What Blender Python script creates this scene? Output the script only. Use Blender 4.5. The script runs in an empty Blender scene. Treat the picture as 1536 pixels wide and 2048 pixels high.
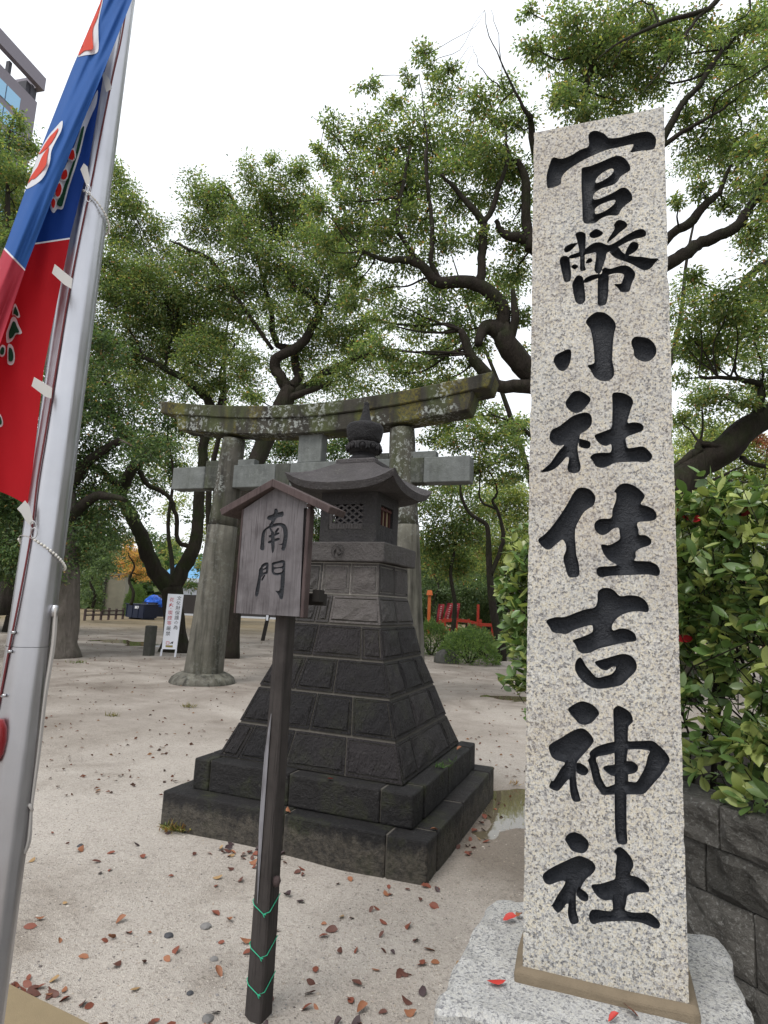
import bpy, bmesh, math, random
import numpy as np
from mathutils import Vector, Matrix, noise as mnoise
rad = math.radians
SC = bpy.context.scene
COL = SC.collection
rng = np.random.default_rng(7)
random.seed(7)

# ------------------------------------------------------------------ camera
EYE = 1.55
FPX = 1216.24                      # focal length in pixels of a 1536 x 2048 frame
PITCH, ROLL = rad(8.682664), rad(2.647882)
_F = np.array([0, math.cos(PITCH), math.sin(PITCH)])
_U = np.array([0, -math.sin(PITCH), math.cos(PITCH)])
_R = np.array([1.0, 0, 0])
CR = math.cos(ROLL) * _R + math.sin(ROLL) * _U
CU = -math.sin(ROLL) * _R + math.cos(ROLL) * _U
CP = np.array([0, 0, EYE])
cam = bpy.data.cameras.new('camera')
cam.sensor_fit = 'VERTICAL'
cam.sensor_height = 36.0
cam.lens = 36.0 * FPX / 2048
cam.clip_start = 0.05
cam.clip_end = 2000
camo = bpy.data.objects.new('camera', cam)
COL.objects.link(camo)
m = Matrix.Identity(4)
for i in range(3):
    m[i][0], m[i][1], m[i][2], m[i][3] = CR[i], CU[i], -_F[i], CP[i]
camo.matrix_world = m
SC.camera = camo

# ------------------------------------------------------------------ sky and sun
SUN_EL, SUN_AZ = rad(58), rad(215)         # azimuth clockwise from +Y: the light comes from behind the viewer's left shoulder
world = bpy.data.worlds.new('World')
SC.world = world
world.use_nodes = True
wt = world.node_tree
wt.nodes.clear()
sky = wt.nodes.new('ShaderNodeTexSky')
sky.sky_type = 'NISHITA'
sky.sun_disc = False
sky.sun_elevation = SUN_EL
sky.sun_rotation = SUN_AZ
sky.air_density = 1.5
sky.dust_density = 4.0
mixw = wt.nodes.new('ShaderNodeMix')
mixw.data_type = 'RGBA'
mixw.inputs[0].default_value = 0.86         # closed cloud cover over the clear sky
mixw.inputs[7].default_value = (9.2, 9.5, 9.9, 1)
bg = wt.nodes.new('ShaderNodeBackground')
bg.inputs['Strength'].default_value = 0.10
wo = wt.nodes.new('ShaderNodeOutputWorld')
wt.links.new(sky.outputs[0], mixw.inputs[6])
wt.links.new(mixw.outputs[2], bg.inputs['Color'])
wt.links.new(bg.outputs[0], wo.inputs[0])
sun = bpy.data.lights.new('sun', 'SUN')
sun.energy = 1.5
sun.angle = rad(25)
sun.color = (1.0, 0.97, 0.93)
suno = bpy.data.objects.new('sun', sun)
COL.objects.link(suno)
_sd = Vector((math.sin(SUN_AZ) * math.cos(SUN_EL), math.cos(SUN_AZ) * math.cos(SUN_EL), math.sin(SUN_EL)))
suno.rotation_euler = _sd.to_track_quat('Z', 'Y').to_euler()
suno.location = (-6, -8, 20)
SC.view_settings.view_transform = 'Standard'
SC.view_settings.look = 'None'
SC.view_settings.exposure = 0.65
SC.view_settings.gamma = 1.0
SC.view_settings.use_curve_mapping = False
SC.render.engine = 'CYCLES'
SC.cycles.max_bounces = 8
SC.cycles.diffuse_bounces = 4
SC.cycles.transparent_max_bounces = 8


def ray(px, py):
    return (px - 768) / FPX * CR - (py - 1024) / FPX * CU + _F


def at(px, py, Y):
    """the point seen at that place of the photograph, Y metres ahead"""
    d = ray(px, py)
    return CP + d * (Y / d[1])


def on_ground(px, py, z=0.0):
    d = ray(px, py)
    return CP + d * ((z - EYE) / d[2])


# ------------------------------------------------------------------ scene tree helpers
def tag(o, label=None, cat=None, group=None, kind=None):
    if label: o['label'] = label
    if cat: o['category'] = cat
    if group: o['group'] = group
    if kind: o['kind'] = kind
    return o


def thing(name, label, cat, loc=(0, 0, 0), rz=0.0, group=None):
    o = bpy.data.objects.new(name, None)
    o.empty_display_size = 0.2
    COL.objects.link(o)
    o.location = tuple(float(v) for v in loc)
    o.rotation_euler = (0, 0, rz)
    return tag(o, label, cat, group)


def link(name, me, mats=None, parent=None):
    o = bpy.data.objects.new(name, me)
    COL.objects.link(o)
    if mats is not None:
        for mm in (mats if isinstance(mats, (list, tuple)) else [mats]):
            me.materials.append(mm)
    if parent is not None:
        o.parent = parent
    return o


def copy_tree(o, parent=None):
    c = o.copy()
    COL.objects.link(c)
    c.parent = parent
    for ch in list(o.children):
        copy_tree(ch, c)
    return c


def np_mesh(name, V, T, k=3, smooth=False, cols=None, mi=None):
    """mesh from numpy arrays, all faces with k corners"""
    V = np.asarray(V, np.float32)
    T = np.asarray(T, np.int32)
    me = bpy.data.meshes.new(name)
    me.vertices.add(len(V))
    me.vertices.foreach_set('co', V.ravel())
    me.loops.add(T.size)
    me.loops.foreach_set('vertex_index', T.ravel())
    me.polygons.add(len(T))
    me.polygons.foreach_set('loop_start', np.arange(0, T.size, k, dtype=np.int32))
    if mi is not None:
        me.polygons.foreach_set('material_index', np.asarray(mi, np.int32))
    me.polygons.foreach_set('use_smooth', np.full(len(T), smooth, bool))
    me.update(calc_edges=True)
    if cols is not None:
        a = me.color_attributes.new('tint', 'FLOAT_COLOR', 'POINT')
        a.data.foreach_set('color', np.asarray(cols, np.float32).ravel())
    return me


class MB:
    """collects shapes and links them as one mesh object"""
    def __init__(self):
        self.v, self.f, self.m = [], [], []

    def add(self, vs, fs, mi=0):
        b = len(self.v)
        self.v += [tuple(float(c) for c in p) for p in vs]
        self.f += [tuple(b + i for i in q) for q in fs]
        self.m += [mi] * len(fs)
        return self

    def box(self, c, s, mi=0, R=None, taper=1.0):
        hx, hy, hz = s[0] / 2, s[1] / 2, s[2] / 2
        vs = []
        for z in (-hz, hz):
            k = taper if z > 0 else 1.0
            for x, y in ((-hx, -hy), (hx, -hy), (hx, hy), (-hx, hy)):
                p = Vector((x * k, y * k, z))
                if R is not None: p = R @ p
                vs.append((p.x + c[0], p.y + c[1], p.z + c[2]))
        return self.add(vs, [(3, 2, 1, 0), (4, 5, 6, 7), (0, 1, 5, 4), (1, 2, 6, 5), (2, 3, 7, 6), (3, 0, 4, 7)], mi)

    def prism(self, outline, y0, y1, mi=0, place=None):
        """outline in (x,z), from y0 to y1 (y grows away from the viewer)"""
        n = len(outline)
        vs = [(x, y0, z) for x, z in outline] + [(x, y1, z) for x, z in outline]
        if place: vs = [place(Vector(p)) for p in vs]
        fs = [tuple(range(n)), tuple(range(2 * n - 1, n - 1, -1))]
        fs += [(i, i + n, (i + 1) % n + n, (i + 1) % n) for i in range(n)]
        return self.add(vs, fs, mi)

    def bar(self, p, q, w, h, mi=0, up=(0, 0, 1)):
        p, q = Vector(p), Vector(q)
        d = (q - p).normalized()
        s = d.cross(Vector(up))
        if s.length < 1e-4: s = d.cross(Vector((0, 1, 0)))
        s.normalize()
        u = s.cross(d)
        vs = [e + s * a * w / 2 + u * b * h / 2 for e in (p, q) for a, b in ((-1, -1), (1, -1), (1, 1), (-1, 1))]
        return self.add(vs, [(0, 1, 2, 3), (7, 6, 5, 4), (0, 4, 5, 1), (1, 5, 6, 2), (2, 6, 7, 3), (3, 7, 4, 0)], mi)

    def tube(self, pts, radii, n=8, mi=0, caps=True, wob=0.0):
        pts = [Vector(p) for p in pts]
        N = len(pts)
        if not hasattr(radii, '__len__'): radii = [radii] * N
        d0 = (pts[1] - pts[0]).normalized()
        s = d0.cross(Vector((0.3, 0.2, 1)))
        if s.length < 1e-3: s = d0.cross(Vector((1, 0, 0)))
        s.normalize()
        vs = []
        for i, p in enumerate(pts):
            d = (pts[min(i + 1, N - 1)] - pts[max(i - 1, 0)]).normalized()
            s = (s - d * s.dot(d)).normalized()
            u = d.cross(s)
            for k in range(n):
                a = 2 * math.pi * k / n
                r = radii[i] * (1 + (wob * mnoise.noise(p * 3 + Vector((k * 1.7, 0, 0))) if wob else 0))
                vs.append(p + (s * math.cos(a) + u * math.sin(a)) * r)
        fs = [(i * n + k, i * n + (k + 1) % n, (i + 1) * n + (k + 1) % n, (i + 1) * n + k) for i in range(N - 1) for k in range(n)]
        if caps: fs += [tuple(range(n - 1, -1, -1)), tuple(range((N - 1) * n, N * n))]
        return self.add(vs, fs, mi)

    def lathe(self, prof, n=24, mi=0, c=(0, 0, 0), sq=None):
        vs = []
        for r, z in prof:
            for k in range(n):
                a = 2 * math.pi * k / n
                vs.append((c[0] + r * math.cos(a), c[1] + r * math.sin(a), c[2] + z))
        N = len(prof)
        fs = [(i * n + k, i * n + (k + 1) % n, (i + 1) * n + (k + 1) % n, (i + 1) * n + k) for i in range(N - 1) for k in range(n)]
        fs += [tuple(range(n - 1, -1, -1)), tuple(range((N - 1) * n, N * n))]
        return self.add(vs, fs, mi)

    def build(self, name, mats, parent=None, smooth=False, bevel=0.0, seg=1, world=False, rough=0.0, sub=0, rs=3.0):
        me = bpy.data.meshes.new(name)
        V = self.v
        if world and parent is not None:
            L = parent.location
            V = [(x - L.x, y - L.y, z - L.z) for x, y, z in V]
        me.from_pydata(V, [], self.f)
        me.polygons.foreach_set('material_index', self.m)
        if smooth: me.polygons.foreach_set('use_smooth', [len(f) <= 4 for f in self.f])
        if bevel or rough or sub:
            bm = bmesh.new()
            bm.from_mesh(me)
            if bevel:
                ed = [e for e in bm.edges if len(e.link_faces) == 2 and e.calc_face_angle(0) > 0.5]
                bmesh.ops.bevel(bm, geom=ed, offset=bevel, segments=seg, profile=0.5, affect='EDGES', clamp_overlap=True)
            if sub:
                bmesh.ops.subdivide_edges(bm, edges=bm.edges[:], cuts=sub, use_grid_fill=True)
            if rough:
                o = Vector((random.random() * 50, random.random() * 50, 0))
                for v in bm.verts:
                    v.co += mnoise.noise_vector(v.co * rs + o) * rough + mnoise.noise_vector(v.co * rs * 3.1 + o) * rough * 0.4
            bm.to_mesh(me)
            bm.free()
        me.update()
        return link(name, me, mats, parent)


def catmull(P, sub=3, closed=False):
    P = np.asarray(P, float)
    n = len(P)
    out = []
    rngi = range(n) if closed else range(n - 1)
    for i in rngi:
        if closed: a, b, c, d = P[(i - 1) % n], P[i], P[(i + 1) % n], P[(i + 2) % n]
        else: a, b, c, d = P[max(i - 1, 0)], P[i], P[i + 1], P[min(i + 2, n - 1)]
        for k in range(sub):
            t = k / sub
            out.append(0.5 * ((2 * b) + (c - a) * t + (2 * a - 5 * b + 4 * c - d) * t * t + (3 * b - a - 3 * c + d) * t ** 3))
    if not closed: out.append(P[-1])
    return np.array(out)


# ------------------------------------------------------------------ material helpers
class NT:
    def __init__(self, name):
        self.mat = bpy.data.materials.new(name)
        self.mat.use_nodes = True
        self.t = self.mat.node_tree
        self.t.nodes.clear()
        self.out = self.t.nodes.new('ShaderNodeOutputMaterial')
        self.bs = self.t.nodes.new('ShaderNodeBsdfPrincipled')
        self.t.links.new(self.bs.outputs[0], self.out.inputs[0])
        tc = self.t.nodes.new('ShaderNodeTexCoord')
        self.co = tc.outputs['Object']
        self.oi = self.t.nodes.new('ShaderNodeObjectInfo')

    def set(self, sock, v):
        if isinstance(v, bpy.types.NodeSocket): self.t.links.new(v, sock)
        elif isinstance(v, (tuple, list)) and len(v) == 3 and sock.type == 'RGBA': sock.default_value = (*v, 1)
        else: sock.default_value = v

    def node(self, ty, props=(), **ins):
        n = self.t.nodes.new(ty)
        for k, v in dict(props).items(): setattr(n, k, v)
        for k, v in ins.items():
            self.set(n.inputs[int(k[1:])] if k[0] == '_' and k[1:].isdigit() else n.inputs[k.replace('_', ' ')], v)
        return n

    def shifted(self):
        """coordinates that differ from copy to copy"""
        c = self.node('ShaderNodeCombineXYZ')
        mm = self.math('MULTIPLY', self.oi.outputs['Random'], 37.0)
        for i in range(3): self.set(c.inputs[i], mm)
        self.co = self.node('ShaderNodeVectorMath', {'operation': 'ADD'}, _0=self.co, _1=c.outputs[0]).outputs[0]
        return self

    def scale(self, s, co=None):
        return self.node('ShaderNodeMapping', Vector=co or self.co, Scale=s).outputs[0]

    def noise(self, scale, detail=4.0, rough=0.55, co=None, dist=0.0):
        return self.node('ShaderNodeTexNoise', Vector=co or self.co, Scale=scale, Detail=detail, Roughness=rough, Distortion=dist).outputs[0]

    def voro(self, scale, co=None, feat='F1', out='Distance'):
        return self.node('ShaderNodeTexVoronoi', {'feature': feat}, Vector=co or self.co, Scale=scale).outputs[out]

    def ramp(self, f, stops, interp='LINEAR'):
        n = self.node('ShaderNodeValToRGB', Fac=f)
        cr = n.color_ramp
        cr.interpolation = interp
        while len(cr.elements) < len(stops): cr.elements.new(0.5)
        for e, (p, c) in zip(cr.elements, stops):
            e.position = p
            e.color = (c, c, c, 1) if not isinstance(c, tuple) else (*c, 1)
        return n.outputs[0]

    def mix(self, f, a, b, mode='MIX'):
        n = self.node('ShaderNodeMix', {'data_type': 'RGBA', 'blend_type': mode})
        self.set(n.inputs[0], f)
        self.set(n.inputs[6], a)
        self.set(n.inputs[7], b)
        return n.outputs[2]

    def math(self, op, a, b=0.0, clamp=False):
        n = self.node('ShaderNodeMath', {'operation': op, 'use_clamp': clamp})
        self.set(n.inputs[0], a)
        self.set(n.inputs[1], b)
        return n.outputs[0]

    def bump(self, h, strength=0.5, dist=0.01, normal=None):
        n = self.node('ShaderNodeBump', Height=h, Strength=strength, Distance=dist)
        if normal is not None: self.set(n.inputs['Normal'], normal)
        return n.outputs[0]

    def done(self, color, rough=0.8, normal=None, metal=0.0, spec=0.5):
        self.set(self.bs.inputs['Base Color'], color)
        self.set(self.bs.inputs['Roughness'], rough)
        self.set(self.bs.inputs['Metallic'], metal)
        self.set(self.bs.inputs['Specular IOR Level'], spec)
        if normal is not None: self.set(self.bs.inputs['Normal'], normal)
        return self.mat


def plain(name, c, rough=0.7, metal=0.0, spec=0.4, var=0.15, sc=8.0, bump=0.0, bsc=60.0):
    n = NT(name).shifted()
    f = n.noise(sc, 5)
    col = n.mix(f, tuple(x * (1 - var) for x in c), tuple(min(1, x * (1 + var)) for x in c))
    nm = n.bump(n.noise(bsc, 4), bump, 0.004) if bump else None
    return n.done(col, rough, nm, metal, spec)


def m_granite(name, light, mid, cream, dark, stain=0.0, s=150.0, bump=0.25):
    n = NT(name)
    v = n.node('ShaderNodeTexVoronoi', Vector=n.co, Scale=s)
    sep = n.node('ShaderNodeSeparateColor', Color=v.outputs['Color'])
    v2 = n.node('ShaderNodeTexVoronoi', Vector=n.co, Scale=s * 2.3)
    sep2 = n.node('ShaderNodeSeparateColor', Color=v2.outputs['Color'])
    base = n.ramp(sep.outputs[0], [(0.0, dark), (0.15, mid), (0.36, light), (0.62, cream), (0.86, tuple(min(1, c * 1.25) for c in light))], 'CONSTANT')
    fine = n.ramp(sep2.outputs[1], [(0.0, tuple(d * 1.6 for d in dark)), (0.2, mid), (0.5, light), (0.8, cream)], 'CONSTANT')
    c = n.mix(0.42, base, fine)
    c = n.mix(n.ramp(n.noise(5, 4), [(0.4, 0.0), (0.7, 0.25)]), c, tuple(x * 0.62 for x in mid))
    if stain:
        f = n.ramp(n.noise(1.9, 5, 0.6), [(0.44, 0.0), (0.70, stain)])
        c = n.mix(f, c, (0.26, 0.17, 0.09), 'MULTIPLY') if False else n.mix(f, c, n.mix(0.5, c, (0.24, 0.15, 0.075)))
    h = n.math('ADD', n.math('MULTIPLY', v.outputs['Distance'], 0.6), n.noise(260, 3))
    return n.done(c, 0.72, n.bump(h, bump, 0.003), spec=0.35)


def m_stone(name, c, moss=0.3, tool=0.0, wet=0.0, light=0.2, mcol=(0.045, 0.052, 0.018), var=0.55, dirt=0.0):
    n = NT(name).shifted()
    f = n.noise(6, 8, 0.65)
    col = n.mix(f, tuple(x * (1 - var) for x in c), tuple(x * (1 + var) for x in c))
    col = n.mix(1.0, col, n.ramp(n.oi.outputs['Random'], [(0.0, (0.66, 0.66, 0.70)), (0.5, (1.0, 0.99, 0.98)), (1.0, (1.7, 1.64, 1.60))]), 'MULTIPLY')
    sp = n.ramp(n.noise(45, 5, 0.7), [(0.58, 0.0), (0.72, light)])
    col = n.mix(sp, col, (0.24, 0.235, 0.21))
    if moss:
        f1 = n.math('MULTIPLY', n.ramp(n.noise(3.1, 6, 0.65), [(0.5, 0.0), (0.68, 1.0)]), n.ramp(n.noise(30, 5, 0.7), [(0.35, 0.1), (0.6, 1.0)]))
        col = n.mix(n.math('MULTIPLY', f1, moss), col, mcol)
    if dirt:      # pale splashes of soil low on the stone
        sz = n.node('ShaderNodeSeparateXYZ', Vector=n.node('ShaderNodeTexCoord').outputs['Object']).outputs[2]
        d1 = n.math('MULTIPLY', n.ramp(n.math('ADD', sz, n.math('MULTIPLY', n.noise(1.0, 6, 0.7, co=n.scale((11, 11, 3))), -0.26)), [(0.0, 1.0), (0.05, 0.0)]), n.ramp(n.noise(28, 5, 0.7), [(0.35, 0.15), (0.62, 1.0)]))
        col = n.mix(n.math('MULTIPLY', d1, dirt), col, (0.105, 0.092, 0.072))
    h = n.math('ADD', n.noise(60, 6, 0.7), n.math('MULTIPLY', n.noise(14, 4), 1.2))
    if tool:
        st = n.noise(1.0, 3, 0.6, co=n.scale((85, 85, 11)))
        h = n.math('ADD', h, n.math('MULTIPLY', st, tool))
    rough = n.ramp(n.noise(9, 4), [(0.3, 0.85 - wet), (0.7, 0.95 - wet * 0.6)])
    return n.done(col, rough, n.bump(h, 1.0, 0.018), spec=0.35)

# ------------------------------------------------------------------ materials
def m_ink():
    """matt black paint in a chiselled cut, worn through in small flakes"""
    n = NT('black painted carving')
    col = n.mix(n.noise(22, 6, 0.7), (0.006, 0.007, 0.010), (0.022, 0.025, 0.032))
    col = n.mix(n.ramp(n.noise(75, 6, 0.75), [(0.66, 0.0), (0.70, 0.55)]), col, (0.10, 0.10, 0.10))
    h = n.math('ADD', n.noise(130, 4, 0.7), n.math('MULTIPLY', n.noise(1.0, 3, 0.6, co=n.scale((60, 60, 140))), 0.8))
    return n.done(col, n.ramp(n.noise(30, 4), [(0.3, 0.42), (0.7, 0.68)]), n.bump(h, 0.9, 0.006), spec=0.35)


GRANITE = m_granite('pale speckled granite', (0.46, 0.45, 0.42), (0.245, 0.245, 0.25), (0.53, 0.485, 0.385), (0.055, 0.055, 0.06), stain=0.6, s=185)
GRANITE_ROUGH = m_granite('rough split granite', (0.38, 0.378, 0.365), (0.26, 0.26, 0.258), (0.43, 0.42, 0.385), (0.09, 0.09, 0.10), s=170, bump=0.6)
INK = m_ink()
BED = plain('sandy mortar', (0.15, 0.118, 0.080), 0.95, var=0.25, sc=25, bump=0.5, bsc=220)
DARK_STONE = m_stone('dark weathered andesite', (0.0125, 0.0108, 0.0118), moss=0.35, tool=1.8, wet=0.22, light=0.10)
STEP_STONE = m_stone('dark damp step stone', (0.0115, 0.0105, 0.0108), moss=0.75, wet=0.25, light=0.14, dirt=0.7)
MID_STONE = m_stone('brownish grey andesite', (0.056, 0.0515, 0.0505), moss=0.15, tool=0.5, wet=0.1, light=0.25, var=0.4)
LATTICE_STONE = m_stone('worn lattice stone', (0.105, 0.096, 0.092), moss=0.0, light=0.3, var=0.25)
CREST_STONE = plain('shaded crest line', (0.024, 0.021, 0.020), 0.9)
ROOF_STONE = m_stone('lichened roof stone', (0.036, 0.0335, 0.035), moss=0.12, wet=0.15, light=0.45)
JEWEL_STONE = m_stone('blackened finial stone', (0.013, 0.012, 0.0135), moss=0.05, wet=0.2, light=0.12)
MORTAR = plain('grey mortar', (0.075, 0.068, 0.058), 0.95, var=0.5, sc=14, bump=0.6, bsc=120)
MORTAR_PALE = plain('pale mortar', (0.36, 0.34, 0.31), 0.95, var=0.3, sc=20)
GROOVE = plain('dark groove', (0.022, 0.020, 0.019), 0.9)


def m_torii(name, c, yellow=0.0, green=0.4, white=0.4, grime=0.6, ysc=1.0):
    n = NT(name)
    col = n.mix(n.noise(3.0, 8, 0.65), tuple(x * 0.35 for x in c), tuple(x * 1.7 for x in c))
    streak = n.noise(1.0, 5, 0.6, co=n.scale((7.0, 7.0, 0.55)))
    col = n.mix(n.math('MULTIPLY', n.ramp(streak, [(0.46, 0.0), (0.66, 1.0)]), grime), col, (0.014, 0.013, 0.011))
    if green:
        g = n.ramp(n.noise(1.0, 6, 0.6, co=n.scale((2.3, 2.3, 1.1))), [(0.47, 0.0), (0.66, green)])
        col = n.mix(g, col, (0.062, 0.075, 0.028))
    if yellow:
        a = n.ramp(n.noise(1.0, 3, 0.5, co=n.scale((2.1, 2.1, 0.22))), [(0.50, 0.0), (0.57, 1.0)])
        b = n.ramp(n.noise(22, 6, 0.75), [(0.42, 0.0), (0.58, 1.0)])
        col = n.mix(n.math('MULTIPLY', n.math('MULTIPLY', a, b), yellow), col, (0.145, 0.125, 0.020))
    if white:
        a = n.ramp(n.noise(1.3, 3, 0.5), [(0.46, 0.0), (0.56, 1.0)])
        b = n.ramp(n.noise(15, 5, 0.7), [(0.53, 0.0), (0.57, 1.0)])
        col = n.mix(n.math('MULTIPLY', n.math('MULTIPLY', a, b), white), col, (0.33, 0.35, 0.33))
    h = n.math('ADD', n.noise(35, 6, 0.7), n.math('MULTIPLY', n.noise(7, 4), 1.0))
    return n.done(col, 0.9, n.bump(h, 0.6, 0.015), spec=0.25)


TORII_BEAM = m_torii('mossy lichened beam stone', (0.040, 0.037, 0.030), yellow=0.62, green=0.85, white=0.7, grime=0.75)
TORII_COL = m_torii('streaked grey column stone', (0.068, 0.064, 0.054), yellow=0.0, green=0.45, white=0.5, grime=0.85)
TORII_COL_LOW = m_torii('pale streaked column stone', (0.108, 0.102, 0.085), yellow=0.0, green=0.12, white=0.12, grime=0.8)
TORII_NEW = m_torii('clean replaced grey stone', (0.118, 0.126, 0.122), yellow=0.0, green=0.08, white=0.1, grime=0.22)
TORII_OLD = m_torii('old grey green tie stone', (0.055, 0.058, 0.050), yellow=0.0, green=0.5, white=0.1, grime=0.5)


def m_wood(name, a, b, dark, s=1.0, rough=0.85):
    n = NT(name)
    w = n.noise(1.0, 6, 0.65, co=n.scale((55 * s, 55 * s, 2.6 * s)), dist=1.2)
    col = n.mix(w, a, b)
    col = n.mix(n.ramp(n.noise(1.0, 4, 0.6, co=n.scale((120 * s, 120 * s, 4 * s)), dist=0.6), [(0.55, 0.0), (0.68, 0.8)]), col, dark)
    col = n.mix(n.ramp(n.noise(7 * s, 5, 0.6), [(0.45, 0.0), (0.75, 0.75)]), col, dark)
    return n.done(col, rough, n.bump(w, 0.5, 0.004), spec=0.3)


WOOD_BOARD = m_wood('greyed cedar board', (0.070, 0.063, 0.066), (0.205, 0.190, 0.198), (0.030, 0.024, 0.025))
WOOD_RED = m_wood('reddish brown weathered wood', (0.050, 0.033, 0.032), (0.105, 0.078, 0.076), (0.026, 0.017, 0.016))
WOOD_POST = m_wood('dark brown post wood', (0.027, 0.023, 0.022), (0.062, 0.053, 0.050), (0.013, 0.011, 0.010))
WOOD_PALE = m_wood('bare silvered wood', (0.15, 0.145, 0.16), (0.27, 0.265, 0.285), (0.07, 0.065, 0.07))
WOOD_BLACK = plain('blackened wood', (0.02, 0.017, 0.015), 0.9)


def m_alu():
    n = NT('brushed aluminium')
    w = n.noise(1.0, 3, 0.6, co=n.scale((260, 260, 3)))
    col = n.mix(n.noise(4, 6, 0.7), (0.36, 0.36, 0.385), (0.50, 0.50, 0.52))
    return n.done(col, n.ramp(n.noise(9, 5), [(0.3, 0.30), (0.7, 0.42)]), n.bump(w, 0.12, 0.002), metal=1.0)


ALU = m_alu()
STEEL = plain('dull steel', (0.45, 0.45, 0.46), 0.4, metal=1.0)


def m_cloth(name, c, trans=0.35, weave=900):
    n = NT(name)
    col = n.mix(n.noise(6, 4), tuple(x * 0.9 for x in c), tuple(min(1, x * 1.1) for x in c))
    n.done(col, 0.75, n.bump(n.noise(weave, 2), 0.15, 0.001), spec=0.2)
    tr = n.node('ShaderNodeBsdfTranslucent', Color=col)
    mx = n.node('ShaderNodeMixShader', Fac=trans)
    n.t.links.new(n.bs.outputs[0], mx.inputs[1])
    n.t.links.new(tr.outputs[0], mx.inputs[2])
    n.t.links.new(mx.outputs[0], n.out.inputs[0])
    return n.mat


C_BLUE_D = m_cloth('deep blue dyed cloth', (0.006, 0.035, 0.19), 0.2)
C_BLUE_L = m_cloth('paler blue reverse cloth', (0.028, 0.10, 0.32), 0.2)
C_RED_D = m_cloth('deep red dyed cloth', (0.40, 0.008, 0.014), 0.3)
C_RED_L = m_cloth('paler red reverse cloth', (0.42, 0.045, 0.07), 0.25)
C_WHITE = m_cloth('white dyed cloth', (0.72, 0.72, 0.74), 0.3)
C_ORANGE = m_cloth('orange red print', (0.62, 0.075, 0.045), 0.3)
C_REDP = m_cloth('bright red print', (0.55, 0.02, 0.015), 0.3)
C_GREEN = m_cloth('dark green print', (0.010, 0.055, 0.026), 0.3)
C_TAB = m_cloth('off white tab webbing', (0.55, 0.54, 0.52), 0.3)
CORD_RED = plain('dark red cord', (0.11, 0.018, 0.02), 0.8)
CORD_GREY = plain('grey cord', (0.34, 0.32, 0.30), 0.85)
WIRE_GREEN = plain('green coated wire', (0.02, 0.36, 0.20), 0.5, var=0.1)
PLASTIC_RED = plain('dark red plastic', (0.19, 0.012, 0.015), 0.35)
BEAD = plain('off white beads', (0.62, 0.60, 0.55), 0.5, var=0.08)


def m_bark(name, a, b, moss):
    n = NT(name)
    f = n.noise(1.0, 6, 0.65, co=n.scale((9, 9, 2.2)), dist=0.8)
    col = n.mix(f, a, b)
    g = n.ramp(n.noise(2.4, 5, 0.6), [(0.45, 0.0), (0.66, moss)])
    col = n.mix(g, col, (0.020, 0.030, 0.008))
    col = n.mix(n.ramp(n.noise(12, 5, 0.7), [(0.62, 0.0), (0.72, 0.3)]), col, (0.08, 0.08, 0.07))
    return n.done(col, 0.92, n.bump(f, 1.0, 0.08), spec=0.2)


BARK = m_bark('dark furrowed bark', (0.006, 0.005, 0.004), (0.046, 0.037, 0.030), 0.5)
BARK_GREY = m_bark('grey furrowed bark', (0.035, 0.030, 0.026), (0.23, 0.20, 0.172), 0.25)
BARK_MOSSY = m_bark('moss covered bark', (0.006, 0.005, 0.004), (0.038, 0.032, 0.022), 0.65)


def m_leaf(name, trans=0.52, gloss=0.45):
    n = NT(name)
    at_ = n.node('ShaderNodeAttribute', {'attribute_name': 'tint'})
    col = at_.outputs['Color']
    n.done(col, gloss, spec=0.45)
    tr = n.node('ShaderNodeBsdfTranslucent', Color=n.mix(1.0, col, (1.25, 1.35, 0.7), 'MULTIPLY'))
    mx = n.node('ShaderNodeMixShader', Fac=trans)
    n.t.links.new(n.bs.outputs[0], mx.inputs[1])
    n.t.links.new(tr.outputs[0], mx.inputs[2])
    n.t.links.new(mx.outputs[0], n.out.inputs[0])
    return n.mat


LEAF = m_leaf('tree leaves')
LEAF_HEDGE = m_leaf('glossy hedge leaves', 0.22, 0.30)


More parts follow.
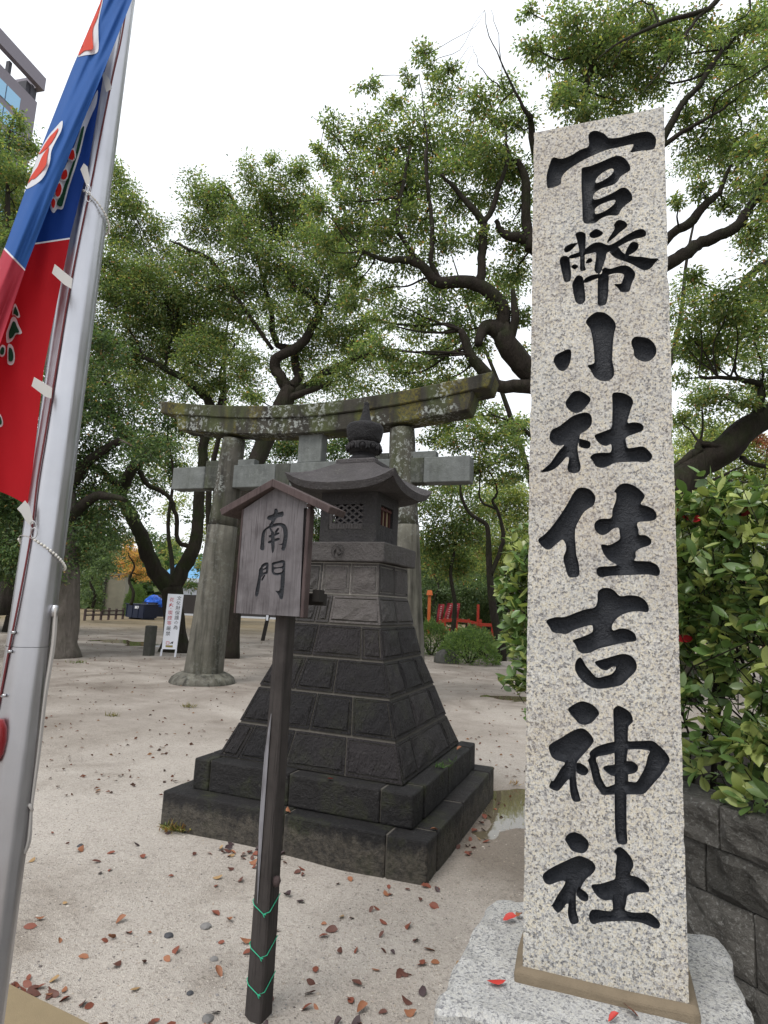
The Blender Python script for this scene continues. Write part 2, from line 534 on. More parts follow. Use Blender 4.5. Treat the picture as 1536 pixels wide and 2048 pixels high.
def m_ground():
    n = NT('damp sandy gravel ground')
    big = n.noise(0.35, 5, 0.6)
    mid = n.noise(2.6, 6, 0.65)
    fine = n.noise(55, 5, 0.7)
    grain = n.voro(170)
    col = n.mix(mid, (0.270, 0.240, 0.210), (0.420, 0.384, 0.345))
    col = n.mix(n.ramp(fine, [(0.35, 0.0), (0.65, 0.8)]), col, (0.445, 0.405, 0.360))
    sp = n.node('ShaderNodeTexVoronoi', Vector=n.co, Scale=120.0)
    sc = n.node('ShaderNodeSeparateColor', Color=sp.outputs['Color'])
    col = n.mix(n.ramp(sc.outputs[0], [(0.0, 0.45), (0.10, 0.0)], 'CONSTANT'), col, (0.15, 0.128, 0.11))
    col = n.mix(n.ramp(sc.outputs[1], [(0.0, 0.4), (0.12, 0.0)], 'CONSTANT'), col, (0.52, 0.48, 0.42))
    col = n.mix(n.ramp(n.noise(13, 6, 0.7), [(0.56, 0.0), (0.74, 0.55)]), col, (0.15, 0.125, 0.105))
    col = n.mix(n.ramp(n.noise(70, 3, 0.6), [(0.66, 0.0), (0.72, 0.6)]), col, (0.11, 0.085, 0.07))
    # damp patches and painted tree shade
    damp = n.math('ADD', n.ramp(big, [(0.46, 0.0), (0.66, 0.65)]), n.ramp(n.noise(1.1, 5, 0.6, dist=0.7), [(0.55, 0.0), (0.72, 0.5)]), True)
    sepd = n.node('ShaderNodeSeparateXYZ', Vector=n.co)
    tree_shade = n.math('MULTIPLY', n.ramp(n.math('MULTIPLY', n.math('SUBTRACT', sepd.outputs[1], 5.0), 1 / 6.0, True), [(0.0, 0.0), (1.0, 1.0)]), n.ramp(n.noise(0.8, 6, 0.65, dist=0.8), [(0.36, 0.25), (0.62, 0.95)]))  # tree shade painted into the soil colour further in, broken into patches
    col = n.mix(tree_shade, col, n.mix(mid, (0.13, 0.105, 0.085), (0.25, 0.215, 0.185)))
    # the ground further in under the trees lies under dry tan litter
    sepc = n.node('ShaderNodeSeparateXYZ', Vector=n.co)
    yy, xx = sepc.outputs[1], sepc.outputs[0]
    wob = n.math('ADD', yy, n.math('MULTIPLY', n.noise(0.5, 4), 6.0))
    far = n.ramp(n.math('MULTIPLY', n.math('SUBTRACT', wob, 26.0), 1 / 9.0, True), [(0.0, 0.0), (1.0, 1.0)])
    # wet soil round the puddle by the lantern
    dx = n.math('MULTIPLY', n.math('SUBTRACT', xx, 1.02), 1.25)
    dy = n.math('MULTIPLY', n.math('SUBTRACT', yy, 4.75), 0.62)
    dd = n.math('ADD', n.math('SQRT', n.math('ADD', n.math('MULTIPLY', dx, dx), n.math('MULTIPLY', dy, dy))), n.math('MULTIPLY', n.math('SUBTRACT', n.noise(3, 5), 0.5), 0.55))
    wet = n.ramp(dd, [(0.55, 0.95), (1.0, 0.0)])
    damp = n.math('MAXIMUM', damp, wet)
    col = n.mix(damp, col, n.mix(1.0, col, (0.50, 0.46, 0.42), 'MULTIPLY'))
    tan = n.mix(n.noise(6, 6, 0.7), (0.125, 0.095, 0.056), (0.245, 0.195, 0.120))
    col = n.mix(far, col, tan)
    h = n.math('ADD', n.math('MULTIPLY', fine, 1.0), n.math('ADD', n.math('MULTIPLY', grain, 0.5), n.math('MULTIPLY', n.noise(12, 5, 0.6), 2.0)))
    rough = n.ramp(damp, [(0.0, 0.95), (1.0, 0.5)])
    return n.done(col, rough, n.bump(h, 0.7, 0.012), spec=0.3)


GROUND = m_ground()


def m_water():
    n = NT('muddy puddle water')
    col = n.mix(n.noise(3, 5), (0.085, 0.070, 0.042), (0.13, 0.11, 0.075))
    return n.done(col, 0.03, n.bump(n.noise(10, 2), 0.015, 0.01), spec=0.5)


WATER = m_water()


def m_block():
    n = NT('split face concrete block').shifted()
    col = n.mix(n.noise(9, 7, 0.7), (0.065, 0.060, 0.053), (0.31, 0.29, 0.255))
    col = n.mix(n.ramp(n.noise(70, 4, 0.7), [(0.54, 0.0), (0.62, 0.9)]), col, (0.38, 0.37, 0.34))  # pale specks, wet glints painted into the block colour
    col = n.mix(n.ramp(n.noise(2.0, 5, 0.6), [(0.42, 0.0), (0.65, 0.8)]), col, (0.03, 0.028, 0.023))
    h = n.math('ADD', n.noise(40, 6, 0.75), n.math('MULTIPLY', n.noise(11, 5), 1.5))
    return n.done(col, 0.7, n.bump(h, 1.0, 0.05), spec=0.5)


BLOCK = m_block()
SOIL = plain('dark planter soil', (0.035, 0.027, 0.02), 0.95, var=0.5, sc=20, bump=0.8, bsc=50)
KERB = plain('tan coated kerb', (0.205, 0.158, 0.092), 0.85, var=0.12, sc=30, bump=0.35, bsc=260)
PEBBLE = plain('grey pebble', (0.16, 0.155, 0.15), 0.8, var=0.5, sc=12)
LITTER = [plain('fallen leaf ' + k, c, 0.6, var=0.35, sc=25) for k, c in (
    ('rust', (0.165, 0.048, 0.027)), ('brown', (0.095, 0.036, 0.025)), ('orange', (0.235, 0.095, 0.045)),
    ('purple brown', (0.042, 0.024, 0.026)), ('tan', (0.27, 0.17, 0.075)), ('red', (0.38, 0.030, 0.022)))]
WHITE_PAINT = plain('white sign sheet', (0.74, 0.76, 0.82), 0.5, var=0.03)
INK_BLACK = plain('black print', (0.03, 0.025, 0.03), 0.6)
INK_RED = plain('red print', (0.50, 0.06, 0.075), 0.6)
INK_OLIVE = plain('olive print', (0.25, 0.21, 0.06), 0.6)
NAVY = plain('navy painted steel', (0.010, 0.016, 0.040), 0.5, var=0.4)
TARP = plain('bright blue tarpaulin', (0.015, 0.12, 0.62), 0.45, var=0.25, sc=5)
BLUE_ROOF = plain('light blue sheet roof', (0.10, 0.27, 0.46), 0.5)
TEAL_ROOF = plain('verdigris roof', (0.16, 0.34, 0.32), 0.7)
PLASTER = plain('pale plaster', (0.44, 0.46, 0.50), 0.8, var=0.08)
BEIGE = plain('beige rendered wall', (0.23, 0.215, 0.165), 0.9, var=0.25, sc=3)
DARKWALL = plain('dark timber wall', (0.03, 0.026, 0.025), 0.9)
VERMILION = plain('vermilion paint', (0.34, 0.030, 0.012), 0.5)
BANNER_RED = plain('crimson banner', (0.22, 0.010, 0.018), 0.7)
TOWER_TILE = plain('purplish grey facade tile', (0.165, 0.15, 0.175), 0.6, var=0.1)
TOWER_GLASS = plain('sky blue glass', (0.20, 0.42, 0.62), 0.08, spec=0.8)
TOWER_DARK = plain('dark recess', (0.04, 0.04, 0.05), 0.7)
PANEL_PALE = plain('pale wooden shutter', (0.27, 0.22, 0.125), 0.8)
WOOD_LATTICE = plain('reddish lattice wood', (0.07, 0.026, 0.022), 0.8)

GLYPHS = {
 'c1': [
  (0, '-137,2978 -129,2984 -105,2974 -74,2981 -48,2994 -24,3001 -25,3037 -16,3049 0,3049 23,3033 37,3015 71,3010 106,3014 139,3014 156,3006 168,2988 169,2968 165,2953 155,2948 125,2951 97,2952 101,2963 105,2978 66,2977 33,2976 -1,2968 -37,2956 -72,2939 -94,2924 -106,2906 -110,2884 -144,2878 -150,2889 -152,2919 -147,2945 -141,2966'),
  (0, '-45,2926 -37,2930 -17,2931 14,2939 45,2948 63,2948 80,2936 94,2911 96,2895 90,2888 69,2877 59,2861 44,2852 19,2848 3,2842 -10,2831 -10,2814 13,2815 49,2828 69,2838 84,2834 97,2815 100,2800 98,2790 81,2778 68,2765 58,2748 35,2752 13,2747 -5,2735 -18,2734 -38,2739 -43,2762 -44,2807 -46,2867 -46,2906'),
  (1, '-4,2870 -2,2882 11,2896 29,2906 45,2908 48,2899 39,2886 21,2875 4,2869'),
  (1, '-7,2770 -6,2782 8,2792 31,2799 50,2801 51,2793 43,2783 23,2770 3,2764 -5,2764'),
 ],
 'c2': [
  (0, '-98,2659 -94,2669 -79,2676 -62,2677 -58,2676 -71,2660 -82,2651 -94,2650'),
  (0, '-64,2705 -58,2712 -46,2712 -35,2703 -34,2684 -35,2657 -39,2647 -37,2630 -37,2598 -34,2583 -50,2583 -51,2606 -51,2633 -54,2655 -59,2683'),
  (0, '-23,2702 -10,2712 -1,2713 16,2699 10,2689 -6,2684 -20,2688'),
  (0, '47,2720 60,2733 79,2724 85,2711 80,2703 64,2691 50,2678 36,2668 27,2662 31,2676 43,2695 49,2708'),
  (0, '-83,2636 -70,2641 -53,2645 -37,2652 -20,2664 -6,2669 10,2667 29,2655 47,2659 77,2676 105,2690 125,2692 135,2683 136,2672 130,2665 102,2662 77,2653 52,2641 35,2633 26,2629 23,2613 17,2596 10,2573 3,2565 -7,2573 -10,2584 -6,2610 -5,2635 -20,2635 -39,2633 -58,2628 -79,2627'),
  (0, '-111,2625 -104,2638 -89,2637 -82,2626 -80,2610 -77,2583 -78,2559 -82,2552 -96,2553 -102,2575 -107,2600'),
  (0, '-77,2600 -68,2607 -57,2601 -58,2595 -65,2589 -72,2593'),
  (0, '-34,2609 -30,2616 -20,2621 -15,2611 -20,2605 -33,2604'),
  (0, '35,2633 54,2643 61,2641 70,2626 81,2616 99,2608 125,2602 147,2594 168,2590 158,2577 147,2563 134,2558 120,2563 98,2581 72,2597 54,2607 42,2618'),
  (0, '78,2622 90,2648 99,2654 111,2650 115,2639 110,2626 97,2617 83,2613'),
  (0, '-74,2542 -65,2562 -56,2569 -44,2562 -41,2551 -38,2524 -36,2497 -37,2482 -49,2473 -63,2482 -69,2504 -72,2526'),
  (0, '-39,2553 -25,2562 -7,2565 10,2564 13,2578 21,2583 35,2577 58,2582 78,2582 94,2571 104,2554 103,2541 99,2532 93,2517 88,2499 81,2496 64,2499 57,2511 45,2526 64,2525 69,2536 73,2553 53,2560 32,2558 12,2554 -11,2548 -37,2541'),
  (0, '0,2548 9,2560 30,2557 30,2528 29,2499 24,2469 16,2462 0,2465 -1,2493 -1,2524'),
 ],
 'c3': [
  (0, '-35,2413 -28,2428 -11,2441 3,2443 20,2437 36,2422 47,2405 49,2390 45,2374 41,2346 39,2312 38,2286 42,2265 42,2241 32,2228 18,2225 2,2229 -12,2241 -22,2262 -31,2278 -13,2283 -12,2306 -14,2338 -18,2368 -23,2392'),
  (0, '-128,2303 -121,2319 -103,2328 -87,2334 -77,2328 -78,2302 -84,2281 -96,2267 -108,2268 -118,2278 -125,2292'),
  (0, '91,2343 100,2354 118,2352 138,2344 152,2327 157,2308 154,2293 142,2279 128,2275 113,2280 99,2293 96,2314 91,2330'),
 ],
 'c4': [
  (0, '-93,2169 -84,2184 -72,2199 -55,2201 -38,2192 -24,2178 -24,2166 -36,2150 -48,2138 -62,2133 -76,2138 -90,2153'),
  (0, '-139,2065 -132,2086 -112,2095 -93,2110 -74,2124 -55,2131 -36,2134 -23,2126 -19,2111 -22,2093 -36,2078 -51,2069 -54,2054 -59,2033 -58,2013 -55,1993 -51,1975 -54,1958 -67,1952 -84,1957 -88,1971 -85,1984 -84,2001 -93,1999 -105,1984 -122,1968 -143,1959 -163,1959 -153,1969 -136,1985 -124,2003 -110,2023 -97,2038 -110,2036 -127,2043 -136,2053'),
  (0, '-54,2054 -46,2053 -27,2046 -23,2037 -27,2026 -39,2025 -55,2033'),
  (0, '37,2184 48,2189 68,2185 86,2173 93,2157 88,2140 82,2120 77,2096 94,2097 112,2092 119,2083 116,2071 100,2064 73,2053 73,2035 77,2022 95,2023 115,2025 128,2016 140,1998 136,1986 125,1979 99,1981 68,1981 43,1980 23,1970 7,1966 -9,1971 -18,1987 -25,1998 -14,2009 9,2011 31,2012 32,2035 19,2030 3,2036 -9,2052 -12,2064 5,2071 24,2078 34,2085 36,2110 37,2148'),
 ],
 'c5': [
  (0, '-170,1756 -154,1771 -136,1790 -113,1822 -90,1859 -73,1891 -60,1907 -45,1910 -28,1905 -15,1891 -11,1877 -16,1858 -30,1848 -43,1837 -55,1816 -65,1793 -67,1766 -65,1740 -63,1714 -57,1691 -56,1658 -71,1651 -85,1654 -93,1677 -99,1703 -97,1714 -92,1727 -92,1743 -98,1756 -105,1757 -120,1744 -138,1729 -153,1734'),
  (0, '39,1897 53,1915 70,1920 89,1914 107,1900 118,1885 116,1875 108,1860 125,1854 141,1844 148,1829 145,1817 131,1812 99,1808 101,1788 103,1774 119,1773 131,1763 133,1752 126,1744 107,1737 93,1727 93,1712 90,1702 122,1701 143,1694 151,1683 153,1670 145,1661 122,1665 78,1662 31,1659 5,1654 -7,1659 -10,1674 -2,1683 22,1685 45,1688 38,1693 22,1703 8,1723 3,1746 22,1744 39,1752 52,1762 52,1778 49,1793 35,1790 20,1777 6,1772 -8,1780 -15,1795 -11,1811 4,1819 30,1821 34,1845 43,1871 44,1892'),
 ],
 'c6': [
  (0, '-145,1527 -120,1538 -95,1540 -66,1553 -39,1564 -16,1570 -8,1587 -7,1611 4,1623 22,1625 37,1618 51,1604 74,1607 99,1605 116,1593 123,1577 120,1563 97,1565 71,1560 49,1549 34,1532 29,1518 33,1510 49,1516 66,1516 85,1507 91,1492 87,1484 66,1480 44,1474 18,1466 -6,1458 -28,1446 -48,1443 -59,1450 -67,1466 -73,1477 -48,1488 -30,1497 -21,1504 -21,1519 -30,1520 -48,1514 -70,1505 -91,1493 -109,1494 -127,1496 -136,1509'),
  (0, '-68,1407 -64,1423 -55,1432 -48,1427 -39,1411 -28,1398 -17,1386 -8,1381 11,1387 26,1393 35,1403 38,1413 28,1412 17,1403 7,1402 -4,1407 -16,1422 5,1431 26,1439 48,1447 63,1449 78,1444 88,1432 91,1416 86,1403 75,1391 64,1379 51,1366 26,1358 0,1352 -20,1353 -39,1362 -53,1374 -64,1389'),
 ],
 'c7': [
  (0, '-86,1291 -72,1304 -51,1315 -31,1312 -15,1303 -5,1288 -13,1275 -24,1262 -40,1254 -56,1255 -67,1265 -79,1278'),
  (0, '-137,1186 -130,1196 -102,1215 -79,1232 -54,1244 -38,1240 -24,1226 -20,1213 -31,1196 -45,1178 -61,1158 -64,1149 -66,1133 -65,1110 -62,1089 -54,1060 -61,1054 -72,1054 -79,1068 -82,1090 -83,1108 -93,1098 -104,1083 -115,1074 -135,1081 -129,1100 -125,1098 -115,1115 -104,1135 -94,1149 -113,1153 -127,1159 -134,1172'),
  (0, '-64,1152 -50,1152 -36,1143 -33,1135 -41,1124 -54,1124 -65,1131'),
  (0, '-31,1182 -20,1195 0,1207 31,1218 66,1223 94,1227 124,1231 140,1222 157,1206 166,1188 156,1167 143,1146 128,1127 115,1110 102,1096 81,1092 42,1087 3,1080 -3,1085 -8,1091 -16,1101 -23,1118 -29,1144 -35,1164 -29,1171'),
  (1, '-14,1172 9,1181 31,1189 65,1202 116,1206 113,1190 107,1165 95,1140 84,1123 64,1122 30,1110 12,1102 4,1113 -3,1127 -8,1149'),
  (0, '30,1293 32,1304 43,1312 58,1307 73,1297 79,1280 76,1270 68,1261 66,1240 66,1207 62,1173 65,1140 65,1119 61,1090 60,1042 60,999 60,969 39,966 33,984 31,1016 31,1070 32,1136 32,1203 31,1248'),
  (0, '3,1148 13,1156 32,1160 63,1173 82,1171 90,1160 84,1147 67,1140 32,1131 17,1135'),
 ],
 'c8': [
  (0, '-94,956 -85,970 -69,977 -52,973 -36,961 -34,946 -43,931 -56,927 -76,930 -87,944'),
  (0, '-151,855 -143,867 -121,884 -94,901 -74,913 -58,920 -41,918 -23,910 -17,897 -24,883 -39,868 -49,853 -54,842 -65,831 -66,810 -65,784 -59,760 -76,751 -84,762 -87,780 -85,798 -92,795 -101,780 -112,772 -122,779 -127,785 -137,779 -125,790 -114,812 -101,833 -93,850 -103,851 -119,843 -134,836 -146,840'),
  (0, '-61,840 -49,839 -37,830 -35,820 -39,813 -50,812 -59,817 -65,827'),
  (0, '28,943 36,955 45,958 58,950 71,935 75,919 70,906 67,895 85,893 101,884 111,873 108,861 84,857 68,850 59,843 56,824 54,809 79,808 106,814 122,808 134,796 133,784 124,780 106,784 85,787 54,784 23,777 -7,769 -24,761 -33,769 -34,782 -28,794 -15,798 6,799 23,803 23,824 19,827 6,823 -9,827 -20,837 -28,854 -6,861 15,871 30,880 31,903 35,936'),
 ],
 'w1': [
  (0, '-9,1917 -5,1933 9,1916 12,1909 32,1913 38,1902 33,1891 13,1888 2,1881 -5,1867 -16,1853 -29,1856 -18,1874 -39,1880 -38,1894 -12,1903'),
  (0, '-63,1756 -63,1782 -62,1810 -56,1833 -36,1849 -5,1862 27,1865 50,1856 61,1835 64,1807 61,1776 54,1753 45,1750 38,1758 41,1772 23,1775 40,1780 43,1793 44,1814 37,1842 20,1853 -8,1846 -39,1837 -46,1814 -45,1782 -43,1757 -50,1750'),
  (0, '-26,1842 -17,1842 -6,1826 -12,1821'),
  (0, '13,1844 21,1840 9,1823 0,1826'),
  (0, '-27,1812 -9,1817 18,1826 23,1819 0,1809 -20,1803'),
  (0, '-29,1786 -15,1793 20,1803 27,1795 2,1786 -22,1779'),
  (0, '-16,1825 -2,1826 3,1793 5,1768 3,1747 -3,1740 -9,1758 -13,1786'),
 ],
 'w2': [
  (0, '-60,1675 -46,1680 -46,1656 -49,1621 -52,1587 -58,1562 -68,1562 -71,1579 -65,1617 -62,1649'),
  (0, '-54,1680 -47,1693 -30,1701 -18,1697 -17,1671 -20,1655 -35,1651 -47,1642'),
  (1, '-43,1680 -30,1688 -30,1681 -41,1675'),
  (1, '-41,1667 -29,1672 -28,1663 -39,1659'),
  (0, '-46,1632 -35,1649 -29,1648 -41,1625'),
  (0, '-1,1700 24,1706 48,1712 61,1703 63,1665 65,1624 64,1587 61,1556 49,1556 38,1573 24,1587 38,1586 46,1597 45,1624 44,1651 29,1649 9,1652 0,1664 -1,1685'),
  (1, '10,1693 46,1700 47,1686 12,1682'),
  (1, '13,1674 47,1678 47,1663 16,1660'),
 ],
}

# ------------------------------------------------------------------ ground
HOLLOWS = [(cx, cy, math.cos(a), math.sin(a), rx, ry) for cx, cy, a, rx, ry in ((1.12, 4.95, rad(-24), 0.42, 1.25), (-7.6, 20.0, rad(-40), 1.7, 1.1), (2.9, 11.4, 0.0, 0.75, 0.4))]


def gz(x, y):
    """height of the trodden ground"""
    d = math.hypot(x, y)
    k = min(1.0, d / 3.0)
    z = 0.012 * math.sin(x * 1.9 + 0.6 * y) * math.sin(y * 1.3 - 0.4 * x) + 0.007 * math.sin(x * 5.1 + 2) * math.sin(y * 4.3 + x)
    z += 0.006 * mnoise.noise(Vector((x * 3.1, y * 3.1, 0.3)))
    z *= k
    for cx, cy, ca, sa, rx, ry in HOLLOWS:
        dx, dy = x - cx, y - cy
        if abs(dx) < 4 and abs(dy) < 4:
            e = math.hypot((dx * ca + dy * sa) / rx, (dy * ca - dx * sa) / ry)
            if e < 1.6:
                e += 0.34 * mnoise.noise(Vector((x * 2.3, y * 2.3, 4.0))) + 0.16 * mnoise.noise(Vector((x * 8, y * 8, 1.0)))
                z -= 0.028 * max(0.0, 1.25 - e) / 1.25
    return z


def build_ground():
    radii = [0.0]
    r = 0.6
    while r < 420:
        radii.append(r)
        r *= 1.016 if r < 30 else 1.12
    nseg = 480
    V = [(0, 0, 0)]
    for r in radii[1:]:
        for k in range(nseg):
            a = 2 * math.pi * k / nseg
            x, y = r * math.sin(a), r * math.cos(a)
            V.append((x, y, gz(x, y) if r < 40 else 0.0))
    T = [(0, 1 + (k + 1) % nseg, 1 + k) for k in range(nseg)]
    for i in range(len(radii) - 2):
        a, b = 1 + i * nseg, 1 + (i + 1) * nseg
        for k in range(nseg):
            k2 = (k + 1) % nseg
            T.append((a + k, a + k2, b + k2))
            T.append((a + k, b + k2, b + k))
    me = np_mesh('ground', V, T, 3, True)
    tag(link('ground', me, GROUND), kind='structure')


build_ground()


def puddle(h, grow_=1.35, dz=-0.0135):
    """water standing in a hollow: the shore is where the ground rises through it"""
    cx, cy, ca, sa, rx, ry = h
    mb = MB()
    n = 28
    ring = []
    for k in range(n):
        a = 2 * math.pi * k / n
        u, v = rx * grow_ * math.cos(a), ry * grow_ * math.sin(a)
        ring.append((cx + u * ca - v * sa, cy + u * sa + v * ca, dz))
    mb.add([(cx, cy, dz)] + ring, [(0, 1 + i, 1 + (i + 1) % n) for i in range(n)])
    tag(mb.build('puddle', WATER), kind='structure')


for h in HOLLOWS: puddle(h)


def build_gravel():
    base = np.array([(1, 0, 0), (0, 1, 0), (-1, 0, 0), (0, -1, 0), (0, 0, 1), (0, 0, -1)], float)
    tri = np.array([(0, 1, 4), (1, 2, 4), (2, 3, 4), (3, 0, 4), (1, 0, 5), (2, 1, 5), (3, 2, 5), (0, 3, 5)])
    N = 17000
    Y = 1.7 + rng.random(N) ** 1.6 * 5.5
    X = (rng.random(N) * 1.35 - 0.78) * Y * 0.95
    s = 0.0015 + rng.gamma(1.8, 0.0009, N)
    keep = s < 0.014
    X, Y, s = X[keep], Y[keep], s[keep]
    N = len(X)
    V = np.empty((N, 6, 3))
    sc = np.stack([s * rng.uniform(0.8, 1.6, N), s * rng.uniform(0.8, 1.4, N), s * rng.uniform(0.5, 0.8, N)], 1)
    a = rng.random(N) * 6.28
    for i in range(6):
        p = base[i] * sc * rng.uniform(0.7, 1.2, (N, 1))
        V[:, i, 0] = p[:, 0] * np.cos(a) - p[:, 1] * np.sin(a) + X
        V[:, i, 1] = p[:, 0] * np.sin(a) + p[:, 1] * np.cos(a) + Y
        V[:, i, 2] = p[:, 2]
    zz = np.array([gz(x, y) for x, y in zip(X, Y)])
    V[:, :, 2] += (zz + sc[:, 2] * 0.25)[:, None]
    T = (tri[None] + (np.arange(N) * 6)[:, None, None]).reshape(-1, 3)
    mi = np.repeat(rng.choice(4, N, p=[0.45, 0.25, 0.18, 0.12]), 8)
    me = np_mesh('gravel', V.reshape(-1, 3), T, 3, False, mi=mi)
    tag(link('gravel', me, [plain('gravel beige', (0.33, 0.285, 0.235), 0.9), plain('gravel pale', (0.46, 0.42, 0.37), 0.9),
                            plain('gravel grey', (0.20, 0.19, 0.185), 0.9), plain('gravel dark', (0.10, 0.085, 0.08), 0.9)]), kind='stuff')


build_gravel()

# ------------------------------------------------------------------ stone lantern
LYAW = rad(-21.8745)
LC = (-0.18987, 4.92593, 0.0)


def build_lantern():
    L = thing('stone_lantern', 'tall dark stone lantern on a stepped tapering base of rough blocks', 'stone lantern', LC, LYAW)
    # courses: (half width bottom, z bottom, half width top, z top)
    def side_frame(side):
        a = side * math.pi / 2
        c, s = math.cos(a), math.sin(a)
        return lambda p: Vector((p[0] * c - p[1] * s, p[0] * s + p[1] * c, p[2]))

    def rough_block(q, mat, gap=0.004, margin=0.022, proud=0.009, depth=0.12, rough=0.006, nx=4, nz=3):
        """q: four corners of the outer face (bl, br, tr, tl), seen from outside"""
        q = [Vector(p) for p in q]
        n = (q[1] - q[0]).cross(q[3] - q[0]).normalized()
        c = sum(q, Vector()) / 4

        def inset(d, h):
            w = ((q[1] - q[0]).length + (q[2] - q[3]).length) / 2
            hh = ((q[3] - q[0]).length + (q[2] - q[1]).length) / 2
            fu, fv = d / w, d / hh
            def bl(u, v): return (q[0] * (1 - u) + q[1] * u) * (1 - v) + (q[3] * (1 - u) + q[2] * u) * v
            return [bl(fu, fv) + n * h, bl(1 - fu, fv) + n * h, bl(1 - fu, 1 - fv) + n * h, bl(fu, 1 - fv) + n * h]
        mb = MB()
        A = inset(gap, -0.001)
        B = inset(margin, 0.0)
        Bk = [c + (p - c) * 0.75 - n * depth for p in q]
        mb.add(A + Bk, [(0, 4, 5, 1), (1, 5, 6, 2), (2, 6, 7, 3), (3, 7, 4, 0), (4, 7, 6, 5)])
        mb.add(A + B, [(0, 1, 5, 4), (1, 2, 6, 5), (2, 3, 7, 6), (3, 0, 4, 7)])
        D = inset(margin + 0.012, 0.0)
        g = []
        for j in range(nz + 1):
            for i in range(nx + 1):
                u, v = i / nx, j / nz
                e = (D[0] * (1 - u) + D[1] * u) * (1 - v) + (D[3] * (1 - u) + D[2] * u) * v
                h = proud * (0.55 if (i in (0, nx) or j in (0, nz)) else 1.0) + random.uniform(-rough, rough)
                g.append(e + n * h)
        fs = [(j * (nx + 1) + i, j * (nx + 1) + i + 1, (j + 1) * (nx + 1) + i + 1, (j + 1) * (nx + 1) + i) for j in range(nz) for i in range(nx)]
        mb.add(g, fs)
        ring = list(range(nx + 1)) + [(j) * (nx + 1) + nx for j in range(1, nz + 1)] + [nz * (nx + 1) + i for i in range(nx - 1, -1, -1)] + [j * (nx + 1) for j in range(nz - 1, 0, -1)]
        # skirt from the margin up to the proud panel
        R = [g[i] for i in ring]
        pr = []
        for p in R:
            k = p - n * ((p - B[0]).dot(n))
            pr.append(c + (k - c) * 1.06 - n * ((c + (k - c) * 1.06 - B[0]).dot(n)))
        m2 = len(R)
        mb.add(pr + R, [(i, (i + 1) % m2, (i + 1) % m2 + m2, i + m2) for i in range(m2)])
        return mb

    W = [(0.699, 0.437), (0.607, 0.670), (0.519, 0.920), (0.429, 1.157), (0.373, 1.396), (0.325, 1.613), (0.315, 1.857)]
    FR = [[.12, .39, .71], [.22, .47, .735], [.29, .585], [.0, .33, .79], [.27, .43], [.26, .63]]
    SD = [[.22, .80], [.36, .78], [.33, .72], [.45], [.48], [.5]]
    random.seed(11)
    for ci in range(6):
        (a0, z0), (a1, z1) = W[ci], W[ci + 1]
        if ci < 5: pass
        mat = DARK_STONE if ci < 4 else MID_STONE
        zg = 0.005
        core = MB()
        core.add([(sx * (a0 - 0.010), sy * (a0 - 0.010), z0) for sx, sy in ((-1, -1), (1, -1), (1, 1), (-1, 1))] +
                 [(sx * (a1 - 0.010), sy * (a1 - 0.010), z1) for sx, sy in ((-1, -1), (1, -1), (1, 1), (-1, 1))],
                 [(3, 2, 1, 0), (4, 5, 6, 7), (0, 1, 5, 4), (1, 2, 6, 5), (2, 3, 7, 6), (3, 0, 4, 7)])
        core.build('mortar_core', MORTAR_PALE if ci == 5 else MORTAR, L)
        for side in range(4):
            fr = side_frame(side)
            js = FR[ci] if side == 0 else (SD[ci] if side == 1 else SD[(ci + side) % 6])
            js = [0.0] + [j for j in js if j > 0.02] + [1.0]
            for a, b in zip(js[:-1], js[1:]):
                x = lambda u, hw: (2 * u - 1) * hw
                q = [fr((x(a, a0), -a0, z0 + zg)), fr((x(b, a0), -a0, z0 + zg)), fr((x(b, a1), -a1, z1 - zg)), fr((x(a, a1), -a1, z1 - zg))]
                w = (b - a) * 2 * a0
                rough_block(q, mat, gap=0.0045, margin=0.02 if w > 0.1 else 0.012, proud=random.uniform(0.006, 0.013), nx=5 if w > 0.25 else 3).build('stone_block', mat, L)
    # two steps: rings of long blocks round a core
    def step(hw, z0, z1, joints, jside, th):
        c = MB().box((0, 0, (z0 + z1) / 2), (2 * hw - 0.03, 2 * hw - 0.03, z1 - z0 - 0.012))
        c.build('step_core', MORTAR, L)
        for side in range(4):
            fr = side_frame(side)
            js = joints if side in (0, 2) else jside
            full = side in (0, 2)
            e = hw if full else hw - th - 0.003
            edges = [-e] + [(2 * j - 1) * hw for j in js] + [e]
            for a, b in zip(edges[:-1], edges[1:]):
                mb = MB()
                dz = random.uniform(-0.003, 0.004)
                dy = random.uniform(-0.004, 0.004)
                mb.box(((a + b) / 2, -hw + th / 2 + dy, (z0 + z1) / 2 + dz / 2), (b - a - 0.007, th, z1 - z0 + dz))
                mb.v = [tuple(fr(p)) for p in mb.v]
                mb.build('step_block', STEP_STONE, L, bevel=0.012, seg=2, rough=0.0035, rs=7)
    step(0.948, -0.05, 0.229, [.505, .865], [.43], 0.2)
    step(0.812, 0.2305, 0.433, [.085, .47, .865], [.47], 0.2)
    # slab with the carved crest
    s = MB()
    hw, z0, z1 = 0.367, 1.862, 2.009
    s.box((0, 0, (z0 + z1) / 2), (2 * hw, 2 * hw, z1 - z0))
    s.build('slab', MID_STONE, L, bevel=0.010, seg=2, sub=2, rough=0.004, rs=9)
    cz, cr = 1.937, 0.052
    cr_m = MB()
    ring = [(cr * math.cos(2 * math.pi * k / 28), cr * math.sin(2 * math.pi * k / 28)) for k in range(29)]
    y = -hw - 0.0065
    cr_m.tube([(x - 0.008, y, z + cz) for x, z in ring], 0.0020, 6, caps=False)
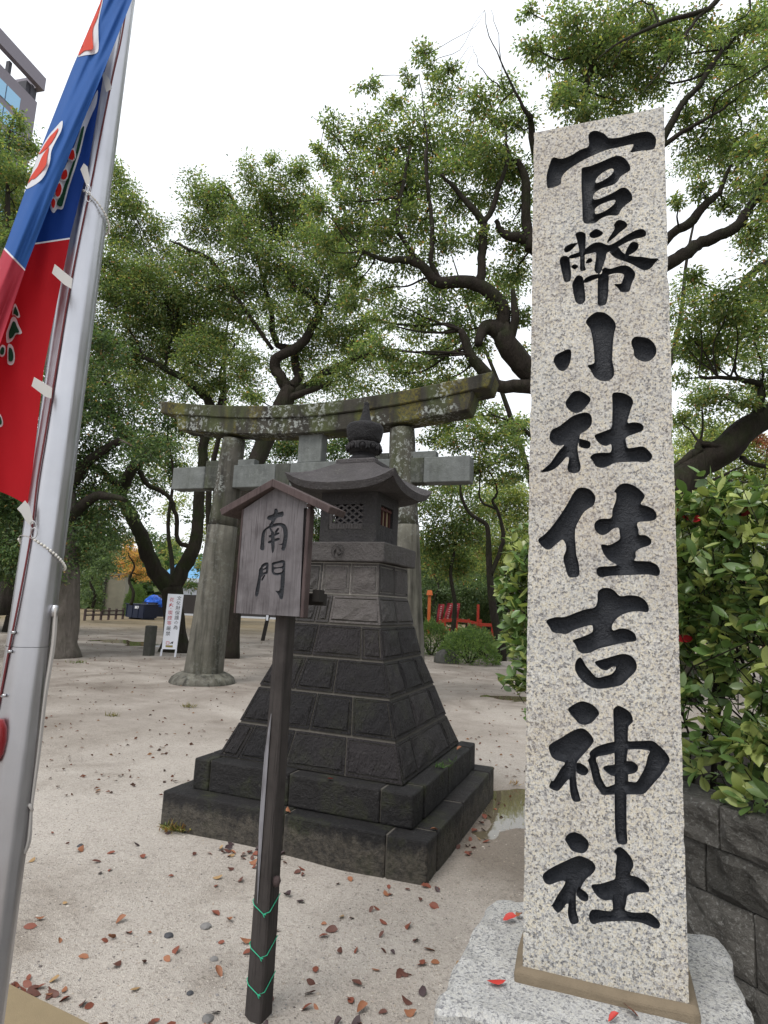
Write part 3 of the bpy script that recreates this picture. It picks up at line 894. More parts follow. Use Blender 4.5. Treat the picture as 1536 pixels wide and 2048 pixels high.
    for k in range(3):
        a0 = 2 * math.pi * k / 3 + 0.4
        pts, rr = [], []
        for t in range(9):
            u = t / 8
            a = a0 + u * 1.75
            r = 0.018 + 0.024 * u
            pts.append((r * math.cos(a) - 0.008, y, cz + r * math.sin(a)))
            rr.append(0.0062 * (1 - u) ** 0.8 + 0.0012)
        cr_m.tube(pts, rr, 6)
    cr_m.build('comma_crest', CREST_STONE, L, smooth=True)
    # fire box
    a, z0, z1 = 0.240, 2.010, 2.455
    fb = MB()
    def wall(side, u0, u1, v0, v1, th=0.05):
        fr = side_frame(side)
        def q(x0, x1, za, zb):
            if x1 - x0 < 1e-4 or zb - za < 1e-4: return
            b = MB().box(((x0 + x1) / 2, -a + th / 2, (za + zb) / 2), (x1 - x0, th, zb - za))
            fb.add([tuple(fr(p)) for p in b.v], b.f)
        e = a if side in (0, 2) else a - th - 0.0005
        q(-e, u0, z0, z1); q(u1, e, z0, z1); q(u0, u1, z0, v0); q(u0, u1, v1, z1)
    wall(0, -0.165, 0.127, 2.118, 2.318)
    wall(1, -0.150, 0.115, 2.165, 2.325)
    wall(2, -0.14, 0.14, 2.12, 2.32)
    wall(3, -0.12, 0.12, 2.14, 2.32)
    fb.build('fire_box', MID_STONE, L)
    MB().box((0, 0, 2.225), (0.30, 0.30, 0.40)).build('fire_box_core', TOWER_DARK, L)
    # front lattice: stone diagonals with diamond openings
    la = MB()
    fx0, fx1, fz0, fz1 = -0.160, 0.127, 2.121, 2.316
    yy = -a + 0.016
    lat0, lat1, lz0, lz1 = -0.135, 0.125, 2.166, 2.315
    fr_ = MB()
    fr_.box(((fx0 + fx1) / 2, yy - 0.004, (fz0 + lz0) / 2), (fx1 - fx0, 0.02, lz0 - fz0))
    fr_.box((-0.150, yy - 0.004, (lz0 + fz1) / 2), (0.028, 0.02, fz1 - lz0 - 0.001))
    for k in range(11):
        fr_.box((lat0 + 0.012 + k * 0.0235, yy - 0.0155, 2.143), (0.012, 0.005, 0.034))
    wfr = fr_.build('window_frame', LATTICE_STONE, L)
    nx_, nz_ = 7.0, 5.0
    px_, pz_ = 0.0685, 0.0500
    def clipseg(p, q):
        t0, t1 = 0.0, 1.0
        d = (q[0] - p[0], q[1] - p[1])
        for pp, dd, lo, hi in ((p[0], d[0], lat0, lat1), (p[1], d[1], lz0, lz1)):
            ta, tb = (lo - pp) / dd, (hi - pp) / dd
            if ta > tb: ta, tb = tb, ta
            t0, t1 = max(t0, ta), min(t1, tb)
        return ((p[0] + d[0] * t0, p[1] + d[1] * t0), (p[0] + d[0] * t1, p[1] + d[1] * t1)) if t1 - t0 > 0.02 else None
    for k in range(-4, 6):
        x = lat0 + k * px_ * 1.0
        H_ = lz1 - lz0
        dxx = H_ * px_ / pz_
        for sgn in (1, -1):
            sg = clipseg((x, lz0 if sgn > 0 else lz1), (x + dxx, lz1 if sgn > 0 else lz0))
            if sg: la.bar((sg[0][0], yy + (0.0015 if sgn > 0 else 0), sg[0][1]), (sg[1][0], yy + (0.0015 if sgn > 0 else 0), sg[1][1]), 0.015, 0.017, up=(0, 1, 0))
    la.build('window_lattice', LATTICE_STONE, wfr)
    # side window: reddish wooden lattice over pale paper-like boards
    fr1 = side_frame(1)
    sw = MB().box((-0.0175, -a + 0.045, 2.245), (0.262, 0.012, 0.157))
    sw.v = [tuple(fr1(p)) for p in sw.v]
    sw.build('shutter', PANEL_PALE, L)
    sl = MB()
    for x in (-0.140, -0.055, 0.02, 0.105):
        sl.box((x, -a + 0.030, 2.245), (0.016, 0.016, 0.157))
    sl.box((-0.0175, -a + 0.018, 2.300), (0.262, 0.012, 0.018))
    sl.v = [tuple(fr1(p)) for p in sl.v]
    sl.build('window_lattice', WOOD_LATTICE, L)
    # curved roof with lifted corners
    n = 12
    mb = MB()
    top = {}
    ht = 0.463
    def prof(r):            # height of the roof top surface against distance to the eave
        return 2.452 + (2.668 - 2.452) * (max(0.0, 1 - r) / 0.64) ** 1.18
    rings = [1.0, 0.93, 0.8, 0.65, 0.5, 0.36]
    V, F = [], []
    per = 4 * n
    def ringpts(r, dz=0.0, under=False, hw=ht):
        out = []
        for side in range(4):
            fr = side_frame(side)
            for k in range(n):
                u = -1 + 2 * k / n
                lift = 0.092 * abs(u) ** 3.2 * max(0.0, (r - 0.3) / 0.7) ** 1.6
                bow = 1.0 + 0.0 * u
                p = fr((u * hw * r * bow, -hw * r * bow, 0))
                z = (2.408 + lift * 1.05 - (0.02 if under else 0)) if under else prof(r) + lift + dz
                out.append((p.x, p.y, z))
        return out
    for r in rings: V += ringpts(r)
    NR = len(rings)
    for i in range(NR - 1):
        for k in range(per):
            F.append((i * per + k, i * per + (k + 1) % per, (i + 1) * per + (k + 1) % per, (i + 1) * per + k))
    b0 = len(V)
    low = []
    for (x, y, z), (x2, y2, z2) in zip(ringpts(1.0), ringpts(0.955)):
        low.append((x2, y2, z - 0.055))
    V += low
    for k in range(per): F.append((b0 + k, b0 + (k + 1) % per, (k + 1) % per, k))
    b1 = len(V)
    V += [(x, y, 2.415) for x, y, z in ringpts(0.6)]
    for k in range(per): F.append((b1 + k, b1 + (k + 1) % per, b0 + (k + 1) % per, b0 + k))
    F.append(tuple(b1 + k for k in range(per - 1, -1, -1)))
    F.append(tuple((NR - 1) * per + k for k in range(per)))
    mb.add(V, F)
    mb.build('roof', ROOF_STONE, L, smooth=False, rough=0.0025, rs=8)
    rm = MB().box((0, 0, 2.683), (0.345, 0.345, 0.046))
    rm.build('roof_cap', ROOF_STONE, L, bevel=0.01)
    # finial
    MB().lathe([(0.0, 2.708), (0.128, 2.709), (0.130, 2.725), (0.118, 2.742), (0.098, 2.755), (0.096, 2.775)], 28).build('finial_ring', JEWEL_STONE, L, smooth=True)
    MB().lathe([(0.02, 2.765), (0.085, 2.767), (0.120, 2.785), (0.137, 2.815), (0.138, 2.845), (0.125, 2.868), (0.02, 2.872)], 28).build('lotus_cup', JEWEL_STONE, L, smooth=True)
    pet = MB()
    for q in range(7):
        ph = (q / 6 - 0.5) * math.pi * 0.9
        pet.tube([(0.034 * math.sin(ph), -0.004 * math.cos(ph), 0.036 * math.cos(ph) - 0.006), (0.034 * math.sin(ph + 0.5), -0.004, 0.036 * math.cos(ph + 0.5) - 0.006)], 0.010, 6)
    petals = []
    pb = MB()
    arc = [(0.036 * math.sin(t), -0.003, 0.040 * math.cos(t) - 0.012) for t in np.linspace(-2.2, 2.2, 11)]
    pb.tube(arc, [0.006, 0.010, 0.011, 0.012, 0.012, 0.012, 0.012, 0.012, 0.011, 0.010, 0.006], 6)
    pb.tube([(0, -0.004, -0.030), (0, -0.010, -0.012), (0, -0.010, 0.004), (0, -0.004, 0.018)], [0.006, 0.017, 0.017, 0.006], 8)
    for k in range(10):
        o = pb.build('lotus_petal', JEWEL_STONE, L, smooth=True) if k == 0 else petals[0].copy()
        if k:
            COL.objects.link(o)
            o.parent = L
        petals.append(o)
        a_ = 2 * math.pi * (k + 0.5) / 10
        o.location = (0.132 * math.sin(a_), -0.132 * math.cos(a_), 2.828)
        o.rotation_euler = (rad(-8), 0, a_)
        o.rotation_mode = 'XYZ'
    body = [(0.02, 2.868), (0.128, 2.872), (0.140, 2.90), (0.150, 2.95), (0.156, 2.985), (0.153, 3.01), (0.138, 3.028), (0.105, 3.040), (0.062, 3.048),
            (0.052, 3.062), (0.043, 3.095), (0.032, 3.14), (0.025, 3.18), (0.021, 3.205), (0.023, 3.218), (0.018, 3.228), (0.006, 3.231)]
    MB().lathe(body, 32).build('finial_jewel', JEWEL_STONE, L, smooth=True)
    return L


build_lantern()

# ------------------------------------------------------------------ torii gate
TYAW = rad(-20.5)
TO = (-3.185, 11.468, 0.0)


def build_torii():
    T = thing('torii_gate', 'large mossy stone torii gate with upswept lintel behind the lantern', 'torii gate', TO, TYAW)
    zt = 4.56

    def column(x0, x1):
        lean = (x1 - x0) / zt
        def seg(name, za, zb, ra, rb, mat, n=10):
            pts, rr = [], []
            for i in range(n + 1):
                t = i / n
                z = za + (zb - za) * t
                pts.append((x0 + lean * z, 0, z))
                rr.append(ra + (rb - ra) * t)
            mb = MB().tube(pts, rr, 28)
            return mb.build(name, mat, T, smooth=False, rough=0.006, rs=4)
        seg('lower_column', 0.0, 2.88, 0.355, 0.272, TORII_COL_LOW)
        seg('upper_column', 2.884, zt, 0.262, 0.215, TORII_COL)
        MB().lathe([(0.0, -0.06), (0.58, -0.06), (0.585, 0.03), (0.55, 0.10), (0.47, 0.155), (0.40, 0.185), (0.36, 0.19), (0.30, 0.19)], 26, c=(x0, 0, 0)).build('column_footing', TORII_COL_LOW, T, smooth=True, rough=0.012, rs=2)
    column(0.02, 0.255)
    column(3.90, 3.665)
    for o in T.children:
        for p in o.data.polygons: p.use_smooth = len(p.vertices) <= 4
    # tie beam in three lengths, new stone with old stubs by the columns
    z0, z1 = 3.585, 4.015
    d = 0.30
    zc = (z0 + z1) / 2
    def blk(name, xa, xb, mat, dd=d, za=z0, zb=z1, y=0.0, bev=0.012):
        MB().box(((xa + xb) / 2, y, (za + zb) / 2), (xb - xa, dd, zb - za)).build(name, mat, T, bevel=bev)
    blk('tie_beam', -0.99, -0.245, TORII_NEW)
    blk('tie_beam_stub', -0.242, 0.04, TORII_OLD, 0.292)
    blk('tie_beam', 0.40, 1.30, TORII_NEW)
    blk('tie_beam_stub', 1.303, 1.60, TORII_OLD, 0.294)
    blk('tie_beam', 1.603, 3.52, TORII_NEW, 0.296)
    blk('tie_beam_stub', 3.88, 4.12, TORII_OLD, 0.292)
    blk('tie_beam', 4.123, 4.905, TORII_NEW)
    # wedges on the tie beam against the columns
    for xa, xb, mat in ((-0.28, 0.035, TORII_OLD), (0.435, 0.80, TORII_NEW), (3.12, 3.47, TORII_OLD), (3.885, 4.31, TORII_NEW)):
        MB().box(((xa + xb) / 2, 0, z1 + 0.062), (xb - xa, 0.17, 0.12)).build('wedge', mat, T, bevel=0.008)
    # central strut
    MB().box((1.957, 0, (z1 + zt) / 2), (0.47, 0.24, zt - z1 - 0.004)).build('central_strut', TORII_NEW, T, bevel=0.012)
    # two stacked curved lintels
    def lintel(name, xa, xb, ztop, zbot, dy, slant, mat, n=36):
        mb = MB()
        V, F = [], []
        for i in range(n + 1):
            t = i / n
            u = 2 * t - 1
            lift = 0.30 * abs(u) ** 1.75 * ((xb - xa) / 6.6) ** 1.75
            xt = xa + (xb - xa) * t
            xbm = (xa + slant) + (xb - xa - 2 * slant) * t
            for yy in (-dy, dy):
                V.append((xt, yy, ztop + lift))
                V.append((xbm, yy * 0.94, zbot + lift * (0.93)))
        for i in range(n):
            a, b = i * 4, (i + 1) * 4
            F += [(a + 1, b + 1, b, a), (a + 2, b + 2, b + 3, a + 3), (a, b, b + 2, a + 2), (a + 3, b + 3, b + 1, a + 1)]
        F += [(0, 2, 3, 1), (n * 4 + 1, n * 4 + 3, n * 4 + 2, n * 4)]
        mb.add(V, F)
        return mb.build(name, mat, T, bevel=0.015, rough=0.007, rs=5)
    lintel('upper_lintel', -1.38, 5.28, 5.05, 4.825, 0.31, 0.07, TORII_BEAM)
    lintel('lower_lintel', -0.99, 4.95, 4.822, 4.53, 0.255, 0.085, TORII_BEAM)
    return T


build_torii()

# ------------------------------------------------------------------ carved lettering
def parse(k):
    G = []
    for hole, s in GLYPHS[k]:
        P = np.array([[float(a) for a in q.split(',')] for q in s.split()]) / 1000.0
        P = catmull(P, 3, True)
        if hole: G[-1].append(P)
        else: G.append([P])
    return G


def sdf(groups, X, Z):
    best = np.full(X.shape, 9.0)
    for rings in groups:
        dist = np.full(X.shape, 9.0)
        ins = np.zeros(X.shape, bool)
        for P in rings:
            for (x0, z0), (x1, z1) in zip(P, np.roll(P, -1, 0)):
                dx, dz = x1 - x0, z1 - z0
                L2 = dx * dx + dz * dz + 1e-12
                t = np.clip(((X - x0) * dx + (Z - z0) * dz) / L2, 0, 1)
                dist = np.minimum(dist, np.hypot(X - x0 - t * dx, Z - z0 - t * dz))
                if z0 != z1:
                    cr = ((z0 <= Z) != (z1 <= Z)) & (X < dx * (Z - z0) / dz + x0)
                    ins ^= cr
        best = np.minimum(best, np.where(ins, -dist, dist))
    return best


def carved_face(parent, keys, edge, z0, z1, step, depth, R, face_mat, ink_mat, face_name, y=0.0, jit=0.0):
    """front face of a slab with cut letters: the flat rest as one part, every character a part of its own.
    edge(z) gives the left and right end of the face at that height"""
    nz = int(round((z1 - z0) / step))
    zs = np.linspace(z0, z1, nz + 1)
    nu = int(round((edge(z0)[1] - edge(z0)[0]) / step))
    ts = np.linspace(0, 1, nu + 1)
    X = np.empty((nz + 1, nu + 1)); Z = np.empty_like(X)
    for j, z in enumerate(zs):
        a, b = edge(z)
        X[j] = a + (b - a) * ts
        Z[j] = z
    S = np.full(X.shape, 9.0)
    Lb = np.zeros(X.shape, int)
    for li, k in enumerate(keys):
        G = parse(k)
        allp = np.concatenate([p for g in G for p in g])
        lo, hi = allp.min(0) - 0.01, allp.max(0) + 0.01
        m = (X > lo[0]) & (X < hi[0]) & (Z > lo[1]) & (Z < hi[1])
        s = np.full(X.shape, 9.0)
        s[m] = sdf(G, X[m], Z[m])
        upd = s < S
        Lb[upd] = li
        S = np.minimum(S, s)
    S = np.where(np.abs(S) < 1e-5, 1e-5, S)
    t = np.clip(-S / R, 0, 1)
    t2 = np.clip(-S / (R * 2.2), 0, 1)
    Yd = depth * (0.74 * np.sqrt(np.clip(1 - (1 - t) ** 2, 0, 1)) + 0.26 * t2)
    if jit: Yd = Yd + np.where(S < -0.003, 1, 0) * jit * (rng.random(S.shape) - 0.5)
    V = np.stack([X, Yd + y, Z], -1).reshape(-1, 3)
    s = S.ravel(); lb = Lb.ravel()
    w = nu + 1
    idx = np.arange((nz + 1) * w).reshape(nz + 1, w)
    a, b, c, d = idx[:-1, :-1].ravel(), idx[:-1, 1:].ravel(), idx[1:, 1:].ravel(), idx[1:, :-1].ravel()
    T = np.concatenate([np.stack([a, b, c], 1), np.stack([a, c, d], 1)])
    neg = (s[T] < 0).sum(1)
    outs = [list(map(tuple, T[neg == 0]))]
    ins = {i: [] for i in range(len(keys))}
    full = T[neg == 3]
    for tt in full: ins[lb[tt[0]]].append(tuple(tt))
    extra, cache, nV = [], {}, len(V)
    def cut(i, j):
        key = (min(i, j), max(i, j))
        if key not in cache:
            f = s[i] / (s[i] - s[j])
            p = V[i] * (1 - f) + V[j] * f
            cache[key] = nV + len(extra)
            extra.append((p[0], y, p[2]))
        return cache[key]
    for tt in T[(neg == 1) | (neg == 2)]:
        tt = list(tt)
        one = [i for i in tt if (s[i] < 0) == ((s[tt] < 0).sum() == 1)][0]
        k = tt.index(one)
        p, q, r = tt[k], tt[(k + 1) % 3], tt[(k + 2) % 3]
        pq, pr = cut(p, q), cut(p, r)
        A = [(p, pq, pr)]
        B = [(pq, q, r), (pq, r, pr)]
        li = lb[p] if s[p] < 0 else lb[q]
        if s[p] < 0: ins[li] += A; outs[0] += B
        else: ins[li] += B; outs[0] += A
    VV = np.concatenate([V, np.array(extra)]) if extra else V
    def mk(name, tris, mat, smooth):
        tr = np.array(tris)
        u, inv = np.unique(tr, return_inverse=True)
        return link(name, np_mesh(name, VV[u], inv.reshape(-1, 3), 3, smooth), mat, parent)
    mk(face_name, outs[0], face_mat, False)
    for i in range(len(keys)):
        mk('carved_character', ins[i], ink_mat, True)


# ------------------------------------------------------------------ granite monument
MYAW = rad(-19)
MO = (0.6109, 1.70, 0.0)


def build_monument():
    M = thing('stone_monument', 'tall pale granite pillar carved with large black characters on a rough granite base', 'stone monument', MO, MYAW)
    zb, zt = 0.600, 3.086
    def edge(z):
        t = (z - zb) / (zt - zb)
        chip = lambda k: max(0.0, mnoise.noise(Vector((k, z * 16, 0.5))) - 0.22) * 0.009 + abs(mnoise.noise(Vector((k, z * 60, 2.5)))) * 0.0016
        return (-0.2010 + 0.0085 * t + chip(1.0), 0.1965 - 0.0030 * t - chip(7.0))
    carved_face(M, ['c%d' % i for i in range(1, 9)], edge, zb, zt, 0.0026, 0.026, 0.0075, GRANITE, INK, 'pillar_face', 0.0, 0.0016)
    dp = 0.36
    a0, b0, a1, b1 = -0.1975, 0.193, -0.189, 0.190
    mb = MB()
    V = [(a0, 0.002, zb), (b0, 0.002, zb), (b0, dp, zb), (a0, dp, zb), (a1, 0.002, zt), (b1, 0.002, zt), (b1 - 0.004, dp, zt), (a1 + 0.004, dp, zt), (0, dp / 2, zt + 0.03)]
    mb.add(V, [(1, 2, 6, 5), (2, 3, 7, 6), (3, 0, 4, 7), (4, 5, 8), (5, 6, 8), (6, 7, 8), (7, 4, 8)])
    mb.build('pillar_shaft', GRANITE, M)
    # bed of mortar
    mb = MB()
    o = [(-0.226, -0.022), (0.206, -0.026), (0.222, -0.018), (0.226, 0.36), (0.20, 0.385), (-0.205, 0.385), (-0.226, 0.36)]
    n = len(o)
    mb.add([(x, y, 0.575) for x, y in o] + [(x * 0.985, y * 0.99 + 0.002, 0.615) for x, y in o] + [(x * 0.93, y + (0.016 if y < 0.1 else -0.01), 0.624) for x, y in o],
           [tuple(range(n - 1, -1, -1)), tuple(range(2 * n, 3 * n))] + [(i + k * n, (i + 1) % n + k * n, (i + 1) % n + (k + 1) * n, i + (k + 1) * n) for k in range(2) for i in range(n)])
    mb.build('mortar_bed', BED, M, bevel=0.006, seg=2, sub=2, rough=0.005, rs=16)
    # rough pedestal block
    bm = bmesh.new()
    bmesh.ops.create_cube(bm, size=1.0)
    for v in bm.verts:
        lo = v.co.z < 0
        x = (-0.345 - (0.05 if v.co.y < 0 else 0) if v.co.x < 0 else 0.345) * (1.12 if lo else 1.0)
        y = (-0.185 if v.co.y < 0 else 0.455)
        y += (-0.05 if v.co.y < 0 else 0.04) if lo else 0
        v.co = Vector((x, y, -0.06 if lo else 0.595))
    bmesh.ops.bevel(bm, geom=bm.edges[:], offset=0.012, segments=1, profile=0.5, affect='EDGES')
    bmesh.ops.triangulate(bm, faces=bm.faces[:])
    for _ in range(5):
        bmesh.ops.subdivide_edges(bm, edges=[e for e in bm.edges if e.calc_length() > 0.035], cuts=1)
        bmesh.ops.triangulate(bm, faces=[f for f in bm.faces if len(f.verts) > 3])
    for v in bm.verts:
        top = v.co.z > 0.585 and -0.30 < v.co.x < 0.31 and -0.15 < v.co.y < 0.42
        k = 0.12 if top else 1.0
        v.co += mnoise.noise_vector(v.co * 5.0) * 0.013 * k + mnoise.noise_vector(v.co * 16.0 + Vector((3, 1, 7))) * 0.011 * k
        if v.co.z > 0.607: v.co.z = 0.607
    me = bpy.data.meshes.new('pedestal')
    bm.to_mesh(me)
    bm.free()
    link('pedestal', me, GRANITE_ROUGH, M)
    return M


build_monument()

# ------------------------------------------------------------------ wooden notice board on its post
SYAW = rad(-22)
SO = (-0.4480, 2.50, 0.0)


def build_sign():
    S = thing('wooden_signboard', 'grey wooden notice board with a little gable roof on a dark post', 'notice board', SO, SYAW)
    # post: eight-sided, lighter bare facet low on its left edge
    def post(name, mat, px0, w, z0, z1, y, dy):
        mb = MB()
        c = w * 0.24
        c2 = w * 0.42
        o = [(-w / 2 + c2, -w / 2), (w / 2 - c * 0.35, -w / 2), (w / 2, -w / 2 + c * 0.35), (w / 2, w / 2), (-w / 2, w / 2), (-w / 2, -w / 2 + c)]
        n = len(o)
        rows = [z0 + (z1 - z0) * i / 6 for i in range(7)]
        V = []
        for i, z in enumerate(rows):
            t = (z - z0) / (1.9 - z0)
            k = 1.13 - 0.30 * t
            for x, yy in o: V.append((px0 - 0.004 * t + x * k, y + dy * t + yy * k, z))
        F = [(i * n + k, i * n + (k + 1) % n, (i + 1) * n + (k + 1) % n, (i + 1) * n + k) for i in range(6) for k in range(n)]
        F += [tuple(range(n - 1, -1, -1)), tuple(range(6 * n, 7 * n))]
        mb.add(V, F)
        return mb.build(name, mat, S, rough=0.0015, rs=6)
    post('post', WOOD_POST, 0.030, 0.072, -0.06, 1.93, 0.078, 0.006)
    # a long sliver of bare wood where the post was split
    sl = MB()
    pts = [(0.40, 0.004), (0.52, 0.014), (0.66, 0.028), (0.82, 0.030), (0.94, 0.028), (1.03, 0.016), (1.10, 0.003)]
    V = []
    for z, w in pts:
        t = z / 1.9
        k = 1.13 - 0.30 * t
        bx, by = 0.030 - 0.004 * t, 0.078
        x0, y0 = bx + (-0.036 + 0.0302) * k, by - 0.036 * k
        x1, y1 = bx - 0.036 * k, by + (-0.036 + 0.0173) * k
        f = min(1.0, w / 0.03)
        V += [(x0 * 1 - 0.0016, y0 - 0.0016, z), (x0 + (x1 - x0) * f - 0.0016, y0 + (y1 - y0) * f - 0.0016, z)]
    sl.add(V, [(2 * i, 2 * i + 2, 2 * i + 3, 2 * i + 1) for i in range(len(pts) - 1)])
    sl.build('bare_facet', WOOD_PALE, S)
    # board with gabled top
    zb, ze, za = 1.489, 1.925, 2.013
    xl, xr, xm = (-0.1575, -0.1600), (0.1425, 0.1305), -0.010
    def edge(z):
        t = (z - zb) / (ze - zb)
        return (xl[0] + (xl[1] - xl[0]) * t, xr[0] + (xr[1] - xr[0]) * t)
    carved_face(S, ['w1', 'w2'], edge, zb, ze, 0.0014, 0.006, 0.006, WOOD_BOARD, INK, 'board_face', 0.0, 0.0004)
    mb = MB()
    th = 0.026
    (a0, b0), (a1, b1) = edge(zb), edge(ze)
    mb.add([(a1, 0, ze), (b1 + 0.012, 0, ze), (xm, 0, za), (a0, 0, zb), (b0, 0, zb), (a0, th, zb), (b0, th, zb), (a1, th, ze), (b1, th, ze), (xm, th, za), (b1 + 0.012, 0, 1.9595)],
           [(0, 1, 10, 2), (3, 5, 6, 4), (5, 7, 9, 8, 6), (3, 0, 7, 5), (4, 6, 8, 1), (0, 2, 9, 7), (1, 8, 9, 2, 10)])
    mb.build('board', WOOD_BOARD, S)
    MB().box((0.1515, 0.020, (zb + ze) / 2 - 0.002), (0.016, 0.040, ze - zb + 0.004)).build('side_batten', WOOD_RED, S, bevel=0.002)
    MB().prism([(0.1438, ze + 0.0025), (0.1594, ze + 0.0025), (0.1594, 1.950), (0.1438, 1.9575)][::-1], 0.001, 0.039).build('side_batten', WOOD_RED, S)
    MB().box((-0.166, 0.026, (zb + ze) / 2), (0.008, 0.050, ze - zb)).build('side_batten', WOOD_RED, S)
    MB().box((0.0, 0.142, 1.56), (0.36, 0.030, 0.050)).build('back_rail', WOOD_BLACK, S)
    MB().box((0.168, 0.102, 1.575), (0.030, 0.048, 0.048)).build('rail_end', WOOD_BLACK, S)
    # gable roof boards
    for sg, xe, zee in ((-1, -0.262, 1.921), (1, 0.268, 1.925)):
        mb = MB()
        t = 0.030
        d = Vector((xe - xm, 0, zee - 2.046)).normalized()
        nrm = Vector((-d.z, 0, d.x)) * (1 if sg > 0 else -1)
        if nrm.z < 0: nrm = -nrm
        p, q = Vector((xm, 0, 2.046)), Vector((xe, 0, zee))
        o = [p, q, q - nrm * t * 0.95, p - Vector((0, 0, t * 1.12))]
        V = [v + Vector((0, -0.030, 0)) for v in o] + [v + Vector((0, 0.115, 0)) for v in o]
        fs = [(0, 1, 2, 3), (7, 6, 5, 4), (0, 4, 5, 1), (1, 5, 6, 2), (2, 6, 7, 3), (3, 7, 4, 0)]
        mb.add(V, fs)
        mb.build('roof_board', WOOD_RED, S, bevel=0.002)
    # three turns of green wire near the foot
    for z in (0.385, 0.235, 0.110):
        mb = MB()
        k = 1.13 - 0.22 * z / 1.9
        h = 0.0385 * k
        bx = 0.030 - 0.004 * z / 1.9
        mb.tube([(bx - h, 0.078 + h, z + 0.03), (bx - h, 0.078 - h * 0.5, z + 0.012), (bx - h * 0.5, 0.078 - h, z + 0.008), (bx + h * 0.55, 0.078 - h - 0.002, z - 0.014), (bx + h, 0.078 - h * 0.7, z - 0.008), (bx + h, 0.078 + h, z + 0.03)], 0.0017, 6)
        mb.tube([(bx + h * 0.55, 0.078 - h - 0.003, z - 0.014), (bx + h * 0.75, 0.072 - h, z - 0.022)], 0.002, 5)
        mb.tube([(bx + h * 0.55, 0.078 - h - 0.003, z - 0.014), (bx + h * 0.95, 0.066 - h, z - 0.008)], 0.002, 5)
        mb.build('wire_tie', WIRE_GREEN, S, smooth=True)
    MB().lathe([(0.0, -0.02), (0.012, -0.016), (0.018, 0.0), (0.014, 0.016), (0.0, 0.02)], 10, c=(0.074, 0.078, 0.475)).build('peg', WOOD_RED, S, smooth=True)
    return S


build_sign()

# ------------------------------------------------------------------ flag pole, banner and cords
def build_pole():
    p0, p1 = at(44, 1400, 1.60), at(140, 700, 1.64)
    d = (p1 - p0) / (p1[2] - p0[2])
    base = p0 - d * p0[2]
    P = thing('flagpole', 'tall brushed aluminium flagpole at the edge of the tan kerb, carrying the banner', 'flagpole', base)
    top = base + d * 8.0
    joint = p0 + d * (on_pole_z(1292) - p0[2])

    def shaft(name, za, zb, ra, rb):
        mb = MB()
        n = 48
        V, F = [], []
        for i, t in enumerate(np.linspace(0, 1, 9)):
            z = za + (zb - za) * t
            c = base + d * z
            r = ra + (rb - ra) * t
            for k in range(n):
                a = 2 * math.pi * k / n
                rr = r * (1 + 0.020 * math.cos(9 * a + 0.6))       # shallow flutes
                V.append((c[0] + rr * math.cos(a), c[1] + rr * math.sin(a), z))
        for i in range(8):
            F += [(i * n + k, i * n + (k + 1) % n, (i + 1) * n + (k + 1) % n, (i + 1) * n + k) for k in range(n)]
        mb.add(V, F)
        return mb.build(name, ALU, P, smooth=True, world=True)
    zj = joint[2]
    shaft('pole_section', -0.02, zj, 0.0535, 0.0530)
    shaft('pole_section', zj + 0.0012, 8.0, 0.0524, 0.040)
    cfr = base + d * 0.05
    MB().lathe([(0.05, -0.03), (0.16, -0.03), (0.16, 0.012), (0.15, 0.016), (0.05, 0.016)], 28, c=(base[0], base[1], 0.0)).build('base_flange', STEEL, P, smooth=False, world=True)
    # rivets
    rv = None
    for px, py in ((29, 1265), (22, 1303), (10, 1391)):
        z = on_pole_z(py)
        c = base + d * z
        dd = ray(px, py)
        # point of the shaft surface met by that line of sight
        o = CP[:2] - c[:2]
        k = dd[:2]
        A, B, Cc = k @ k, 2 * (o @ k), o @ o - 0.0535 ** 2
        disc = max(0.0, B * B - 4 * A * Cc)
        t = (-B - math.sqrt(disc)) / (2 * A)
        q = CP + dd * t
        nrm = Vector((q[0] - c[0], q[1] - c[1], 0)).normalized()
        m = MB()
        m.lathe([(0.004, 0), (0.0042, 0.001), (0.003, 0.010), (0.0005, 0.0034)], 12)
        R = nrm.to_track_quat('Z', 'Y').to_matrix()
        m.v = [tuple(R @ Vector(v) + Vector(q)) for v in m.v]
        m.build('rivet', STEEL, P, smooth=True, world=True)
    return P, base, d


def on_pole_z(py):
    # height of the pole axis where it crosses that row of the photograph
    px = 44 + (1400 - py) * 0.1372
    Y = 1.60 + (1400 - py) * 0.04 / 700
    return at(px, py, Y)[2]


POLE, PB, PD = build_pole()


def pole_pt(z, ang, r=0.056):
    c = PB + PD * z
    return Vector((c[0] + r * math.sin(ang), c[1] - r * math.cos(ang), z))


def pole_front(px, py, r=0.0555):
    """the point of the shaft met by that line of sight"""
    c0 = PB + PD * 1.0
    dd = ray(px, py)
    # cylinder about the line PB + PD * z, sliced horizontally
    z = 1.5
    for _ in range(12):
        c = PB + PD * z
        o = CP[:2] - c[:2]
        k = dd[:2]
        A, B_, C_ = k @ k, 2 * (o @ k), o @ o - r * r
        t = (-B_ - math.sqrt(max(0.0, B_ * B_ - 4 * A * C_))) / (2 * A)
        z = (CP + dd * t)[2]
    return CP + dd * t


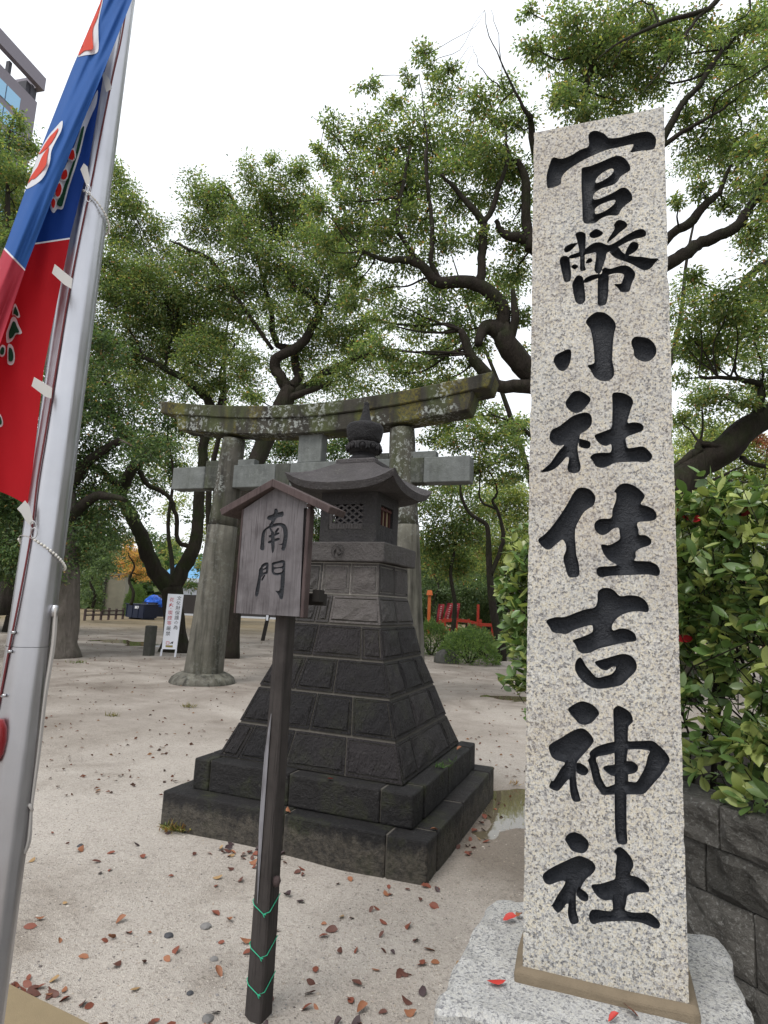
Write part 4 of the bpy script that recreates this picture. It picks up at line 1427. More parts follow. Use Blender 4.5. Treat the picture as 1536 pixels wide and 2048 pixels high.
def build_banner():
    B = thing('banner', 'long blue and red festival banner hanging folded beside the aluminium pole', 'banner', at(60, 700, 1.56))
    tk = np.array([0.0, 0.2, 0.35, 0.49, 0.50, 0.51, 0.75, 1.0])
    right_y = np.array([-60, 151, 325, 474, 477, 481, 736, 1012]); right_x = np.array([268, 207, 178, 140, 139.5, 139, 88, 57])
    fold_y = np.array([-60, 137, 300, 493, 497, 501, 760, 985]); fold_x = np.array([228, 144, 80, 10, 8, 6, -90, -150])
    free_y = np.array([-60, 146, 325, 537, 540.5, 544, 790, 1010]); free_x = np.array([288, 206, 133, 51, 50, 49, -35, -90])
    def L(arr, t): return float(np.interp(t, tk, arr))
    def depth(u, t):
        w = 0.010 * math.sin(3.1 * t * 3 + u * 9) + 0.006 * math.sin(13 * u + 4 * t) + 0.0035 * math.sin(30 * u - 9 * t) + 0.002 * math.sin(46 * u + 31 * t)
        if u < 0.5: return 1.585 - 0.02 * (u / 0.5) + w * (0.3 + u)
        k = (u - 0.5) / 0.5
        return 1.565 - 0.055 * (1 - (1 - min(1, k * 3)) ** 2) + w
    def pt(u, t, off=0.0):
        if u <= 0.5:
            k = u / 0.5
            x = L(right_x, t) * (1 - k) + L(fold_x, t) * k
            y = L(right_y, t) * (1 - k) + L(fold_y, t) * k
        else:
            k = (u - 0.5) / 0.5
            x = L(fold_x, t) * (1 - k) + L(free_x, t) * k
            y = L(fold_y, t) * (1 - k) + L(free_y, t) * k
        if t > 0.93 and u < 0.5: y -= 26 * (t - 0.93) / 0.07 * math.sin(math.pi * min(1, u * 2.6)) * 0.9
        return at(x, y, depth(u, t) - off)
    us = np.concatenate([np.linspace(0, 0.5, 31), np.linspace(0.5, 1.0, 31)[1:]])
    ts = np.unique(np.concatenate([np.linspace(0, 0.49, 80), [0.4945, 0.5035], np.linspace(0.51, 1, 60)]))
    V = [pt(u, t) for t in ts for u in us]
    nu = len(us)
    mb = MB()
    F = [[], [], [], [], []]
    for j in range(len(ts) - 1):
        tm = (ts[j] + ts[j + 1]) / 2
        for i in range(nu - 1):
            back = (us[i] + us[i + 1]) / 2 < 0.5
            mi = (0 if back else 1) if tm < 0.4945 else (4 if tm < 0.5035 else (2 if back else 3))
            F[mi].append((j * nu + i, j * nu + i + 1, (j + 1) * nu + i + 1, (j + 1) * nu + i))
    b = len(mb.v)
    mb.v = [tuple(map(float, v)) for v in V]
    for mi in range(5):
        mb.f += F[mi]
        mb.m += [mi] * len(F[mi])
    cl = mb.build('cloth', [C_BLUE_D, C_BLUE_L, C_RED_D, C_RED_L, C_WHITE], B, smooth=True, world=True)

    # prints on the cloth: outlines given on the photograph, laid on the cloth itself
    def inv(x, y, front):
        """cloth coordinates of a point of the photograph"""
        best = None
        t = 0.3
        for _ in range(25):
            if front:
                xa, xb, ya, yb = L(fold_x, t), L(free_x, t), L(fold_y, t), L(free_y, t)
            else:
                xa, xb, ya, yb = L(right_x, t), L(fold_x, t), L(right_y, t), L(fold_y, t)
            k = (x - xa) / (xb - xa)
            yy = ya + (yb - ya) * k
            t = min(1.0, max(0.0, t + (y - yy) / 1072.0))
        return (0.5 + 0.5 * k if front else 0.5 * k), t

    def patch(name, poly, mat, front, off):
        poly = catmull(poly, 3, True)
        uv = [inv(x, y, front) for x, y in poly]
        from mathutils.geometry import delaunay_2d_cdt
        pts = [Vector((x, y)) for x, y in poly]
        n = len(pts)
        xs, ys = poly[:, 0], poly[:, 1]
        for gx in np.arange(xs.min(), xs.max(), 5.5):
            for gy in np.arange(ys.min(), ys.max(), 5.5): pts.append(Vector((gx + 0.31, gy + 0.17)))
        r = delaunay_2d_cdt(pts, [], [list(range(n))], 1, 1e-4)
        W = []
        for p in r[0]:
            u, t = inv(p.x, p.y, front)
            u = min(0.999, max(0.501, u)) if front else min(0.499, max(0.0, u))
            W.append(pt(u, t, off))
        m = MB()
        m.add(W, [tuple(f) for f in r[2]])
        return m.build(name, mat, B, smooth=True, world=True)

    s = 300 / 1229
    def Z(pts): return [(x * s, y * s) for x, y in pts]
    # front fold: tail and fin of the red motif, white edged
    patch('print_edge', Z([(850, -30), (810, 160), (806, 270), (808, 400), (780, 440), (700, 452), (655, 462), (636, 452), (700, 280), (810, 10), (835, -60)]), C_WHITE, True, 0.004)
    patch('print_motif', Z([(842, -40), (802, 130), (762, 230), (758, 320), (764, 392), (740, 408), (690, 415), (648, 450), (646, 430), (705, 290), (815, 20), (830, -60)]), C_ORANGE, True, 0.010)
    patch('print_edge', Z([(505, 990), (514, 1010), (500, 1075), (452, 1165), (420, 1240), (408, 1330), (370, 1430), (320, 1490), (250, 1535), (212, 1545), (230, 1490), (280, 1360), (330, 1230), (400, 1110), (460, 1040)]), C_WHITE, True, 0.004)
    patch('print_motif', Z([(478, 1048), (458, 1100), (425, 1160), (380, 1215), (318, 1265), (345, 1215), (400, 1130), (450, 1075)]), C_ORANGE, True, 0.010)
    patch('print_motif', Z([(400, 1205), (385, 1290), (375, 1350), (330, 1415), (285, 1462), (255, 1470), (228, 1505), (240, 1465), (290, 1390), (310, 1360), (340, 1290), (370, 1240)]), C_ORANGE, True, 0.010)
    # back sheet: white edged green panel with red scales
    patch('print_edge', Z([(800, 735), (790, 850), (755, 930), (715, 1030), (690, 1110), (660, 1240), (620, 1370), (570, 1520), (530, 1660), (510, 1715), (470, 1712), (440, 1745), (410, 1700), (430, 1610), (520, 1400), (600, 1220), (680, 1000), (740, 860)]), C_WHITE, False, 0.004)
    patch('print_panel', Z([(690, 1035), (680, 1100), (650, 1225), (610, 1350), (555, 1520), (520, 1650), (505, 1690), (475, 1685), (465, 1660), (500, 1590), (560, 1430), (610, 1290), (650, 1120), (670, 1050)]), C_GREEN, False, 0.010)
    for c in ([(605, 1235), (612, 1280), (595, 1310), (568, 1300), (560, 1270), (585, 1230)], [(545, 1390), (552, 1440), (530, 1470), (505, 1465), (505, 1430), (525, 1395)],
              [(490, 1500), (505, 1545), (490, 1600), (465, 1610), (455, 1570), (470, 1520)], [(440, 1625), (455, 1660), (440, 1705), (425, 1690), (420, 1650)]):
        patch('print_edge', [(sum(p[0] for p in Z(c)) / len(c) + (x - sum(p[0] for p in Z(c)) / len(c)) * 1.45, sum(p[1] for p in Z(c)) / len(c) + (y - sum(p[1] for p in Z(c)) / len(c)) * 1.3) for x, y in Z(c)], C_WHITE, False, 0.010)
        patch('print_scale', Z(c), C_REDP, False, 0.013)
    # broken green characters on the red part
    def K(pts): return [(x * 0.30303, 560 + y * 0.30303) for x, y in pts]
    chars = [[(100, 155), (120, 195), (132, 240), (115, 250), (95, 232), (80, 230), (85, 190)],
             [(80, 245), (105, 250), (120, 290), (145, 345), (130, 358), (105, 360), (80, 400), (45, 415), (42, 350), (60, 300)],
             [(60, 420), (85, 440), (98, 500), (92, 545), (75, 562), (50, 550), (48, 490), (50, 440)],
             [(10, 430), (35, 440), (32, 490), (10, 508), (-10, 480)], [(-25, 880), (5, 890), (20, 940), (10, 968), (-20, 960)]]
    for c in chars:
        cc = np.array(c, float).mean(0)
        patch('print_edge', K(c), C_WHITE, False, 0.004)
        patch('printed_character', K([tuple(cc + (np.array(p) - cc) * 0.66) for p in c]), C_GREEN, False, 0.010)
    # white webbing tabs from the cloth to the pole
    tabs = [[(608, 420), (640, 462), (655, 520), (622, 538), (612, 500), (598, 440)], [(490, 955), (512, 975), (526, 1050), (512, 1100), (500, 1070), (470, 990)],
            [(320, 1545), (425, 1630), (418, 1690), (375, 1665), (304, 1598)]]
    for t in tabs:
        q = [(x * 0.3418, y * 0.3418) for x, y in t]
        m = MB()
        n = len(q)
        W = [at(x, y, 1.535) for x, y in q] + [at(x, y, 1.538) for x, y in q]
        m.add(W, [tuple(range(n - 1, -1, -1)), tuple(range(n, 2 * n))] + [(i, (i + 1) % n, (i + 1) % n + n, i + n) for i in range(n)])
        m.build('tab', C_TAB, B, world=True)
    for t in ([(225, 640), (345, 712), (338, 782), (300, 770), (208, 700)], [(165, 1455), (195, 1490), (222, 1605), (195, 1618), (170, 1590), (140, 1540), (112, 1510)]):
        q = [(x * 0.30303, 560 + y * 0.30303) for x, y in t]
        m = MB()
        n = len(q)
        W = [at(x, y, 1.532) for x, y in q] + [at(x, y, 1.535) for x, y in q]
        m.add(W, [tuple(range(n - 1, -1, -1)), tuple(range(n, 2 * n))] + [(i, (i + 1) % n, (i + 1) % n + n, i + n) for i in range(n)])
        m.build('tab', C_TAB, B, world=True)


build_banner()


def rope(name, label, cat, pts, r, mat, group=None, n=6):
    m = MB().tube(catmull(pts, 4), r, n)
    return tag(m.build(name, mat, smooth=True), label, cat, group)


# halyard up the front of the pole
rope('halyard', 'thin dark red cord running down the front of the aluminium pole', 'cord',
     [pole_front(x, y) for x, y in ((252, 20), (241, 85), (226, 150), (203, 262), (184, 360), (163, 460), (137, 590), (112, 740), (92, 860), (75, 960), (66, 1040), (55, 1110), (38, 1200), (18, 1300), (-4, 1420))], 0.0026, CORD_RED)


def bead_loop(py, label, px0):
    """snap ring and beaded tie that holds the banner to the pole"""
    z = on_pole_z(py)
    G = thing('beaded_tie', label, 'pole tie', at(px0, py, 1.53), group='beaded ties round the flagpole')
    m = MB()
    c0 = at(px0, py + 8, 1.527)
    for j, (dy, rr) in enumerate(((0, 0.010), (16, 0.013))):
        c = at(px0 + (2 if j else 0), py + dy, 1.525)
        pts = [Vector(c) + Vector((rr * 0.62 * math.cos(a), -0.002 * math.sin(a), rr * math.sin(a))) for a in np.linspace(0, 2 * math.pi, 17)]
        m.tube(pts, 0.0012, 6, caps=False)
    m.build('snap_ring', STEEL, G, smooth=True, world=True)
    zc = z - 0.055
    P = []
    for k in range(25):
        a = -0.62 + (k / 24) * 2 * math.pi
        dz = -0.045 * (1 - math.cos(a + 0.62)) * 0.9
        P.append(pole_pt(zc + 0.02 + dz, a, 0.0575))
    MB().tube(P, 0.0011, 5).build('cord', CORD_GREY, G, smooth=True, world=True)
    bm_ = MB()
    for k in list(range(3, 22)):
        for f in (0.0, 0.5):
            a = -0.62 + ((k + f) / 24) * 2 * math.pi
            p = pole_pt(zc + 0.02 - 0.045 * (1 - math.cos(a + 0.62)) * 0.9, a, 0.0585)
            h = 0.0042 if f else 0.0034
            bm_.lathe([(0.0005, -h), (0.0030, -h * 0.7), (0.0038, 0), (0.0030, h * 0.7), (0.0005, h)], 7, c=tuple(p))
    tag(bm_.build('bead_string', BEAD, G, smooth=True, world=True), kind='stuff')


bead_loop(378, 'upper beaded tie with its snap ring, beside the blue part of the banner', 176)
bead_loop(1050, 'lower beaded tie with its snap ring, at the bottom corner of the red banner', 66)
# spare rope hanging at the right of the pole, gathered by a knot
Rp = thing('rope_bundle', 'looped grey rope hanging down the right side of the aluminium pole', 'rope', at(80, 1400, 1.60))
for dx, dY in ((0, 0.0), (5, 0.006), (2, -0.008)):
    MB().tube(catmull([at(109 + dx, 1215, 1.60 + dY), at(104 + dx, 1290, 1.60 + dY), at(88 + dx, 1390, 1.60 + dY), at(75 + dx, 1500, 1.60 + dY), at(62 + dx * 0.5, 1610, 1.60 + dY), at(54 + dx * 1.3, 1680, 1.60 + dY), at(44 + dx * 0.6, 1712, 1.60 + dY)], 4), 0.0030, 6).build('strand', CORD_GREY, Rp, smooth=True, world=True)
MB().tube([at(54, 1606, 1.592), at(60, 1612, 1.585), at(64, 1620, 1.592), at(60, 1622, 1.61)], 0.0045, 6).build('knot', CORD_GREY, Rp, smooth=True, world=True)
MB().lathe([(0.002, -0.016), (0.008, -0.014), (0.010, 0.0), (0.008, 0.014), (0.002, 0.016)], 12, c=tuple(at(109, 1222, 1.60))).build('cleat', STEEL, Rp, smooth=True, world=True)
hd = thing('winch_handle', 'dark red rounded crank handle on the left of the pole', 'handle', at(-10, 1480, 1.535))
MB().lathe([(0.002, -0.052), (0.016, -0.049), (0.025, -0.03), (0.028, 0.0), (0.025, 0.03), (0.016, 0.049), (0.002, 0.052)], 20, c=tuple(at(-13, 1482, 1.53))).build('grip', PLASTIC_RED, hd, smooth=True, world=True)
MB().bar(at(-13, 1482, 1.535), at(4, 1482, 1.575), 0.014, 0.014).build('spindle', STEEL, hd, world=True)

# tan kerb at the lower left, where the pole stands
kp = [on_ground(-60, 1965), on_ground(5, 1988), on_ground(70, 2022), on_ground(150, 2062), on_ground(260, 2120)]
mb = MB()
lo = [(p[0], p[1], -0.05) for p in kp] + [(0.2, 1.2, -0.05), (-2.2, 0.4, -0.05), (-2.8, 2.4, -0.05)]
n = len(lo)
mb.add(lo + [(x, y, 0.05) for x, y, z in lo], [tuple(range(n)), tuple(range(2 * n - 1, n - 1, -1))] + [(i, i + n, (i + 1) % n + n, (i + 1) % n) for i in range(n)])
tag(mb.build('pavement', KERB, bevel=0.006), kind='structure')

# ------------------------------------------------------------------ block wall of the planter and its hedge
WA = np.array([1.36, 2.15]); WD = np.array([-0.472, 0.8816]); WD = WD / np.linalg.norm(WD)
WN = np.array([-WD[1], WD[0]])            # out of the wall towards the viewer
WEND = 1.17                               # the corner lies this far behind the right edge of the picture
def wp(s, off, z): return (WA[0] + WD[0] * s + WN[0] * off, WA[1] + WD[1] * s + WN[1] * off, z)


def build_wall():
    Wt = thing('block_wall', 'low retaining wall of dark split-face concrete blocks behind the pillar', 'wall', wp(0, 0, 0))
    courses = [(-0.03, 0.115), (0.12, 0.340), (0.345, 0.572), (0.577, 0.738), (0.743, 0.89)]
    random.seed(5)
    def block(sA, sB, z0, z1, face, back, name='block'):
        nx, nz = 10, 6
        g = []
        sd = random.random() * 40
        for j in range(nz + 1):
            for i in range(nx + 1):
                s = sA + (sB - sA) * i / nx
                z = z0 + (z1 - z0) * j / nz
                edge_ = i in (0, nx) or j in (0, nz)
                h = (0.0 if edge_ else 0.012) + mnoise.noise(Vector((s * 13 + sd, z * 13, 0))) * (0.008 if edge_ else 0.040)
                g.append(face(s, z, h))
        N = len(g)
        bk = [back(sA, z0), back(sB, z0), back(sB, z1), back(sA, z1)]
        ci = [0, nx, nz * (nx + 1) + nx, nz * (nx + 1)]
        m = MB()
        fs = [(j * (nx + 1) + i, (j + 1) * (nx + 1) + i, (j + 1) * (nx + 1) + i + 1, j * (nx + 1) + i + 1) for j in range(nz) for i in range(nx)]
        bot = list(range(nx + 1)); topr = [nz * (nx + 1) + i for i in range(nx + 1)]
        lf = [j * (nx + 1) for j in range(nz + 1)]; rt = [j * (nx + 1) + nx for j in range(nz + 1)]
        fs += [tuple(bot + [N + 1, N]), tuple(topr[::-1] + [N + 3, N + 2]), tuple(lf[::-1] + [N, N + 3]), tuple(rt + [N + 2, N + 1]), (N, N + 1, N + 2, N + 3)]
        m.add(g + bk, fs)
        return m.build(name, BLOCK, Wt, world=True)
    for ci, (z0, z1) in enumerate(courses):
        cap = ci == 4
        ln = 0.40
        off = [0.10, 0.31, 0.10, 0.27, 0.205][ci]
        s = off - 4 * ln
        while s < WEND - 0.02:
            e = min(s + ln - 0.008, WEND - 0.004)
            if e - s > 0.05:
                o = 0.012 if cap else 0.0
                block(s, e, z0, z1, lambda s_, z_, h, o=o: wp(s_, h + o, z_), lambda s_, z_: wp(s_, -0.17, z_))
            s += ln
        # return wall round the corner, away from the viewer
        s = [0.0, 0.2, 0.0, 0.2, 0.0][ci] - 0.2 + 0.172 + 0.03
        s0 = 0.005
        k = s0
        while k < 3.4:
            e = min(k + ln - 0.008, 3.4)
            a0, a1 = k, e
            o = 0.012 if cap else 0.0
            def fc(s_, z_, h, o=o): 
                return wp(WEND + h + o, -0.175 - s_, z_) if True else None
            block(a0, a1, z0, z1, fc, lambda s_, z_: wp(WEND - 0.17, -0.175 - s_, z_))
            k += ln
    # mortar core so that the joints are closed
    def slab(p):
        V = [wp(s, o, -0.04) for s, o in p] + [wp(s, o, 0.872) for s, o in p]
        nn = len(p)
        return MB().add(V, [tuple(range(nn)), tuple(range(2 * nn - 1, nn - 1, -1))] + [(i, i + nn, (i + 1) % nn + nn, (i + 1) % nn) for i in range(nn)])
    slab([(-1.6, -0.010), (WEND - 0.010, -0.010), (WEND - 0.010, -0.165), (-1.6, -0.165)]).build('mortar_core', GROOVE, Wt, world=True)
    # soil behind the wall
    m = MB()
    V, F = [], []
    na, nb = 16, 16
    for j in range(nb + 1):
        for i in range(na + 1):
            s = -1.6 + (WEND - 0.172 + 1.6) * i / na
            o = -0.172 - 3.0 * j / nb
            V.append(wp(s, o, 0.835 + 0.05 * mnoise.noise(Vector((s * 3, o * 3, 5)))))
    F = [(j * (na + 1) + i, j * (na + 1) + i + 1, (j + 1) * (na + 1) + i + 1, (j + 1) * (na + 1) + i) for j in range(nb) for i in range(na)]
    m.add(V, F)
    tag(m.build('planter_soil', SOIL, smooth=True), kind='structure')


build_wall()

GREENS = [(0.040, 0.085, 0.022), (0.055, 0.11, 0.026), (0.085, 0.14, 0.030), (0.028, 0.062, 0.022), (0.12, 0.16, 0.035)]


def leaf_shape(l, w, fold, curl, n=4):
    """pointed oval leaf along +Y, in the XY plane"""
    V, F = [], []
    for i in range(n + 1):
        t = i / n
        ww = w * math.sin(math.pi * min(1, t * 0.93 + 0.035)) ** 0.8 * (1.0 if t < 1 else 0)
        y = l * t
        z = curl * t * t * l
        V += [(-ww, y, z + fold * ww), (0, y, z), (ww, y, z + fold * ww)]
    for i in range(n):
        a = i * 3
        F += [(a, a + 1, a + 4, a + 3), (a + 1, a + 2, a + 5, a + 4)]
    return np.array(V), F


def build_hedge():
    Hd = thing('photinia_hedge', 'leafy glossy green hedge with a few red leaves above the block wall', 'hedge', wp(0.4, -0.5, 0.85))
    r = np.random.default_rng(3)
    stems = MB()
    leaves = []           # (pos, dir, size, kind)
    def inside(s, o, z):
        """hedge body: clipped box with a lifted skirt so that stems and soil show below"""
        return True
    heads = []
    N = 1600
    def front_z(s): return 1.16
    for i in range(N):
        face = r.random()
        if face < 0.55:      # side towards the viewer
            s = r.uniform(-0.75, 1.32); z = r.uniform(1.10, 2.10) if r.random() < 0.9 else r.uniform(0.95, 1.15)
            o = -0.20 + r.normal(0, 0.055) + (0.06 if z < 1.2 else 0)
        elif face < 0.75:    # top
            s = r.uniform(-0.75, 1.32); o = r.uniform(-0.95, -0.18); z = 2.10 + r.normal(0, 0.035)
        elif face < 0.93:    # end over the corner of the wall
            s = 1.35 + r.normal(0, 0.05); o = r.uniform(-1.05, -0.12); z = r.uniform(1.12, 2.05)
            if z < 1.15: s += 0.03
        else:
            s = r.uniform(-0.75, 1.3); o = r.uniform(-0.8, -0.3); z = r.uniform(1.1, 2.0)
        heads.append((s, o, z))
    for s, o, z in ((0.18, -0.06, 1.06), (0.32, -0.05, 0.98), (0.06, 0.0, 1.02), (0.02, 0.02, 0.97), (0.22, -0.02, 0.90), (-0.1, 0.0, 1.05), (-0.02, -0.04, 1.12), (0.42, -0.12, 1.18), (0.30, -0.1, 1.22), (0.1, -0.08, 1.2), (0.62, -0.12, 1.0),
                    (-0.06, 0.03, 0.95), (0.12, 0.0, 0.94), (0.0, -0.05, 1.25)):
        heads.append((s, o, z))
    for _ in range(170):
        heads.append((1.24 + 0.24 * r.random(), r.uniform(-0.28, 0.02), r.uniform(1.16, 2.02)))
    ctr = lambda s, o, z: Vector(wp(s, o, z))
    out_dir = Vector((WN[0], WN[1], 0))
    for s, o, z in heads:
        p = ctr(s, o, z)
        d = out_dir * r.uniform(0.1, 0.9) + Vector((WD[0], WD[1], 0)) * (r.normal(0, 0.45) + (0.7 if s > 1.27 else 0)) + Vector((0, 0, r.uniform(0.2, 1.0)))
        d.normalize()
        root = p - d * r.uniform(0.10, 0.22)
        stems.tube([root, p - d * 0.03 + Vector(r.normal(0, 0.008, 3)), p], [0.0024, 0.0018, 0.001], 4, caps=False)
        k = int(r.integers(6, 11))
        base = float(r.random())
        for j in range(k):
            t = r.random()
            pos = p - d * (0.11 * t)
            a = j * 2.4 + r.uniform(-0.4, 0.4)
            sd = d.cross(Vector((0.2, 0.1, 1))).normalized()
            up = d.cross(sd)
            ld = (sd * math.cos(a) + up * math.sin(a)) * r.uniform(0.7, 1.1) + d * r.uniform(0.25, 0.9) + Vector((0, 0, -0.15))
            ld.normalize()
            kind = 1 if r.random() < 0.28 + 0.40 * base * base else (2 if r.random() < 0.20 else 0)
            if r.random() < 0.006: kind = 3
            leaves.append((pos, ld, r.uniform(0.5, 1.08), kind))
    # main stems rising from the soil
    for i in range(16):
        s, o = r.uniform(-0.5, 1.12), r.uniform(-0.75, -0.3)
        q = [ctr(s, o, 0.82), ctr(s + r.normal(0, 0.05), o + r.normal(0, 0.05), 1.1), ctr(s + r.normal(0, 0.10), o + r.normal(0, 0.08), 1.45), ctr(s + r.normal(0, 0.15), o + r.normal(0, 0.1), 1.95)]
        stems.tube(catmull(q, 3), [0.014 - 0.0012 * k for k in range(10)], 6)
        for j in range(7):
            z = r.uniform(1.0, 1.8)
            a = ctr(s, o, z)
            e = ctr(s + r.normal(0, 0.22), o + r.uniform(-0.1, 0.35), z + r.uniform(0.05, 0.3))
            stems.tube([a, (a + e) / 2 + Vector(r.normal(0, 0.03, 3)), e], [0.005, 0.004, 0.002], 5, caps=False)
    stems.build('stems', BARK, Hd, world=True)
    shapes = [leaf_shape(0.082, 0.020, 0.30, 0.10), leaf_shape(0.076, 0.0215, 0.45, -0.15), leaf_shape(0.090, 0.019, 0.22, 0.25)]
    cols = [(0.115, 0.19, 0.058), (0.31, 0.36, 0.115), (0.18, 0.255, 0.100), (0.42, 0.02, 0.03)]
    meshes = {}
    for si, (V, F) in enumerate(shapes):
        for k, c in enumerate(cols):
            me = np_mesh('hedge_leaf', V, np.array(F), 4, True, cols=np.tile((*c, 1), (len(V), 1)))
            me.materials.append(LEAF_HEDGE)
            meshes[(si, k)] = me
    def mat_of(pos, ld, sc):
        n = (Vector((0, 0, 1)) + Vector(r.normal(0, 0.55, 3)) + out_dir * 0.45)
        y = ld
        x = y.cross(n).normalized()
        z = x.cross(y)
        M = Matrix((x, y, z)).transposed().to_4x4()
        M = M @ Matrix.Scale(sc, 4)
        M.translation = pos
        return M
    # the leaves nearest the viewer and inside the frame are parts of their own
    def key(L):
        p = L[0]
        q = np.array(p) - CP
        zc = q @ _F
        px = 768 + FPX * (q @ CR) / zc; py = 1024 - FPX * (q @ CU) / zc
        vis = (1366 < px < 1540 and 960 < py < 1640) or (1000 < px < 1052 and 1050 < py < 1600)
        return (0 if vis else 1, (p - Vector((0, 0, 1.5))).length)
    leaves.sort(key=key)
    basep = Hd.location
    SV, SF, SCc = [], [], []
    nv = 0
    for i, (pos, ld, sc, kind) in enumerate(leaves):
        si = int(r.integers(0, 3))
        M = mat_of(pos, ld, sc)
        if i < 300:
            o = bpy.data.objects.new('leaf', meshes[(si, kind)])
            COL.objects.link(o)
            o.parent = Hd
            M.translation = pos - basep
            o.matrix_local = M
            if kind == 3: o['label'] = 'red leaf'
        else:
            V, F = shapes[si]
            W = V @ np.array(M.to_3x3()).T + np.array(pos - basep)
            SV.append(W); SF.append(np.array(F) + nv); nv += len(W)
            c = np.array(cols[kind]) * r.uniform(0.7, 1.25)
            SCc.append(np.tile((*c, 1), (len(W), 1)))
    me = np_mesh('foliage', np.concatenate(SV), np.concatenate(SF), 4, True, cols=np.concatenate(SCc))
    tag(link('foliage', me, LEAF_HEDGE, Hd), kind='stuff')


build_hedge()

# ------------------------------------------------------------------ trees
PAL_CAMPHOR = [((0.135, 0.194, 0.077), 0.42), ((0.215, 0.269, 0.102), 0.30), ((0.338, 0.327, 0.112), 0.13), ((0.086, 0.137, 0.060), 0.13), ((0.382, 0.192, 0.092), 0.02)]
PAL_DARK = [((0.070, 0.118, 0.052), 0.50), ((0.117, 0.174, 0.069), 0.33), ((0.191, 0.237, 0.094), 0.12), ((0.312, 0.199, 0.090), 0.05)]
PAL_YELLOW = [((0.253, 0.312, 0.117), 0.45), ((0.405, 0.387, 0.135), 0.3), ((0.155, 0.224, 0.090), 0.25)]
PAL_AUTUMN = [((0.564, 0.304, 0.130), 0.45), ((0.674, 0.425, 0.167), 0.35), ((0.271, 0.265, 0.105), 0.2)]
PAL_RED = [((0.230, 0.067, 0.040), 0.6), ((0.189, 0.110, 0.052), 0.4)]
PAL_PINE = [((0.100, 0.150, 0.076), 0.55), ((0.155, 0.212, 0.103), 0.35), ((0.215, 0.263, 0.140), 0.10)]
PAL_SHRUB = [((0.118, 0.186, 0.066), 0.5), ((0.181, 0.249, 0.085), 0.35), ((0.078, 0.125, 0.049), 0.15)]
PAL_LIME = [((0.281, 0.373, 0.121), 0.6), ((0.194, 0.272, 0.094), 0.4)]


def leaf_cloud(P, D, size, pal, width=0.5, rs=None):
    """one folded rhombus per leaf: base points P, directions D"""
    n = len(P)
    D = D / np.linalg.norm(D, axis=1, keepdims=True)
    up = np.array([0, 0, 1.0]) + rs.normal(0, 0.55, (n, 3))
    X = np.cross(D, up)
    X /= np.linalg.norm(X, axis=1, keepdims=True) + 1e-9
    Nn = np.cross(X, D)
    l = size * rs.uniform(0.7, 1.25, (n, 1))
    w = l * width * 0.5
    V = np.empty((n, 4, 3), np.float32)
    V[:, 0] = P
    V[:, 1] = P + D * l * 0.45 + X * w + Nn * w * 0.3
    V[:, 2] = P + D * l + Nn * (-0.12 * l)
    V[:, 3] = P + D * l * 0.45 - X * w + Nn * w * 0.3
    T = np.arange(n * 4).reshape(n, 4)
    pc = np.array([c for c, _ in pal]); pw = np.array([p for _, p in pal]); pw = pw / pw.sum()
    col = pc[rs.choice(len(pal), n, p=pw)] * rs.uniform(0.75, 1.25, (n, 1))
    C = np.ones((n, 4, 4), np.float32)
    C[:, :, :3] = col[:, None, :]
    return V.reshape(-1, 3), T, C.reshape(-1, 4)


TREES = 0


